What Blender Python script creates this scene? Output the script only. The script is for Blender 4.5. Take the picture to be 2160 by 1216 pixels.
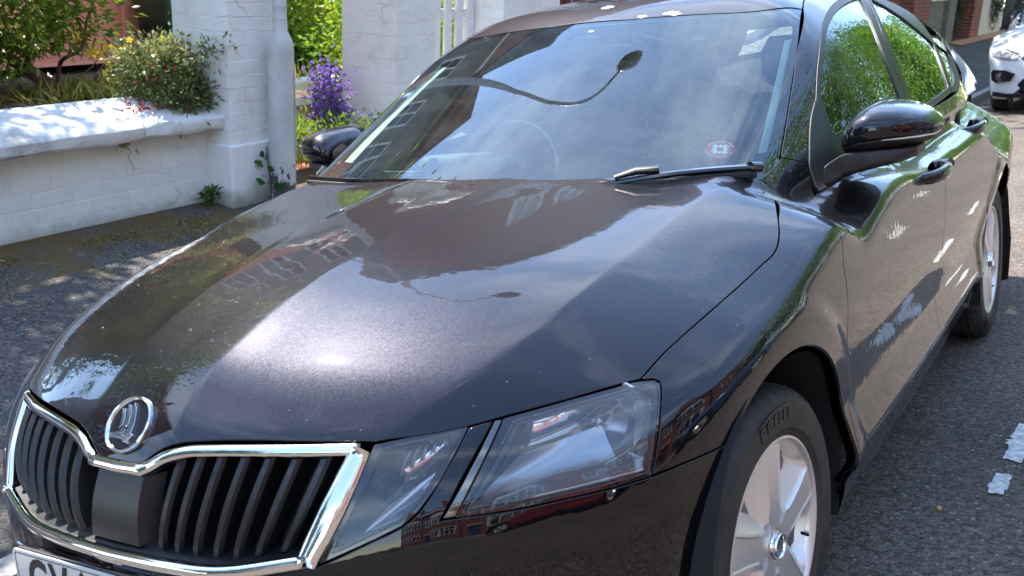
import bpy, bmesh, math, random
import numpy as np
from math import radians, sin, cos, pi
from mathutils import Vector, Matrix, geometry
random.seed(7); rng = np.random.default_rng(7)
SC = bpy.context.scene
for o in list(bpy.data.objects): bpy.data.objects.remove(o)

# ------------------------------------------------------------------ camera
CAM = np.array([1.50875, -1.89186, 1.30858]); PITCH, YAW, ROLL, FPX = 0.219965, -0.572456, -0.087523, 2260.23
_f = np.array([sin(YAW)*cos(PITCH), cos(YAW)*cos(PITCH), -sin(PITCH)])
_r = np.array([cos(YAW), -sin(YAW), 0.]); _u = np.cross(_r, _f)
RT, UP, FW = _r*cos(ROLL)+_u*sin(ROLL), -_r*sin(ROLL)+_u*cos(ROLL), _f
cam = bpy.data.cameras.new('camera'); camo = bpy.data.objects.new('camera', cam); SC.collection.objects.link(camo)
camo.matrix_world = Matrix(((RT[0], UP[0], -FW[0], CAM[0]), (RT[1], UP[1], -FW[1], CAM[1]), (RT[2], UP[2], -FW[2], CAM[2]), (0, 0, 0, 1)))
cam.sensor_width = 36; cam.lens = 36*FPX/2160; cam.clip_start = .05; cam.clip_end = 2000
SC.camera = camo
cam.dof.use_dof = True; cam.dof.focus_distance = 2.75; cam.dof.aperture_fstop = 9.0
# ------------------------------------------------------------------ world, sun, exposure
SUN = np.array([-.43, .22, .876]); SUN /= np.linalg.norm(SUN)
elev = math.asin(SUN[2]); azim = math.atan2(SUN[0], SUN[1])
w = bpy.data.worlds.new('World'); SC.world = w; w.use_nodes = True
nt = w.node_tree; nt.nodes.clear()
def N(t, **k):
    n = nt.nodes.new(t)
    for a, b in k.items(): setattr(n, a, b)
    return n
sky = N('ShaderNodeTexSky', sky_type='NISHITA', sun_disc=False, sun_elevation=elev, sun_rotation=azim, air_density=1.0, dust_density=.15, ozone_density=1.2)
tc = N('ShaderNodeTexCoord'); mp = N('ShaderNodeMapping'); mp.inputs['Scale'].default_value = (1, 1, 2.2)
no = N('ShaderNodeTexNoise'); no.inputs['Scale'].default_value = 2.0; no.inputs['Detail'].default_value = 7; no.inputs['Roughness'].default_value = .55; no.inputs['Distortion'].default_value = .35
cr = N('ShaderNodeValToRGB'); cr.color_ramp.elements[0].position = .50; cr.color_ramp.elements[1].position = .80
mx = N('ShaderNodeMix', data_type='RGBA'); mx.inputs['B'].default_value = (9.5, 9.9, 10.4, 1)
cm = N('ShaderNodeMath', operation='MULTIPLY'); cm.inputs[1].default_value = .55
bg = N('ShaderNodeBackground'); bg.inputs['Strength'].default_value = .15
ou = N('ShaderNodeOutputWorld')
L = nt.links.new
L(tc.outputs['Generated'], mp.inputs['Vector']); L(mp.outputs[0], no.inputs['Vector']); L(no.outputs['Fac'], cr.inputs[0]); L(cr.outputs['Color'], cm.inputs[0])
L(cm.outputs[0], mx.inputs['Factor']); L(sky.outputs[0], mx.inputs['A']); L(mx.outputs['Result'], bg.inputs['Color']); L(bg.outputs[0], ou.inputs['Surface'])
sl = bpy.data.lights.new('sun', 'SUN'); sl.energy = 3.2; sl.angle = radians(.6); sl.color = (1, .93, .82)
so = bpy.data.objects.new('sun', sl); SC.collection.objects.link(so); so.rotation_euler = Vector(SUN).to_track_quat('Z', 'Y').to_euler()
SC.view_settings.view_transform = 'Standard'; SC.view_settings.look = 'None'; SC.view_settings.exposure = 2.15; SC.view_settings.gamma = 1
SC.view_settings.use_curve_mapping = False
SC.cycles.max_bounces = 10; SC.cycles.transparent_max_bounces = 16; SC.cycles.glossy_bounces = 5; SC.cycles.sample_clamp_indirect = 8

# ------------------------------------------------------------------ object helpers
def link(o, parent=None):
    SC.collection.objects.link(o)
    if parent is not None: o.parent = parent
    return o
def thing(name, label, cat, loc=(0, 0, 0), rz=0, group=None):
    o = bpy.data.objects.new(name, None); o.empty_display_size = .1
    o.location = loc; o.rotation_euler = (0, 0, rz); link(o)
    return tag(o, label, cat, group)
def tag(o, label=None, cat=None, group=None, kind=None):
    if label: o['label'] = label
    if cat: o['category'] = cat
    if group: o['group'] = group
    if kind: o['kind'] = kind
    return o
def mobj(name, v, f, mat, parent=None, normals=None, smooth=False, mi=None):
    me = bpy.data.meshes.new(name)
    me.from_pydata([tuple(map(float, p)) for p in v], [], [tuple(int(i) for i in q) for q in f])
    for m in (mat if isinstance(mat, (list, tuple)) else [mat]): me.materials.append(m)
    if mi is not None: me.polygons.foreach_set('material_index', np.asarray(mi, dtype=np.int32))
    if smooth or normals is not None: me.polygons.foreach_set('use_smooth', np.ones(len(me.polygons), dtype=bool))
    me.update()
    if normals is not None: me.normals_split_custom_set_from_vertices([tuple(map(float, n)) for n in normals])
    return link(bpy.data.objects.new(name, me), parent)
class MB:
    """collects shapes, builds one mesh"""
    def __init__(s): s.v = []; s.f = []; s.m = []; s.cur = 0
    def add(s, v, f):
        o = len(s.v); s.v += [tuple(p) for p in v]; s.f += [tuple(i+o for i in q) for q in f]; s.m += [s.cur]*len(f); return s
    def box(s, a, b, M=None):
        x0, y0, z0 = a; x1, y1, z1 = b
        v = [(x0, y0, z0), (x1, y0, z0), (x1, y1, z0), (x0, y1, z0), (x0, y0, z1), (x1, y0, z1), (x1, y1, z1), (x0, y1, z1)]
        if M is not None: v = [tuple(M @ Vector(p)) for p in v]
        return s.add(v, [(3, 2, 1, 0), (4, 5, 6, 7), (0, 1, 5, 4), (1, 2, 6, 5), (2, 3, 7, 6), (3, 0, 4, 7)])
    def tube(s, pts, r, n=10, cap=True, flat=1.0):
        pts = [Vector(p) for p in pts]; rr = r if isinstance(r, (list, tuple)) else [r]*len(pts)
        v = []; up = Vector((0, 0, 1)); pu = None
        for i, p in enumerate(pts):
            t = (pts[min(i+1, len(pts)-1)]-pts[max(i-1, 0)]).normalized()
            if pu is None:
                a = t.orthogonal().normalized() if abs(t.z) > .95 else t.cross(up).normalized()
            else: a = (pu - t*pu.dot(t)).normalized()
            pu = a; b = t.cross(a)
            v += [tuple(p + (a*cos(2*pi*k/n) + b*sin(2*pi*k/n)*flat)*rr[i]) for k in range(n)]
        f = [(i*n+k, i*n+(k+1) % n, (i+1)*n+(k+1) % n, (i+1)*n+k) for i in range(len(pts)-1) for k in range(n)]
        if cap: f += [tuple(range(n-1, -1, -1)), tuple((len(pts)-1)*n+k for k in range(n))]
        return s.add(v, f)
    def lathe(s, prof, n=48, M=None, axis='z', closed=False):
        v = []; m = len(prof)
        for k in range(n):
            a = 2*pi*k/n
            for r, h in prof:
                p = (r*cos(a), r*sin(a), h) if axis == 'z' else (h, r*cos(a), r*sin(a))
                v.append(tuple(M @ Vector(p)) if M is not None else p)
        e = m if closed else m-1
        f = [(k*m+i, ((k+1) % n)*m+i, ((k+1) % n)*m+(i+1) % m, k*m+(i+1) % m) for k in range(n) for i in range(e)]
        return s.add(v, f)
    def build(s, name, mat, parent=None, smooth=False, bevel=0):
        o = mobj(name, s.v, s.f, mat, parent, smooth=smooth, mi=s.m if isinstance(mat, (list, tuple)) else None)
        if smooth:
            try: o.data.set_sharp_from_angle(angle=radians(38))
            except Exception: pass
        if bevel:
            md = o.modifiers.new('bevel', 'BEVEL'); md.width = bevel; md.segments = 2; md.limit_method = 'ANGLE'; md.angle_limit = radians(35)
        return o
def ext_poly(mb, pts, d, M=None):
    """extrude 2D polygon (x,y) from z=0 to z=d"""
    n = len(pts); v = [(x, y, 0) for x, y in pts]+[(x, y, d) for x, y in pts]
    if M is not None: v = [tuple(M @ Vector(p)) for p in v]
    tris = geometry.tessellate_polygon([[Vector((x, y, 0)) for x, y in pts]])
    f = [tuple(t) for t in tris]+[tuple(i+n for i in t) for t in tris]+[(i, (i+1) % n, (i+1) % n+n, i+n) for i in range(n)]
    mb.add(v, f)
def text_obj(name, s, size, M, mat, parent=None, ext=.0005, sx=1.0, align='CENTER', bold=0):
    c = bpy.data.curves.new(name, 'FONT'); c.body = s; c.size = size; c.extrude = ext; c.align_x = align; c.align_y = 'CENTER'; c.offset = bold; c.resolution_u = 4
    t = bpy.data.objects.new(name, c); SC.collection.objects.link(t)
    dg = bpy.context.evaluated_depsgraph_get(); me = bpy.data.meshes.new_from_object(t.evaluated_get(dg))
    bpy.data.objects.remove(t)
    me.transform(M @ Matrix.Diagonal((sx, 1, 1, 1))); me.materials.clear(); me.materials.append(mat)
    return link(bpy.data.objects.new(name, me), parent)

# ------------------------------------------------------------------ materials
def mat(name, col=(.5, .5, .5), rough=.5, metal=0, coat=0, coat_rough=.03, spec=.5, noise=None, bump=None, alpha=None, emit=None, trans=0, ior=1.5, sheen=0):
    """noise=(scale, amount, detail[, coords]) varies colour; bump=(scale, strength, distance)"""
    m = bpy.data.materials.new(name); m.use_nodes = True; t = m.node_tree; p = t.nodes['Principled BSDF']
    p.inputs['Base Color'].default_value = (*col, 1); p.inputs['Roughness'].default_value = rough; p.inputs['Metallic'].default_value = metal
    p.inputs['Coat Weight'].default_value = coat; p.inputs['Coat Roughness'].default_value = coat_rough
    p.inputs['Specular IOR Level'].default_value = spec; p.inputs['IOR'].default_value = ior
    p.inputs['Transmission Weight'].default_value = trans
    tcn = t.nodes.new('ShaderNodeTexCoord')
    if noise:
        n = t.nodes.new('ShaderNodeTexNoise'); n.inputs['Scale'].default_value = noise[0]; n.inputs['Detail'].default_value = noise[2] if len(noise) > 2 else 5
        t.links.new(tcn.outputs['Object'], n.inputs['Vector'])
        r = t.nodes.new('ShaderNodeValToRGB'); a = noise[1]
        r.color_ramp.elements[0].position = .3; r.color_ramp.elements[1].position = .7
        c2 = noise[3] if len(noise) > 3 else tuple(min(1, c*(1+a)) for c in col)
        r.color_ramp.elements[0].color = (*[c*(1-a) for c in col], 1); r.color_ramp.elements[1].color = (*c2, 1)
        t.links.new(n.outputs['Fac'], r.inputs[0]); t.links.new(r.outputs[0], p.inputs['Base Color'])
    if bump:
        n = t.nodes.new('ShaderNodeTexNoise'); n.inputs['Scale'].default_value = bump[0]; n.inputs['Detail'].default_value = 6
        t.links.new(tcn.outputs['Object'], n.inputs['Vector'])
        b = t.nodes.new('ShaderNodeBump'); b.inputs['Strength'].default_value = bump[1]; b.inputs['Distance'].default_value = bump[2]
        t.links.new(n.outputs['Fac'], b.inputs['Height']); t.links.new(b.outputs[0], p.inputs['Normal'])
    return m
def glassmat(name, tint=(.75, .85, .8), refl=1.0, ior=1.52, rough=0.0, film=0.0, filmcol=(.6, .7, .75), dirt=0.0):
    """a thin pane: tinted see-through plus a fresnel mirror and a dusty film"""
    m = bpy.data.materials.new(name); m.use_nodes = True; t = m.node_tree; t.nodes.clear()
    o = t.nodes.new('ShaderNodeOutputMaterial'); tr = t.nodes.new('ShaderNodeBsdfTransparent'); tr.inputs[0].default_value = (*tint, 1)
    g = t.nodes.new('ShaderNodeBsdfGlossy'); g.inputs['Roughness'].default_value = rough; g.inputs['Color'].default_value = (.84, .95, 1, 1)
    fr = t.nodes.new('ShaderNodeFresnel'); fr.inputs['IOR'].default_value = ior
    ml = t.nodes.new('ShaderNodeMath'); ml.operation = 'MULTIPLY'; ml.inputs[1].default_value = refl; ml.use_clamp = True
    mxs = t.nodes.new('ShaderNodeMixShader')
    t.links.new(fr.outputs[0], ml.inputs[0]); t.links.new(ml.outputs[0], mxs.inputs[0]); t.links.new(g.outputs[0], mxs.inputs[2])
    src = tr.outputs[0]
    if film > 0:
        d = t.nodes.new('ShaderNodeBsdfDiffuse'); d.inputs[0].default_value = (*filmcol, 1)
        m2 = t.nodes.new('ShaderNodeMixShader'); m2.inputs[0].default_value = film
        if dirt > 0:
            tcn = t.nodes.new('ShaderNodeTexCoord'); n = t.nodes.new('ShaderNodeTexNoise'); n.inputs['Scale'].default_value = 9; n.inputs['Detail'].default_value = 10; n.inputs['Roughness'].default_value = .75
            t.links.new(tcn.outputs['Object'], n.inputs[0])
            n2 = t.nodes.new('ShaderNodeTexNoise'); n2.inputs['Scale'].default_value = 260; n2.inputs['Detail'].default_value = 2
            t.links.new(tcn.outputs['Object'], n2.inputs[0])
            r2 = t.nodes.new('ShaderNodeMapRange'); r2.inputs['From Min'].default_value = .68; r2.inputs['From Max'].default_value = .78; r2.inputs['To Max'].default_value = .25
            t.links.new(n2.outputs['Fac'], r2.inputs[0])
            r1 = t.nodes.new('ShaderNodeMapRange'); r1.inputs['From Min'].default_value = .35; r1.inputs['From Max'].default_value = .75; r1.inputs['To Min'].default_value = film*.5; r1.inputs['To Max'].default_value = film+dirt
            t.links.new(n.outputs['Fac'], r1.inputs[0])
            ad = t.nodes.new('ShaderNodeMath'); ad.operation = 'ADD'; t.links.new(r1.outputs[0], ad.inputs[0]); t.links.new(r2.outputs[0], ad.inputs[1])
            t.links.new(ad.outputs[0], m2.inputs[0])
        t.links.new(tr.outputs[0], m2.inputs[1]); t.links.new(d.outputs[0], m2.inputs[2]); src = m2.outputs[0]
    t.links.new(src, mxs.inputs[1]); t.links.new(mxs.outputs[0], o.inputs[0])
    return m
def paintmat(name, col, dust=.10, flake=.5, metal=.75, rough=.36, dustcol=(.22, .215, .27)):
    """metallic base with flakes, clear coat, a film of road dust that settles on upward faces and low down, with specks"""
    m = bpy.data.materials.new(name); m.use_nodes = True; t = m.node_tree; p = t.nodes['Principled BSDF']; K = t.links.new
    p.inputs['Metallic'].default_value = metal; p.inputs['Roughness'].default_value = rough; p.inputs['Coat Weight'].default_value = 1; p.inputs['Coat Roughness'].default_value = .022; p.inputs['Coat IOR'].default_value = 1.5
    tcn = t.nodes.new('ShaderNodeTexCoord')
    vo = t.nodes.new('ShaderNodeTexVoronoi'); vo.inputs['Scale'].default_value = 420
    K(tcn.outputs['Object'], vo.inputs['Vector'])
    sub = t.nodes.new('ShaderNodeVectorMath'); sub.operation = 'SUBTRACT'; sub.inputs[1].default_value = (.5, .5, .5); K(vo.outputs['Color'], sub.inputs[0])
    sc = t.nodes.new('ShaderNodeVectorMath'); sc.operation = 'SCALE'; sc.inputs['Scale'].default_value = flake*.5; K(sub.outputs[0], sc.inputs[0])
    ge = t.nodes.new('ShaderNodeNewGeometry'); ad = t.nodes.new('ShaderNodeVectorMath'); ad.operation = 'ADD'; K(ge.outputs['Normal'], ad.inputs[0]); K(sc.outputs[0], ad.inputs[1])
    nm = t.nodes.new('ShaderNodeVectorMath'); nm.operation = 'NORMALIZE'; K(ad.outputs[0], nm.inputs[0]); K(nm.outputs[0], p.inputs['Normal'])
    # coat keeps the true normal, slightly wavy (orange peel)
    on = t.nodes.new('ShaderNodeTexNoise'); on.inputs['Scale'].default_value = 45; on.inputs['Detail'].default_value = 1; K(tcn.outputs['Object'], on.inputs[0])
    bo = t.nodes.new('ShaderNodeBump'); bo.inputs['Strength'].default_value = .035; bo.inputs['Distance'].default_value = .004; K(on.outputs['Fac'], bo.inputs['Height']); K(bo.outputs[0], p.inputs['Coat Normal'])
    p.inputs['Base Color'].default_value = (*col, 1)
    # dust film
    d = t.nodes.new('ShaderNodeBsdfDiffuse'); d.inputs[0].default_value = (*dustcol, 1)
    n = t.nodes.new('ShaderNodeTexNoise'); n.inputs['Scale'].default_value = 5; n.inputs['Detail'].default_value = 9; n.inputs['Roughness'].default_value = .7; K(tcn.outputs['Object'], n.inputs[0])
    r1 = t.nodes.new('ShaderNodeMapRange'); r1.inputs['From Min'].default_value = .35; r1.inputs['From Max'].default_value = .7; r1.inputs['To Min'].default_value = dust*.4; r1.inputs['To Max'].default_value = dust*1.25; K(n.outputs['Fac'], r1.inputs[0])
    sx = t.nodes.new('ShaderNodeSeparateXYZ'); K(ge.outputs['Normal'], sx.inputs[0])
    up = t.nodes.new('ShaderNodeMapRange'); up.inputs['From Min'].default_value = 0; up.inputs['From Max'].default_value = .8; up.inputs['To Min'].default_value = .35; up.inputs['To Max'].default_value = 1; K(sx.outputs['Z'], up.inputs[0])
    m1 = t.nodes.new('ShaderNodeMath'); m1.operation = 'MULTIPLY'; K(r1.outputs[0], m1.inputs[0]); K(up.outputs[0], m1.inputs[1])
    vs = t.nodes.new('ShaderNodeTexVoronoi'); vs.inputs['Scale'].default_value = 62; K(tcn.outputs['Object'], vs.inputs['Vector'])
    r2 = t.nodes.new('ShaderNodeMapRange'); r2.inputs['From Min'].default_value = .13; r2.inputs['From Max'].default_value = .06; r2.inputs['To Max'].default_value = .35; K(vs.outputs['Distance'], r2.inputs[0])
    n3 = t.nodes.new('ShaderNodeTexNoise'); n3.inputs['Scale'].default_value = 21; K(tcn.outputs['Object'], n3.inputs[0])
    r3 = t.nodes.new('ShaderNodeMapRange'); r3.inputs['From Min'].default_value = .55; r3.inputs['From Max'].default_value = .7; K(n3.outputs['Fac'], r3.inputs[0])
    m3 = t.nodes.new('ShaderNodeMath'); m3.operation = 'MULTIPLY'; K(r2.outputs[0], m3.inputs[0]); K(r3.outputs[0], m3.inputs[1])
    m4 = t.nodes.new('ShaderNodeMath'); m4.operation = 'ADD'; m4.use_clamp = True; K(m1.outputs[0], m4.inputs[0]); K(m3.outputs[0], m4.inputs[1])
    mxs = t.nodes.new('ShaderNodeMixShader'); o = t.nodes['Material Output']
    K(m4.outputs[0], mxs.inputs[0]); K(p.outputs[0], mxs.inputs[1]); K(d.outputs[0], mxs.inputs[2]); K(mxs.outputs[0], o.inputs[0])
    return m
M = {}
M['paint'] = paintmat('black_pearl_paint', (.0030, .0026, .0052), dust=.017, flake=.13, metal=1.0, rough=.38)
M['black'] = mat('black_plastic', (.008, .008, .009), .38, noise=(40, .3), bump=(400, .12, .001))
M['gloss_black'] = mat('gloss_black', (.006, .006, .007), .06, coat=1)
M['trim'] = mat('grained_black_trim', (.012, .012, .013), .42, bump=(600, .2, .001))
M['rubber'] = mat('rubber_seal', (.010, .010, .011), .6)
M['chrome'] = mat('chrome', (.78, .78, .77), .05, 1, bump=(60, .01, .001))
M['glass'] = glassmat('windscreen_glass', (.72, .88, .82), 1.55, 1.52, film=.008, filmcol=(.75, .85, .85), dirt=.03)
M['sideglass'] = glassmat('side_glass', (.16, .22, .19), 1.5, 1.52, film=.01)
M['lens'] = glassmat('lamp_lens', (.93, .95, .96), 1.25, 1.5, film=.03, filmcol=(.8, .85, .9), dirt=.03)
M['tyre'] = mat('tyre_rubber', (.020, .019, .018), .62, noise=(14, .3, 6, (.038, .034, .030)), bump=(90, .1, .001))
M['tyretext'] = mat('tyre_letter', (.007, .007, .007), .4)
M['alloy'] = mat('silver_alloy', (.70, .70, .71), .34, .65, coat=.3, noise=(9, .10, 6, (.74, .69, .62)))
M['dark'] = mat('dark_void', (.004, .004, .004), .9)
M['liner'] = mat('arch_liner', (.010, .010, .010), .9, bump=(60, .4, .004))
M['reflector'] = mat('lamp_reflector', (.82, .84, .86), .07, 1)
M['lampgrey'] = mat('lamp_housing', (.42, .44, .46), .25, .7)
M['plate'] = mat('number_plate', (.62, .61, .58), .25, coat=.5, noise=(30, .06))
M['letters'] = mat('plate_letters', (.015, .015, .015), .4)
M['orange'] = mat('indicator_clear', (.75, .75, .73), .1, coat=1)
M['fabric'] = mat('seat_fabric', (.035, .036, .040), .85, bump=(300, .3, .002))
M['dash'] = mat('dash_plastic', (.055, .060, .062), .62, bump=(200, .2, .001))
M['headliner'] = mat('pale_headliner', (.42, .41, .38), .9); M['paletrim'] = mat('pale_trim', (.72, .76, .72), .7)
M['sticker_red'] = mat('sticker_red', (.55, .02, .06), .4)
M['sticker_white'] = mat('sticker_white', (.85, .9, .88), .4)
M['white'] = mat('white_plain', (.75, .75, .74), .5)
M['disc'] = mat('brake_disc', (.14, .13, .12), .4, .8)
# ------------------------------------------------------------------ smooth body shape of the car (implicit surfaces in metres; front axle at y=0, nose towards -y, left flank +x)
class Sp:
    """C1 cubic through points (finite-difference tangents)"""
    def __init__(s, *p):
        p = sorted(p); s.x = np.array([a for a, b in p], float); s.y = np.array([b for a, b in p], float)
        h = np.diff(s.x); d = np.diff(s.y)/h; m = np.empty_like(s.y); m[0] = d[0]; m[-1] = d[-1]
        m[1:-1] = (d[:-1]*h[1:]+d[1:]*h[:-1])/(h[:-1]+h[1:]); s.m = m
    def __call__(s, q):
        q = np.asarray(q, float); i = np.clip(np.searchsorted(s.x, q)-1, 0, len(s.x)-2); h = s.x[i+1]-s.x[i]; t = (q-s.x[i])/h; tc_ = np.clip(t, 0, 1)
        a = s.y[i]; b = s.y[i+1]; ma = s.m[i]*h; mb_ = s.m[i+1]*h
        r = (2*tc_**3-3*tc_**2+1)*a+(tc_**3-2*tc_**2+tc_)*ma+(-2*tc_**3+3*tc_**2)*b+(tc_**3-tc_**2)*mb_
        return r+np.where(t > 1, (t-1)*mb_, 0)+np.where(t < 0, t*ma, 0)
def smax(a, b, k):
    h = np.maximum(k-np.abs(a-b), 0)/k
    return np.maximum(a, b)+h**3*k/6
def spl(u, k): # soft plus
    return k*np.logaddexp(0, u/k)
def sstep(u):
    u = np.clip(u, 0, 1); return u*u*u*(u*(6*u-15)+10)
zc = Sp((-.93, .50), (-.87, .60), (-.845, .655), (-.82, .70), (-.79, .738), (-.74, .777), (-.68, .815), (-.6, .85), (-.5, .884), (-.35, .921), (-.2, .947), (0, .972), (.2, .992), (.4, 1.008), (.8, 1.03), (2, 1.05), (3, 1.065), (3.7, 1.06), (3.95, 1.04))
x2 = Sp((-.75, .40), (-.63, .48), (-.45, .56), (-.14, .60), (.3, .635), (.5, .68))
def T(x, y):
    ax = np.abs(x); sw = .5*(1-sstep((y-.3)/.5))
    z = zc(y-sw*ax*ax)-.040*ax*ax
    z = z+.014*ax*(1-sstep((y-.3)/.3))-.26*ax*ax*sstep((y-2.0)/1.0)
    z = z+.055*ax*ax*sstep((y+.1)/.5)*(1-sstep((y-.8)/.6))
    z = z+.005-.19*spl(ax-.115-.03*(y+.5), .0025)+.13*spl(ax-.165-.03*(y+.5), .014)*(1-sstep((y-.3)/.3))
    fade = sstep((y+.74)/.14)*(1-sstep((y-.5)/.4))
    return z-.22*fade*spl(ax-x2(y), .003)
W = Sp((-.9, .80), (-.6, .852), (-.45, .868), (-.2, .886), (0, .893), (.4, .902), (1.3, .908), (2.2, .907), (2.7, .900), (3.1, .878), (3.5, .83), (3.8, .80), (4, .75))
zk = Sp((-.6, .79), (-.4, .81), (-.2, .85), (0, .878), (.25, .892), (.8, .895), (1.25, .902), (2.2, .916), (3, .90), (3.8, .88))
plow = Sp((.10, -.075), (.20, -.045), (.285, -.022), (.30, -.020), (.33, .002), (.42, -.004), (.465, -.013), (.50, -.014), (.60, -.006), (.72, 0), (.80, -.001))
tuck = Sp((0, 0), (.8, .0), (1.4, .012), (2.2, .034), (2.7, .040), (3.8, .045))
def S(y, z):
    u = z-zk(y); lo = plow(np.minimum(z, .80))
    fr = sstep((y+.1)/.5); lo = lo*fr+(1-fr)*(-.03*sstep((.5-z)/.4))
    up = -.52*spl(u, .004)-.3*np.maximum(u-.02, 0)**2-.95*np.clip(u+.06, 0, .06)**2-.114*np.maximum(u, 0)
    lo = lo-tuck(y)*sstep((.74-z)/.42)
    xx = W(y)+lo+up
    for yc, zc_, R in ((0.0, .334, .374), (2.686, .330, .368)):
        r = np.hypot(y-yc, z-zc_)
        xx = xx+.010*(1-sstep((r-R-.045)/.07))
    return xx
plan = Sp((0, -.868), (.1, -.866), (.2, -.856), (.3, -.834), (.4, -.795), (.46, -.762), (.55, -.703), (.62, -.645), (.70, -.565), (.78, -.47), (.83, -.38), (.87, -.25), (.92, .05), (1.0, .8))
fz = Sp((.15, .035), (.25, .012), (.35, .0), (.5, -.002), (.56, .003), (.62, .018), (.68, .042), (.72, .060), (.76, .085), (.82, .14), (.9, .24), (1.0, .5))
def NF(x, z):
    ax = np.abs(x); y = plan(ax)+fz(z); e = 1e-3
    g = np.sqrt(1+((plan(ax+e)-plan(ax-e))/(2*e))**2+((fz(z+e)-fz(z-e))/(2*e))**2)
    return y, g
def FB(p):
    x, y, z = p[..., 0], p[..., 1], p[..., 2]; ax = np.abs(x)
    ny, g = NF(x, z)
    a = z-T(x, y); b = ax-S(y, z); c = (ny-y)/g
    r = (y-(3.80-.30*ax**2-.5*np.maximum(ax-.6, 0)**2-.3*np.maximum(.55-z, 0)**2-.35*np.maximum(z-.85, 0)))/1.1
    m = smax(a, b, .055); m = smax(m, c, .05); m = smax(m, r, .16)
    return smax(m, .17-z, .05)
rc = Sp((.9, 1.33), (1.02, 1.385), (1.1, 1.408), (1.25, 1.432), (1.45, 1.449), (1.7, 1.456), (2.0, 1.448), (2.4, 1.412), (2.8, 1.350), (3.1, 1.283), (3.4, 1.195), (3.7, 1.085), (4, .95))
xb = Sp((.3, .852), (.6, .855), (1.0, .852), (1.6, .846), (2.0, .832), (2.4, .805), (2.8, .762), (3.2, .715), (3.6, .66))
wsb = Sp((.90, .27), (.975, .30), (1.02, .352), (1.08, .39), (1.19, .445), (1.342, .52), (1.45, .55))
def ws(x, z):   # windscreen: y as a function of x, z
    return .262+1.78*(z-.975)+.28*(z-.975)**2+wsb(z)*x*x
def FC(p):
    x, y, z = p[..., 0], p[..., 1], p[..., 2]; ax = np.abs(x)
    a = z-(rc(y)-.10*ax**2-.06*(ax/.6)**6); u = z-.99
    b = (ax-(xb(y)-.36*np.maximum(u, -.02)-.55*np.maximum(u, 0)**2+.9*np.minimum(u+.02, 0)))*.88
    c = (ws(x, z)-y)*.46
    m = smax(a, c, .035)
    return smax(m, b, .075)
def grad(F, p, e=2e-4):
    g = np.empty_like(p)
    for i in range(3):
        d = np.zeros(3); d[i] = e; g[..., i] = F(p+d)-F(p-d)
    return g/np.maximum(np.linalg.norm(g, axis=-1, keepdims=True), 1e-9)
def march(F, o, d, tmax=5., n=260):
    """first hit of rays o+t d with F=0"""
    o = np.atleast_2d(o).astype(float); d = np.atleast_2d(d).astype(float); d = d/np.linalg.norm(d, axis=1, keepdims=True)
    o, d = np.broadcast_arrays(o, d); ts = np.linspace(0, tmax, n); lo = np.zeros(len(o)); hi = np.full(len(o), np.nan); prev = F(o)
    done = np.zeros(len(o), bool)
    for i in range(1, n):
        cur = F(o+d*ts[i]); h = (~done) & (cur <= 0) & (prev > 0); hi[h] = ts[i]; lo[h] = ts[i-1]; done |= h; prev = cur
        if done.all(): break
    ok = done.copy(); hi = np.where(ok, hi, 0.); 
    for _ in range(26):
        mid = (lo+hi)/2; v = F(o+d*mid[:, None]); lo = np.where(v > 0, mid, lo); hi = np.where(v > 0, hi, mid)
    return o+d*((lo+hi)/2)[:, None], ok
def px(F, pts):
    """points of the surface F that the photograph shows at these pixels (2160 x 1216)"""
    q = np.array(pts, float); d = FW[None]+RT[None]*((q[:, 0]-1080)/FPX)[:, None]-UP[None]*((q[:, 1]-608)/FPX)[:, None]
    p, ok = march(F, CAM[None]+d*.6, d, 7., 700)
    if not ok.all(): print('MISS', [tuple(pts[i]) for i in np.where(~ok)[0]])
    return p[ok]
def crv(pts, h=.03, closed=False):
    """Catmull-Rom through the points (n-D), resampled every h"""
    P = np.array(pts, float)
    if len(P) < 3:
        n = max(1, int(np.ceil(np.linalg.norm(P[-1]-P[0])/h))); return [P[0]+(P[-1]-P[0])*k/n for k in range(n+1)]
    out = []; n = len(P); rngi = range(n if closed else n-1)
    for i in rngi:
        p1, p2 = P[i % n], P[(i+1) % n]; p0 = P[(i-1) % n] if (closed or i > 0) else 2*p1-p2; p3 = P[(i+2) % n] if (closed or i < n-2) else 2*p2-p1
        d1 = max(np.linalg.norm(p1-p0)**.5, 1e-6); d2 = max(np.linalg.norm(p2-p1)**.5, 1e-6); d3 = max(np.linalg.norm(p3-p2)**.5, 1e-6)
        m1 = (p1-p0)/d1-(p2-p0)/(d1+d2)+(p2-p1)/d2; m2 = (p2-p1)/d2-(p3-p1)/(d2+d3)+(p3-p2)/d3; m1 = m1*d2; m2 = m2*d2
        k = max(1, int(np.ceil(np.linalg.norm(p2-p1)/h)))
        for j in range(k):
            t = j/k; out.append((2*t**3-3*t**2+1)*p1+(t**3-2*t**2+t)*m1+(-2*t**3+3*t**2)*p2+(t**3-t**2)*m2)
    if not closed: out.append(P[-1])
    return out
class Frame:
    """parallel projection: plane coordinates (a, b), looking along d (inwards)"""
    def __init__(s, d, e1, o=(0, 1, .5), back=3.0):
        s.d = np.array(d, float); s.d /= np.linalg.norm(s.d); e1 = np.array(e1, float); e1 -= s.d*(e1@s.d); s.e1 = e1/np.linalg.norm(e1); s.e2 = np.cross(s.d, s.e1); s.o = np.array(o, float); s.back = back
    def to2(s, p): q = np.atleast_2d(p)-s.o; return np.stack([q@s.e1, q@s.e2], 1)
    def hit(s, ab, F):
        ab = np.atleast_2d(ab); o = s.o+ab[:, :1]*s.e1+ab[:, 1:]*s.e2-s.d*s.back
        return march(F, o, s.d[None], s.back+2, 300)
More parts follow.
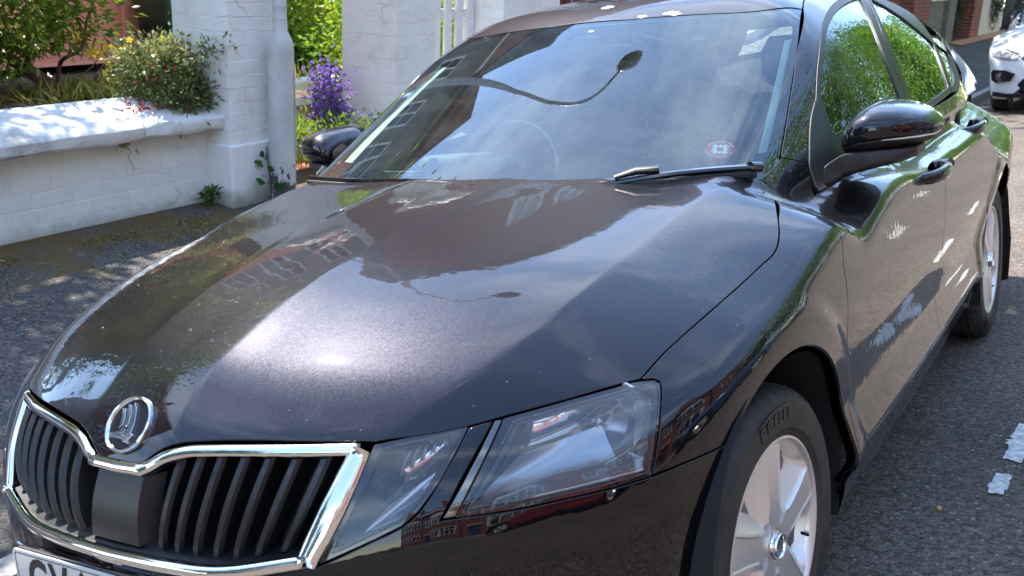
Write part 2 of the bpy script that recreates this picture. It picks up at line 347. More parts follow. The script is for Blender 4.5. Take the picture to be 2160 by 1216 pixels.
SIDE = Frame((-1, 0, 0), (0, 1, 0)); TOP = Frame((0, 0, -1), (1, 0, 0)); HOODF = Frame((0, .5, -1), (1, 0, 0), (0, -.2, .9), 1.5)
FRONT = Frame((0, 1, 0), (1, 0, 0), (0, 0, .5), 2.0); DIAG = Frame((-1, 0, -.45), (0, 1, 0)); CORNER = Frame((-.75, 1, -.12), (1, .75, 0), (.6, -.4, .5), 1.6)
WSF = Frame((0, .9, -1), (1, 0, 0), (0, .8, 1.2), 1.5)
def inside(P, q):
    """points q (n,2) inside polygon P"""
    P = np.asarray(P); x, y = q[:, 0], q[:, 1]; r = np.zeros(len(q), bool); j = len(P)-1
    for i in range(len(P)):
        xi, yi = P[i]; xj, yj = P[j]
        c = ((yi > y) != (yj > y)) & (x < (xj-xi)*(y-yi)/((yj-yi) if yj != yi else 1e-12)+xi); r ^= c; j = i
    return r
def area(P): P = np.asarray(P); q = np.roll(P, -1, 0); return .5*np.sum(P[:, 0]*q[:, 1]-q[:, 0]*P[:, 1])
def offs(P, d):
    """polygon offset inwards by d (counter-clockwise polygon)"""
    P = np.asarray(P, float); a = P-np.roll(P, 1, 0); b = np.roll(P, -1, 0)-P
    na = np.stack([-a[:, 1], a[:, 0]], 1); nb = np.stack([-b[:, 1], b[:, 0]], 1); na /= np.maximum(np.linalg.norm(na, axis=1, keepdims=True), 1e-9); nb /= np.maximum(np.linalg.norm(nb, axis=1, keepdims=True), 1e-9)
    n = na+nb; l = np.linalg.norm(n, axis=1, keepdims=True); n = n/np.maximum(l, 1e-6); c = np.maximum((n*na).sum(1, keepdims=True), .5)
    return P+n*d/c
def resample(P, h):
    out = []; n = len(P)
    for i in range(n):
        a, b = P[i], P[(i+1) % n]; k = max(1, int(np.ceil(np.linalg.norm(b-a)/h)))
        out += [a+(b-a)*j/k for j in range(k)]
    out = np.array(out); keep = np.linalg.norm(out-np.roll(out, 1, 0), axis=1) > h*.12
    return out[keep]
def seg_dist(P, q):
    a = np.asarray(P); b = np.roll(a, -1, 0); best = np.full(len(q), 9e9)
    for i in range(len(a)):
        ab = b[i]-a[i]; t = np.clip(((q-a[i])@ab)/max(ab@ab, 1e-12), 0, 1); best = np.minimum(best, np.linalg.norm(q-(a[i]+t[:, None]*ab), axis=1))
    return best
def panel(name, F, fr, poly, mats, parent, h=.022, gap=.0022, lip=.012, rnd=.0016, back=True, off=0., mirror=True, hole=None, label=None, gy=None, both=None, shared=False, feat=None):
    """a pressed sheet following surface F inside a plane outline, rolled edges, black seal behind it; mirrored copy for the other flank"""
    P = np.asarray(poly, float)
    if area(P) < 0: P = P[::-1]
    P = resample(P, h); P = offs(P, gap); H = None
    if hole is not None:
        H = np.asarray(hole, float)
        if area(H) > 0: H = H[::-1]
        H = offs(resample(H, h), gap)
    loops = [P]+([H] if H is not None else [])
    lo, hi = P.min(0), P.max(0); gx = np.arange(lo[0], hi[0], h); gyy = np.arange(lo[1], hi[1], h)
    G = np.stack(np.meshgrid(gx, gyy), -1).reshape(-1, 2)+h*.37; G = G[inside(P, G)]
    if H is not None and len(G): G = G[~inside(H, G)]
    if len(G):
        dd = seg_dist(P, G)
        if H is not None: dd = np.minimum(dd, seg_dist(H, G))
        G = G[dd > h*.45]
    if feat is not None:
        ft = np.concatenate([fr.to2(np.array(q)) for q in feat]); ft = ft[inside(P, ft)]
        if H is not None and len(ft): ft = ft[~inside(H, ft)]
        if len(ft):
            ft = ft[seg_dist(P, ft) > .004]; dq = np.concatenate([((g0[:, None, :]-ft[None])**2).sum(2).min(1) for g0 in np.array_split(G, 12) if len(g0)]); G = np.concatenate([G[dq > (h*.55)**2], ft])
    edges = []; k = 0
    for Lp in loops: edges += [(k+i, k+(i+1) % len(Lp)) for i in range(len(Lp))]; k += len(Lp)
    allp = np.concatenate(loops+[G]) if len(G) else np.concatenate(loops)
    vo, _, fo, ov, _, _ = geometry.delaunay_2d_cdt([Vector(p) for p in allp], edges, [], 0, 1e-7)
    vo = np.array([tuple(v) for v in vo]); fo = np.array([tuple(f) for f in fo if len(f) == 3])
    cen = vo[fo].mean(1); keep = inside(P, cen)
    if H is not None: keep &= ~inside(H, cen)
    fo = fo[keep]
    p3, ok = fr.hit(vo, F); 
    if not ok.all(): print(name, 'miss', (~ok).sum())
    nn = grad(F, p3); p3 = p3+nn*off
    # orientation
    a, b, c = p3[fo[:, 0]], p3[fo[:, 1]], p3[fo[:, 2]]; fn = np.cross(b-a, c-a); s = (fn*nn[fo[:, 0]]).sum(1) < 0; fo[s] = fo[s][:, ::-1]
    inv = {}
    for i, lst in enumerate(ov):
        for j in lst: inv[j] = i
    V = [p3]; NN = [nn]; Fs = [tuple(f) for f in fo]; MI = [0]*len(Fs); base = len(p3); k0 = 0
    for Lp in loops:
        ids = [inv[k0+i] for i in range(len(Lp))]; k0 += len(Lp); q = p3[ids]; n = nn[ids]; m = len(ids)
        tg = np.roll(q, -1, 0)-np.roll(q, 1, 0); tg /= np.maximum(np.linalg.norm(tg, axis=1, keepdims=True), 1e-9); out = np.cross(tg, n); c0 = q.mean(0)
        # outward = away from the sheet
        if (fr.to2(q[0]+out[0]*1e-3)[0]-fr.to2(q[0])[0])@((Lp[0]-offs(Lp, .001)[0])) < 0: out = -out
        r1 = q+out*rnd*.7-n*rnd*.3; r2 = q+out*rnd-n*rnd; r3 = q+out*rnd-n*lip
        n1 = out*.7+n*.7; V += [r1, r2, r2, r3]; NN += [n1, out, out, out]
        rows = [ids, list(range(base, base+m)), list(range(base+m, base+2*m)), list(range(base+2*m, base+3*m)), list(range(base+3*m, base+4*m))]; base += 4*m
        for A, B in ((0, 1), (1, 2), (3, 4)):
            for i in range(m):
                j = (i+1) % m; f = (rows[A][i], rows[A][j], rows[B][j], rows[B][i])
                pa = np.concatenate(V)[list(f)] if i == 0 else None
                if i == 0:
                    nf = np.cross(pa[1]-pa[0], pa[3]-pa[0]); flip = nf@(out[0] if A else out[0]+n[0]) < 0
                Fs.append(f[::-1] if flip else f); MI.append(0)
    if back:
        PB = offs(P, -.013); q, ok2 = fr.hit(PB, F); n = grad(F, q); PBi = P[:]; ids = [inv[i] for i in range(len(P))]
        o1 = q-n*.011; i1 = p3[ids]-nn[ids]*.0125; m = len(P); V += [o1, i1]; NN += [n, nn[ids]]
        for i in range(m):
            j = (i+1) % m
            if ok2[i] and ok2[j]: Fs.append((base+i, base+j, base+m+j, base+m+i)); MI.append(1)
    V = np.concatenate(V); NN = np.concatenate(NN); NN = NN/np.maximum(np.linalg.norm(NN, axis=1, keepdims=True), 1e-9)
    ml = mats if isinstance(mats, (list, tuple)) else [mats]
    if back: ml = list(ml)[:1]+[M['rubber']]
    o = mobj(name, V, Fs, ml, parent, normals=NN, mi=MI)
    if label: o['label'] = label
    res = [o]
    if mirror:
        V2 = V*[-1, 1, 1]; N2 = NN*[-1, 1, 1]
        o2 = mobj(name, V2, [f[::-1] for f in Fs], ml, parent, normals=N2, mi=MI); res.append(o2)
        if label: o2['label'] = label
    return res
def p2(fr, F, pts): return list(fr.to2(px(F, pts)))
def P2(fr, *pts): return [fr.to2(np.array(p, float))[0] for p in pts]
def onF(F, fr, ab): return fr.hit(np.atleast_2d(ab), F)[0]

def side_feat(lines, ys, F=FB):
    out = []
    for fn, offs_ in lines:
        for o_ in offs_:
            ab = [SIDE.to2(np.array((.9, y, float(fn(y))+o_)))[0] for y in ys]; q, ok = SIDE.hit(ab, F); out.append(q[ok])
    return out
# ================================================================== THE BLACK CAR
def FU(p): return -smax(-FB(p), -FC(p), .05)
car = thing('parked_car', 'near-black metallic liftback car filling the foreground, parked nose-on with its bonnet towards us', 'car')
c6 = lambda a, b: (1560+a*.3783, b*.3783)
mir = lambda pts: [(-a, b) for a, b in reversed(pts)]
HF = HOODF
# --- bonnet
f1 = p2(HF, FB, [(296, 982), (322, 962), (344, 948), (389, 935), (450, 931), (518, 930), (650, 932), (781, 932)])
f2 = p2(HF, FB, [(790, 933), (890, 919), (992, 899), (1060, 880), (1200, 842), (1338, 803)])
shut_px = [(1352, 800), (1401, 745), (1450, 700), (1500, 656), (1560, 603), (1608, 558), (1630, 538), (1640, 519), (1643.5, 489), (1641, 459), (1635, 423), (1627.8, 395)]
shut = p2(HF, FU, shut_px); rear_c = p2(HF, FU, [(1603.7, 377.5)])
def hood_rear(n=8, x0=.0):
    xr = px(FU, [(1603.7, 377.5)])[0]; k = (xr[1]-.262)/xr[0]**2
    return [HF.to2(np.array((x, .262+k*x*x, float(T(np.array(x), np.array(.262+k*x*x))))))[0] for x in np.linspace(xr[0], 0, n)]
half = crv(f1)+crv(f2)[:-1]+crv(shut)+hood_rear()
half = [tuple(q) for q in half]
hfe = []
for sg in (1, -1):
    for fn in (lambda y: .115+.03*(y+.5), lambda y: float(x2(y))):
        for o_ in (-.012, -.004, 0, .004, .012)+((.038, .052, .066) if fn(0.) < .3 else ()): ys_ = np.arange(-.84, .5, .010); xs_ = np.array([fn(y)+o_ for y in ys_]); hfe.append(np.stack([sg*xs_, ys_, T(xs_, ys_)], 1))
panel('bonnet', FU, HF, half+[(-a, b) for a, b in reversed(half)], M['paint'], car, mirror=False, h=.02, feat=hfe)
# --- front wing
DG = DIAG
shutD = p2(DG, FU, shut_px)
wing_top = p2(DG, FU, [(1603.7, 377.5), (1618, 366), (1633, 352), (1647, 334)])
seamA = p2(DG, FU, [(1647, 334), (1675, 338), (1703, 346)])
rearw = p2(DG, FU, [(1703, 346), (1719, 413), (1764, 475)])+P2(DG, (.905, .352, .82), (.905, .378, .73), (.90, .385, .6), (.89, .385, .45), (.88, .385, .31))
def arc(fr, a0, a1, c=(0, .334), R=.374, x=.88, n=26): return [fr.to2(np.array((x, c[0]+R*cos(radians(a0+(a1-a0)*i/n)), c[1]+R*sin(radians(a0+(a1-a0)*i/n)))))[0] for i in range(n+1)]
def arcF(fr, F, a0, a1, c, R, n=26):
    ab = [SIDE.to2(np.array((.9, c[0]+R*cos(radians(a0+(a1-a0)*i/n)), c[1]+R*sin(radians(a0+(a1-a0)*i/n)))))[0] for i in range(n+1)]
    return list(fr.to2(SIDE.hit(ab, F)[0]))
def s2(fr, F, yz):   # side-view (y,z) points lying on the flank, in plane fr
    return list(fr.to2(SIDE.hit([SIDE.to2(np.array((.9, y, z)))[0] for y, z in yz], F)[0]))
rearw = p2(DG, FU, [(1703, 346), (1719, 413), (1764, 475)])+s2(DG, FB, [(.352, .82), (.378, .73), (.385, .6), (.385, .45), (.385, .27)])
seamAng = math.degrees(math.atan2(.619-.334, -.246))
arcw = arcF(DG, FB, -9, seamAng, (0, .334), .374)
bseam = p2(DG, FB, [(1374, 1004), (1450, 974), (1500, 953)])+[arcw[-1]]
lampR = p2(DG, FB, [(1352, 801), (1378, 799), (1390, 803), (1395, 815), (1393, 872), (1385, 947), (1376, 1003)])
wing = crv(shutD)+crv([shutD[-1], wing_top[0]])[1:]+crv(wing_top)[1:]+crv(seamA)[1:]+crv(rearw)[1:]+crv(arcw)+crv(bseam[::-1])[1:]+crv(lampR[::-1])[1:]
sfe = side_feat([(zk, (-.022, -.010, 0, .010, .022)), (lambda y: .465, (-.03, -.012, 0, .012, .03)), (lambda y: .32, (-.015, 0, .012))], np.arange(-.5, 3.7, .012))
panel('front_wing', FU, DG, wing, M['paint'], car, h=.016, feat=sfe)
# --- doors
Bl = [(1.565, 1.018), (1.50, .93), (1.455, .84), (1.437, .72), (1.425, .6), (1.40, .45), (1.385, .312)]
doorfront = p2(DG, FU, [(1719, 413), (1764, 475)])+s2(DG, FB, [(.352, .82), (.378, .73), (.385, .6), (.385, .45), (.385, .312)])
belt = p2(DG, FU, [c6(415, 1090), c6(560, 990), c6(700, 880), c6(860, 760), c6(1000, 655), c6(1038, 628)])
Bdg = s2(DG, FB, Bl[1:])
fd = crv(belt)+crv([belt[-1]]+Bdg)[1:]+crv([Bdg[-1], doorfront[-1]])[1:]+crv(doorfront[::-1])[1:]
panel('front_door', FU, DG, fd, M['paint'], car, h=.022, feat=sfe)
belt2 = p2(DG, FU, [c6(1038, 628), c6(1100, 590), c6(1160, 556), c6(1205, 523), c6(1225, 500)])
rr = s2(DG, FB, [(2.50, .95), (2.44, .84), (2.37, .72), (2.315, .60)])
arcr = arcF(DG, FB, 150, 192, (2.686, .33), .371, 12)
rd = crv(belt2)+crv([belt2[-1]]+rr+[arcr[0]])[1:]+crv(arcr)[1:]+crv([arcr[-1], s2(DG, FB, [(2.25, .312)])[0], Bdg[-1]])[1:]+crv([belt[-1]]+Bdg)[::-1][1:]
panel('rear_door', FU, DG, rd, M['paint'], car, h=.022, feat=sfe)
# --- sill
sp_ = lambda *a: [SIDE.to2(np.array((.9, y, z)))[0] for y, z in a]
panel('sill', FB, SIDE, crv(sp_((.37, .307), (1.4, .309), (2.26, .309)))+crv(sp_((2.27, .22), (1.4, .205), (.39, .21))), M['paint'], car, h=.03, off=-.001)
# --- A pillar and cantrail
Aout = p2(DG, FC, [(1703, 346), c6(405, 800), c6(425, 560), c6(440, 330), c6(458, 170), c6(490, 75), c6(530, 20), c6(575, -15)])
cant_lo = s2(DG, FC, [(1.55, 1.375), (1.9, 1.385), (2.2, 1.372), (2.5, 1.325)])
Arear = p2(DG, FC, [c6(1080, 165), c6(1190, 325), c6(1222, 400)])
ditch = [(.548, 1.3), (.555, 1.6), (.555, 2.0), (.545, 2.5), (.53, 2.85)]
ditch3 = [TOP.hit([TOP.to2(np.array((x, y, 1.4)))[0]], FC)[0][0] for x, y in ditch]
wsR = p2(DG, FC, [(1647, 333), (1660, 255), (1673, 170), (1684, 95), (1694, 19)])
cr_ = crv([wsR[-1]]+list(DG.to2(np.array(ditch3))))
cps = s2(DG, FC, [(2.93, 1.20), (2.86, 1.12)])
pil = crv(seamA)+crv(Aout)[1:]+crv([Aout[-1]]+cant_lo[:])[1:]+crv([cant_lo[-1]]+Arear[:1])[1:]+crv(cps[:1]+[cr_[-1]])+cr_[::-1][1:]+crv(wsR[::-1])[1:-1]
panel('roof_pillar', FU, DG, pil, M['paint'], car, h=.02)
# --- roof, rear glass, tailgate, quarter, rear bumper
hdr = p2(TOP, FC, [(1693, 20), (1600, 24), (1450, 32), (1330, 41.5)]); hy = [q for q in hdr]
hl = crv([(q[0], q[1]) for q in hy]); xk = hl[-1]
rdt = [TOP.to2(np.array(p))[0] for p in ditch3]
half = [(xk[0]*t, xk[1]) if t < 1 else tuple(xk) for t in (0.0001, 1)]
hh = [tuple(q) for q in hl[::-1]]+[tuple(q) for q in crv([hl[0]]+rdt)[1:]]+[tuple(q) for q in crv([rdt[-1], (0.02, TOP.to2(np.array((0, 2.95, 1.3)))[0][1])])[1:]]
panel('roof', FC, TOP, hh+[(-a, b) for a, b in reversed(hh)], M['paint'], car, mirror=False, h=.035)
tp = lambda *a: [TOP.to2(np.array((x, y, 1.2)))[0] for x, y in a]
sym = lambda h_: [tuple(q) for q in h_]+[(-q[0], q[1]) for q in reversed(h_)]
panel('rear_window', FC, TOP, sym(tp((.53, 2.97), (.55, 3.2), (.56, 3.42), (.3, 3.47))), M['sideglass'], car, mirror=False, h=.05, back=False)
panel('tailgate', FU, Frame((0, -1, -1), (-1, 0, 0), (0, 3.4, 1.0), 2), sym([Frame((0, -1, -1), (-1, 0, 0), (0, 3.4, 1.0), 2).to2(np.array(p))[0] for p in ((-.56, 3.44, 1.16), (-.62, 3.62, 1.0), (-.62, 3.72, .72), (-.1, 3.8, .72))]), M['paint'], car, mirror=False, h=.04)
qf = crv([s2(DG, FU, [(2.45, 1.0)])[0]]+p2(DG, FU, [c6(1245, 470), c6(1235, 400), c6(1190, 318), c6(1095, 178)]))+crv(cps[:1]+[cr_[-1]])+crv(s2(DG, FU, [(3.30, 1.16), (3.52, 1.03), (3.62, .95), (3.60, .80), (3.55, .64)]))+crv(arcF(DG, FB, 50, 150, (2.686, .33), .371, 24))+crv((rr[::-1]))[0:]
panel('rear_quarter', FU, DG, qf, M['paint'], car, h=.03)
panel('rear_bumper', FB, SIDE, crv(sp_((3.55, .632), (3.2, .632), (2.96, .60)))+crv([SIDE.to2(np.array((.9, 2.686+.371*cos(radians(a)), .33+.371*sin(radians(a)))))[0] for a in (46, 25, 5, -12)])+sp_((3.2, .24), (3.6, .30)), M['paint'], car, h=.035)
RF = Frame((0, -1, 0), (-1, 0, 0), (0, 3, .5), 2)
panel('tail_panel', FB, RF, [RF.to2(np.array(p))[0] for p in ((-.6, 3, .7), (.6, 3, .7), (.66, 3, .28), (-.66, 3, .28))], M['paint'], car, mirror=False, h=.06)
M['redlens'] = mat('red_lamp_lens', (.25, .01, .012), .1, coat=1)
panel('tail_lamp', FB, SIDE, sp_((3.56, .93), (3.72, .90), (3.74, .72), (3.60, .74)), M['redlens'], car, h=.03)
# --- windscreen and its black border
WF = WSF
wr = p2(WF, FC, [(1693, 21), (1684, 95), (1673, 170), (1660, 255), (1647, 331)])
wtop = p2(WF, FC, [(1330, 41.5), (1450, 32), (1600, 24), (1693, 20)])
lowc = WF.to2(np.array([(x, float(ws(np.array(x), np.array(.955)))-.02, .955) for x in (.71, .6, .4, .2, 0)]))
half = crv(wtop)[:-1]+crv(wr)[:-1]+crv([wr[-1]]+list(lowc))
wpoly = sym(half)
gi = p2(WF, FC, [(1330, 52), (1450, 43), (1600, 37), (1650, 36)])+p2(WF, FC, [(1664, 41), (1671, 52), (1658, 130), (1644, 212), (1630, 290), (1622, 320), (1612, 336)])
gl = p2(WF, FC, [(1560, 341), (1400, 346), (1250, 350), (1180, 352)])
k_ = gl[-1]
xs0 = k_[0]
gi_h = crv(gi[:4])+crv(gi[3:])[1:]+crv([gi[-1]]+gl)[1:]
gi_h = [q for q in gi_h if q[0] > 0]
panel('windscreen', FC, WF, wpoly, M['glass'], car, h=.03, mirror=False, back=False, off=-.001, lip=.005)
panel('windscreen_border', FC, WF, [q for q in wpoly], M['gloss_black'], car, h=.03, mirror=False, back=False, off=-.0065, hole=sym(gi_h), gap=.004, lip=.003)
# --- side windows in their black frames
fo_ = Aout[1:]
g1 = p2(DG, FC, [c6(500, 735), c6(475, 640), c6(455, 560), c6(462, 380), c6(482, 205), c6(512, 110), c6(560, 48), c6(615, 12), c6(668, -10)])
g1b = p2(DG, FC, [c6(668, -10), c6(720, 90), c6(800, 290), c6(905, 578)]); g1c = p2(DG, FC, [c6(905, 590), c6(760, 655), c6(600, 720), c6(505, 760)])
G1 = crv(g1)+crv(g1b)[1:]+crv(g1c)[:-1]
Btop = p2(DG, FC, [c6(690, -20)])[0]
frB = p2(DG, FC, [c6(700, 0), c6(830, 290), c6(938, 578)])
F1 = crv(Aout[1:]+[Btop])+crv([Btop]+frB)[1:]+crv(p2(DG, FU, [c6(938, 600), c6(860, 752), c6(700, 872), c6(560, 982), c6(440, 1060)]))+[Aout[1]]
panel('window_frame', FC, DG, F1, M['trim'], car, h=.02, off=.001, hole=G1, gap=.001)
panel('front_side_window', FC, DG, G1, M['sideglass'], car, h=.04, off=-.004, back=False, gap=-.004, lip=.003)
g2 = crv(p2(DG, FC, [c6(960, 580), c6(900, 400), c6(820, 200), c6(760, 60), c6(728, -5)]))+crv(p2(DG, FC, [c6(728, -5), c6(800, -30), c6(900, -10), c6(965, 50)]))[1:]+crv(p2(DG, FC, [c6(965, 50), c6(1060, 215), c6(1130, 380), c6(1163, 488)]))[1:]+crv(p2(DG, FC, [c6(1163, 488), c6(1100, 540), c6(1010, 600)]))[1:]
F2o = crv([Btop]+cant_lo)[0:]+crv([cant_lo[-1]]+p2(DG, FC, [c6(985, 62), c6(1085, 240), c6(1150, 390), c6(1180, 500)]))[1:]+crv(p2(DG, FU, [c6(1180, 515), c6(1100, 580), c6(1038, 622), c6(1000, 645), c6(940, 610)]))+crv(frB[::-1])[1:]
panel('window_frame', FC, DG, F2o, M['trim'], car, h=.02, off=.0015, hole=g2, gap=.001)
panel('rear_side_window', FC, DG, g2, M['sideglass'], car, h=.04, off=-.004, back=False, gap=-.004, lip=.003)
g3 = crv(p2(DG, FC, [c6(1012, 92), c6(1120, 215), c6(1170, 330), c6(1197, 455), c6(1178, 487)]))+crv(p2(DG, FC, [c6(1170, 480), c6(1130, 350), c6(1060, 200)]))[1:]
F3 = crv(p2(DG, FC, [c6(990, 52), c6(1080, 162), c6(1188, 320), c6(1226, 440), c6(1222, 500), c6(1185, 520)]))+crv(p2(DG, FC, [c6(1182, 500), c6(1150, 390), c6(1085, 240)]))
panel('window_frame', FC, DG, F3, M['trim'], car, h=.02, off=.001, hole=g3, gap=.001)
panel('quarter_window', FC, DG, g3, M['sideglass'], car, h=.04, off=-.004, back=False, gap=-.004, lip=.003)
# --- front bumper
CF = CORNER
gb_R = px(FB, [(6, 940), (9, 1000), (28, 1068), (70, 1118), (130, 1149), (207, 1176), (262, 1193)])*[-1, 1, 1]
gcorn = px(FB, [(652, 1200)])[0]
bb = [p for p in gb_R if p[0] < gcorn[0]-.04]
low_curve = crv([gcorn]+bb+[np.array((0, plan(0)+fz(bb[-1][2]), bb[-1][2]-.002))], .02)
lampin = p2(CF, FB, [(660, 1200), (690, 1188), (790, 1141), (848, 1113), (884, 1082), (925, 1021), (960, 960), (990, 901)])
bl = p2(CF, FB, [(990, 900), (1020, 892), (1042, 887)]); bl2 = p2(CF, FB, [(1042, 887), (985, 990), (929, 1098)]); bl3 = p2(CF, FB, [(929, 1099), (962, 1094), (1090, 1076), (1202, 1052), (1352, 1014), (1374, 1007), (1450, 976), (1500, 955)])
acF = arcF(CF, FB, seamAng, 200, (0, .334), .374, 14)
bot = [CF.to2(SIDE.hit([SIDE.to2(np.array((.9, -.36, .2)))[0]], FB)[0])[0]]
fb = [FRONT.hit([FRONT.to2(np.array((x, 0, .205)))[0]], FB)[0][0] for x in (.7, .45, .2, .0)]
B_ = [CF.to2(p)[0] for p in low_curve][::-1]+crv([CF.to2(gcorn)[0], lampin[0]])[1:-1]+crv(lampin)+crv(bl)[1:]+crv(bl2)[1:]+crv(bl3)[1:]+crv(acF)+crv([CF.to2(p)[0] for p in fb])
panel('front_bumper', FB, CF, B_, M['paint'], car, h=.02)
# --- headlamps
def lampset(name, ring, lens, deep):
    panel(name+'_surround', FB, CF, ring, M['gloss_black'], car, h=.015, hole=lens, back=False, off=-.002, gap=.0005, lip=.02)
    R = panel(name, FB, CF, lens, M['lens'], car, h=.015, back=False, off=0, gap=.0005, lip=.006)
    return R
ring1 = p2(CF, FB, [(1064, 882), (1200, 844), (1340, 805), (1380, 801), (1392, 808), (1394, 825), (1392, 872), (1384, 947), (1375, 1004), (1352, 1011), (1202, 1049), (1090, 1073), (962, 1092)])
lens1 = p2(CF, FB, [(1085, 887), (1200, 855), (1340, 815), (1376, 809), (1385, 815), (1387, 828), (1385, 872), (1377, 947), (1369, 997), (1350, 1003), (1200, 1041), (1090, 1065), (975, 1082)])
L1 = lampset('headlamp', ring1, lens1, .12)
ring2 = p2(CF, FB, [(790, 938), (880, 918), (988, 897), (975, 925), (925, 1019), (882, 1078), (848, 1109), (790, 1138), (674, 1190)])
lens2 = p2(CF, FB, [(806, 946), (880, 929), (975, 908), (966, 927), (918, 1015), (876, 1071), (844, 1101), (786, 1129), (700, 1170)])
L2 = lampset('inner_lamp', ring2, lens2, .08)
blade = p2(CF, FB, [(1044, 888), (1061, 884), (960, 1091), (933, 1096)])
M['darkchrome'] = mat('dark_chrome', (.18, .17, .16), .08, 1)
panel('lamp_divider', FB, CF, blade, M['darkchrome'], car, h=.015, back=True, off=.003)
# inside of a lamp: housing shell, bowls, bulbs
def shell(name, lens, depth, parent, m, shrink=.004, mirror=True):
    P = np.array(lens); P = P[::-1] if area(P) < 0 else P; P = resample(P, .02); a = CF.hit(offs(P, shrink), FB)[0]; n0 = grad(FB, a)
    dv = np.array((-.25, 1, -.05)); dv /= np.linalg.norm(dv); c = a.mean(0)
    rows = [a-n0*.006]
    for k, (dd, sc) in enumerate(((.3, .97), (.7, .88), (1, .7))): rows.append(c+(a-c)*sc+dv*depth*dd)
    V = list(np.concatenate(rows)); m_ = len(a); f = []
    for r in range(3):
        for i in range(m_): j = (i+1) % m_; f.append((r*m_+i, r*m_+j, (r+1)*m_+j, (r+1)*m_+i))
    V.append(c+dv*depth); ci = len(V)-1
    for i in range(m_): f.append((3*m_+i, 3*m_+(i+1) % m_, ci))
    for s in ((1, -1) if mirror else (1,)):
        mobj(name, np.array(V)*[s, 1, 1], f if s == 1 else [q[::-1] for q in f], m, parent[0] if s == 1 else parent[1], smooth=True)
shell('lamp_housing', lens1, .13, L1, M['lampgrey'])
shell('lamp_housing', lens2, .09, L2, M['gloss_black'])
def at_px(F, pt, inn=0., dv=(-.25, 1, -.05)):
    p = px(F, [pt])[0]; d = np.array(dv); d /= np.linalg.norm(d); return p+d*inn
def basis(z, xh=(1, 0, 0)):
    z = Vector(z).normalized(); x = Vector(xh); x = (x-z*x.dot(z)).normalized(); y = z.cross(x)
    return Matrix((x, y, z)).transposed().to_4x4()
def place(p, R): return Matrix.Translation(Vector(p)) @ R
def bowl(c, R, dirn, depth, sx, name, par, m, half=False, hollow=.2):
    prof = [(R*(1-t)**.5 if t < 1 else 0, -depth*t) for t in np.linspace(0, .97, 12)]
    prof = [(R*1.04, .004), (R*1.04, -.01)][:0]+[(R+.006, -.004), (R+.004, .003), (R, .001)]+prof[1:]
    for s in (1, -1):
        mb = MB(); RM = place(c, basis(dirn)) @ Matrix.Diagonal((sx, 1, 1, 1)); mb.lathe(prof, 40, RM)
        o = mb.build(name, m, par[0] if s == 1 else par[1], smooth=True)
        if s == -1: o.data.transform(Matrix.Diagonal((-1, 1, 1, 1))); o.data.flip_normals()
def both(mb, name, m, par, smooth=False, bevel=0):
    o = mb.build(name, m, par[0], smooth, bevel); o2 = o.copy(); o2.data = o.data.copy(); o2.data.transform(Matrix.Diagonal((-1, 1, 1, 1))); o2.data.flip_normals()
    o2.parent = par[1]; SC.collection.objects.link(o2); return o, o2
bdir = (.22, -1, .10)
def curved_patch(name, corners, bulge, m, par, n=10, thick=0):
    """four-cornered mirror facet with a dished surface; corners (pixel, depth)"""
    q = [at_px(FB, a, b) for a, b in corners]; V = []; nrm_ = np.cross(q[1]-q[0], q[3]-q[0]); nrm_ /= np.linalg.norm(nrm_)
    for i in range(n+1):
        for j in range(n+1):
            u, v = i/n, j/n; p = (1-u)*(1-v)*q[0]+u*(1-v)*q[1]+u*v*q[2]+(1-u)*v*q[3]; V.append(p+nrm_*bulge*(4*u*(1-u)*.6+4*v*(1-v)*.4))
    mb = MB(); mb.add(V, [(i*(n+1)+j, (i+1)*(n+1)+j, (i+1)*(n+1)+j+1, i*(n+1)+j+1) for i in range(n) for j in range(n)]); return both(mb, name, m, par, True)
M['satin'] = mat('satin_chrome', (.62, .64, .67), .22, 1, noise=(7, .1)); M['lampgrey2'] = mat('grey_bezel', (.38, .40, .42), .22, .7)
bc = at_px(FB, (1232, 935), .115)
bowl(bc, .060, bdir, .06, 1.25, 'main_reflector', L1, M['satin'])
for k, (r0, dd) in enumerate(((.066, .002), (.072, .006), (.078, .010))):
    mb = MB(); mb.lathe([(r0-.0035, dd-.002), (r0-.002, dd+.0015), (r0+.002, dd+.0015), (r0+.0035, dd-.002)], 48, place(bc, basis(bdir)) @ Matrix.Diagonal((1.22, 1, 1, 1)), closed=True); both(mb, 'reflector_ring', M['satin'], L1, True)
mb = MB(); mb.lathe([(0, .020), (.010, .018), (.013, .010), (.013, -.05), (0, -.05)], 20, place(bc, basis(bdir))); both(mb, 'bulb_shield', M['chrome'], L1, True)
for k in range(9):
    mb = MB(); p = at_px(FB, (1324+k*4.2, 906-k), .066-.002*k); ps = [p+np.array((.004*sin(t*2), .006*cos(t*1.5)-.004, -.048+.080*(t+1)/2)) for t in np.linspace(-1, 1, 7)]; mb.tube(ps, [.003, .0045, .005, .005, .005, .0045, .003], 8); both(mb, 'indicator_flute', M['satin'], L1, True)
curved_patch('upper_reflector', (((1110, 892), .045), ((1248, 858), .06), ((1240, 922), .095), ((1085, 975), .075)), -.012, M['reflector'], L1)
curved_patch('lower_reflector', (((1075, 985), .065), ((1240, 935), .10), ((1300, 1015), .05), ((985, 1076), .022)), .014, M['lampgrey2'], L1)
curved_patch('bezel_step', (((1085, 893), .012), ((1112, 888), .04), ((1000, 1070), .03), ((978, 1076), .010)), .003, M['gloss_black'], L1)
curved_patch('drl_reflector', (((835, 1005), .03), ((955, 918), .045), ((938, 955), .055), ((850, 1032), .045)), -.006, M['reflector'], L2)
curved_patch('fog_reflector', (((800, 1085), .035), ((895, 1020), .05), ((868, 1068), .035), ((745, 1148), .015)), .008, M['lampgrey2'], L2)
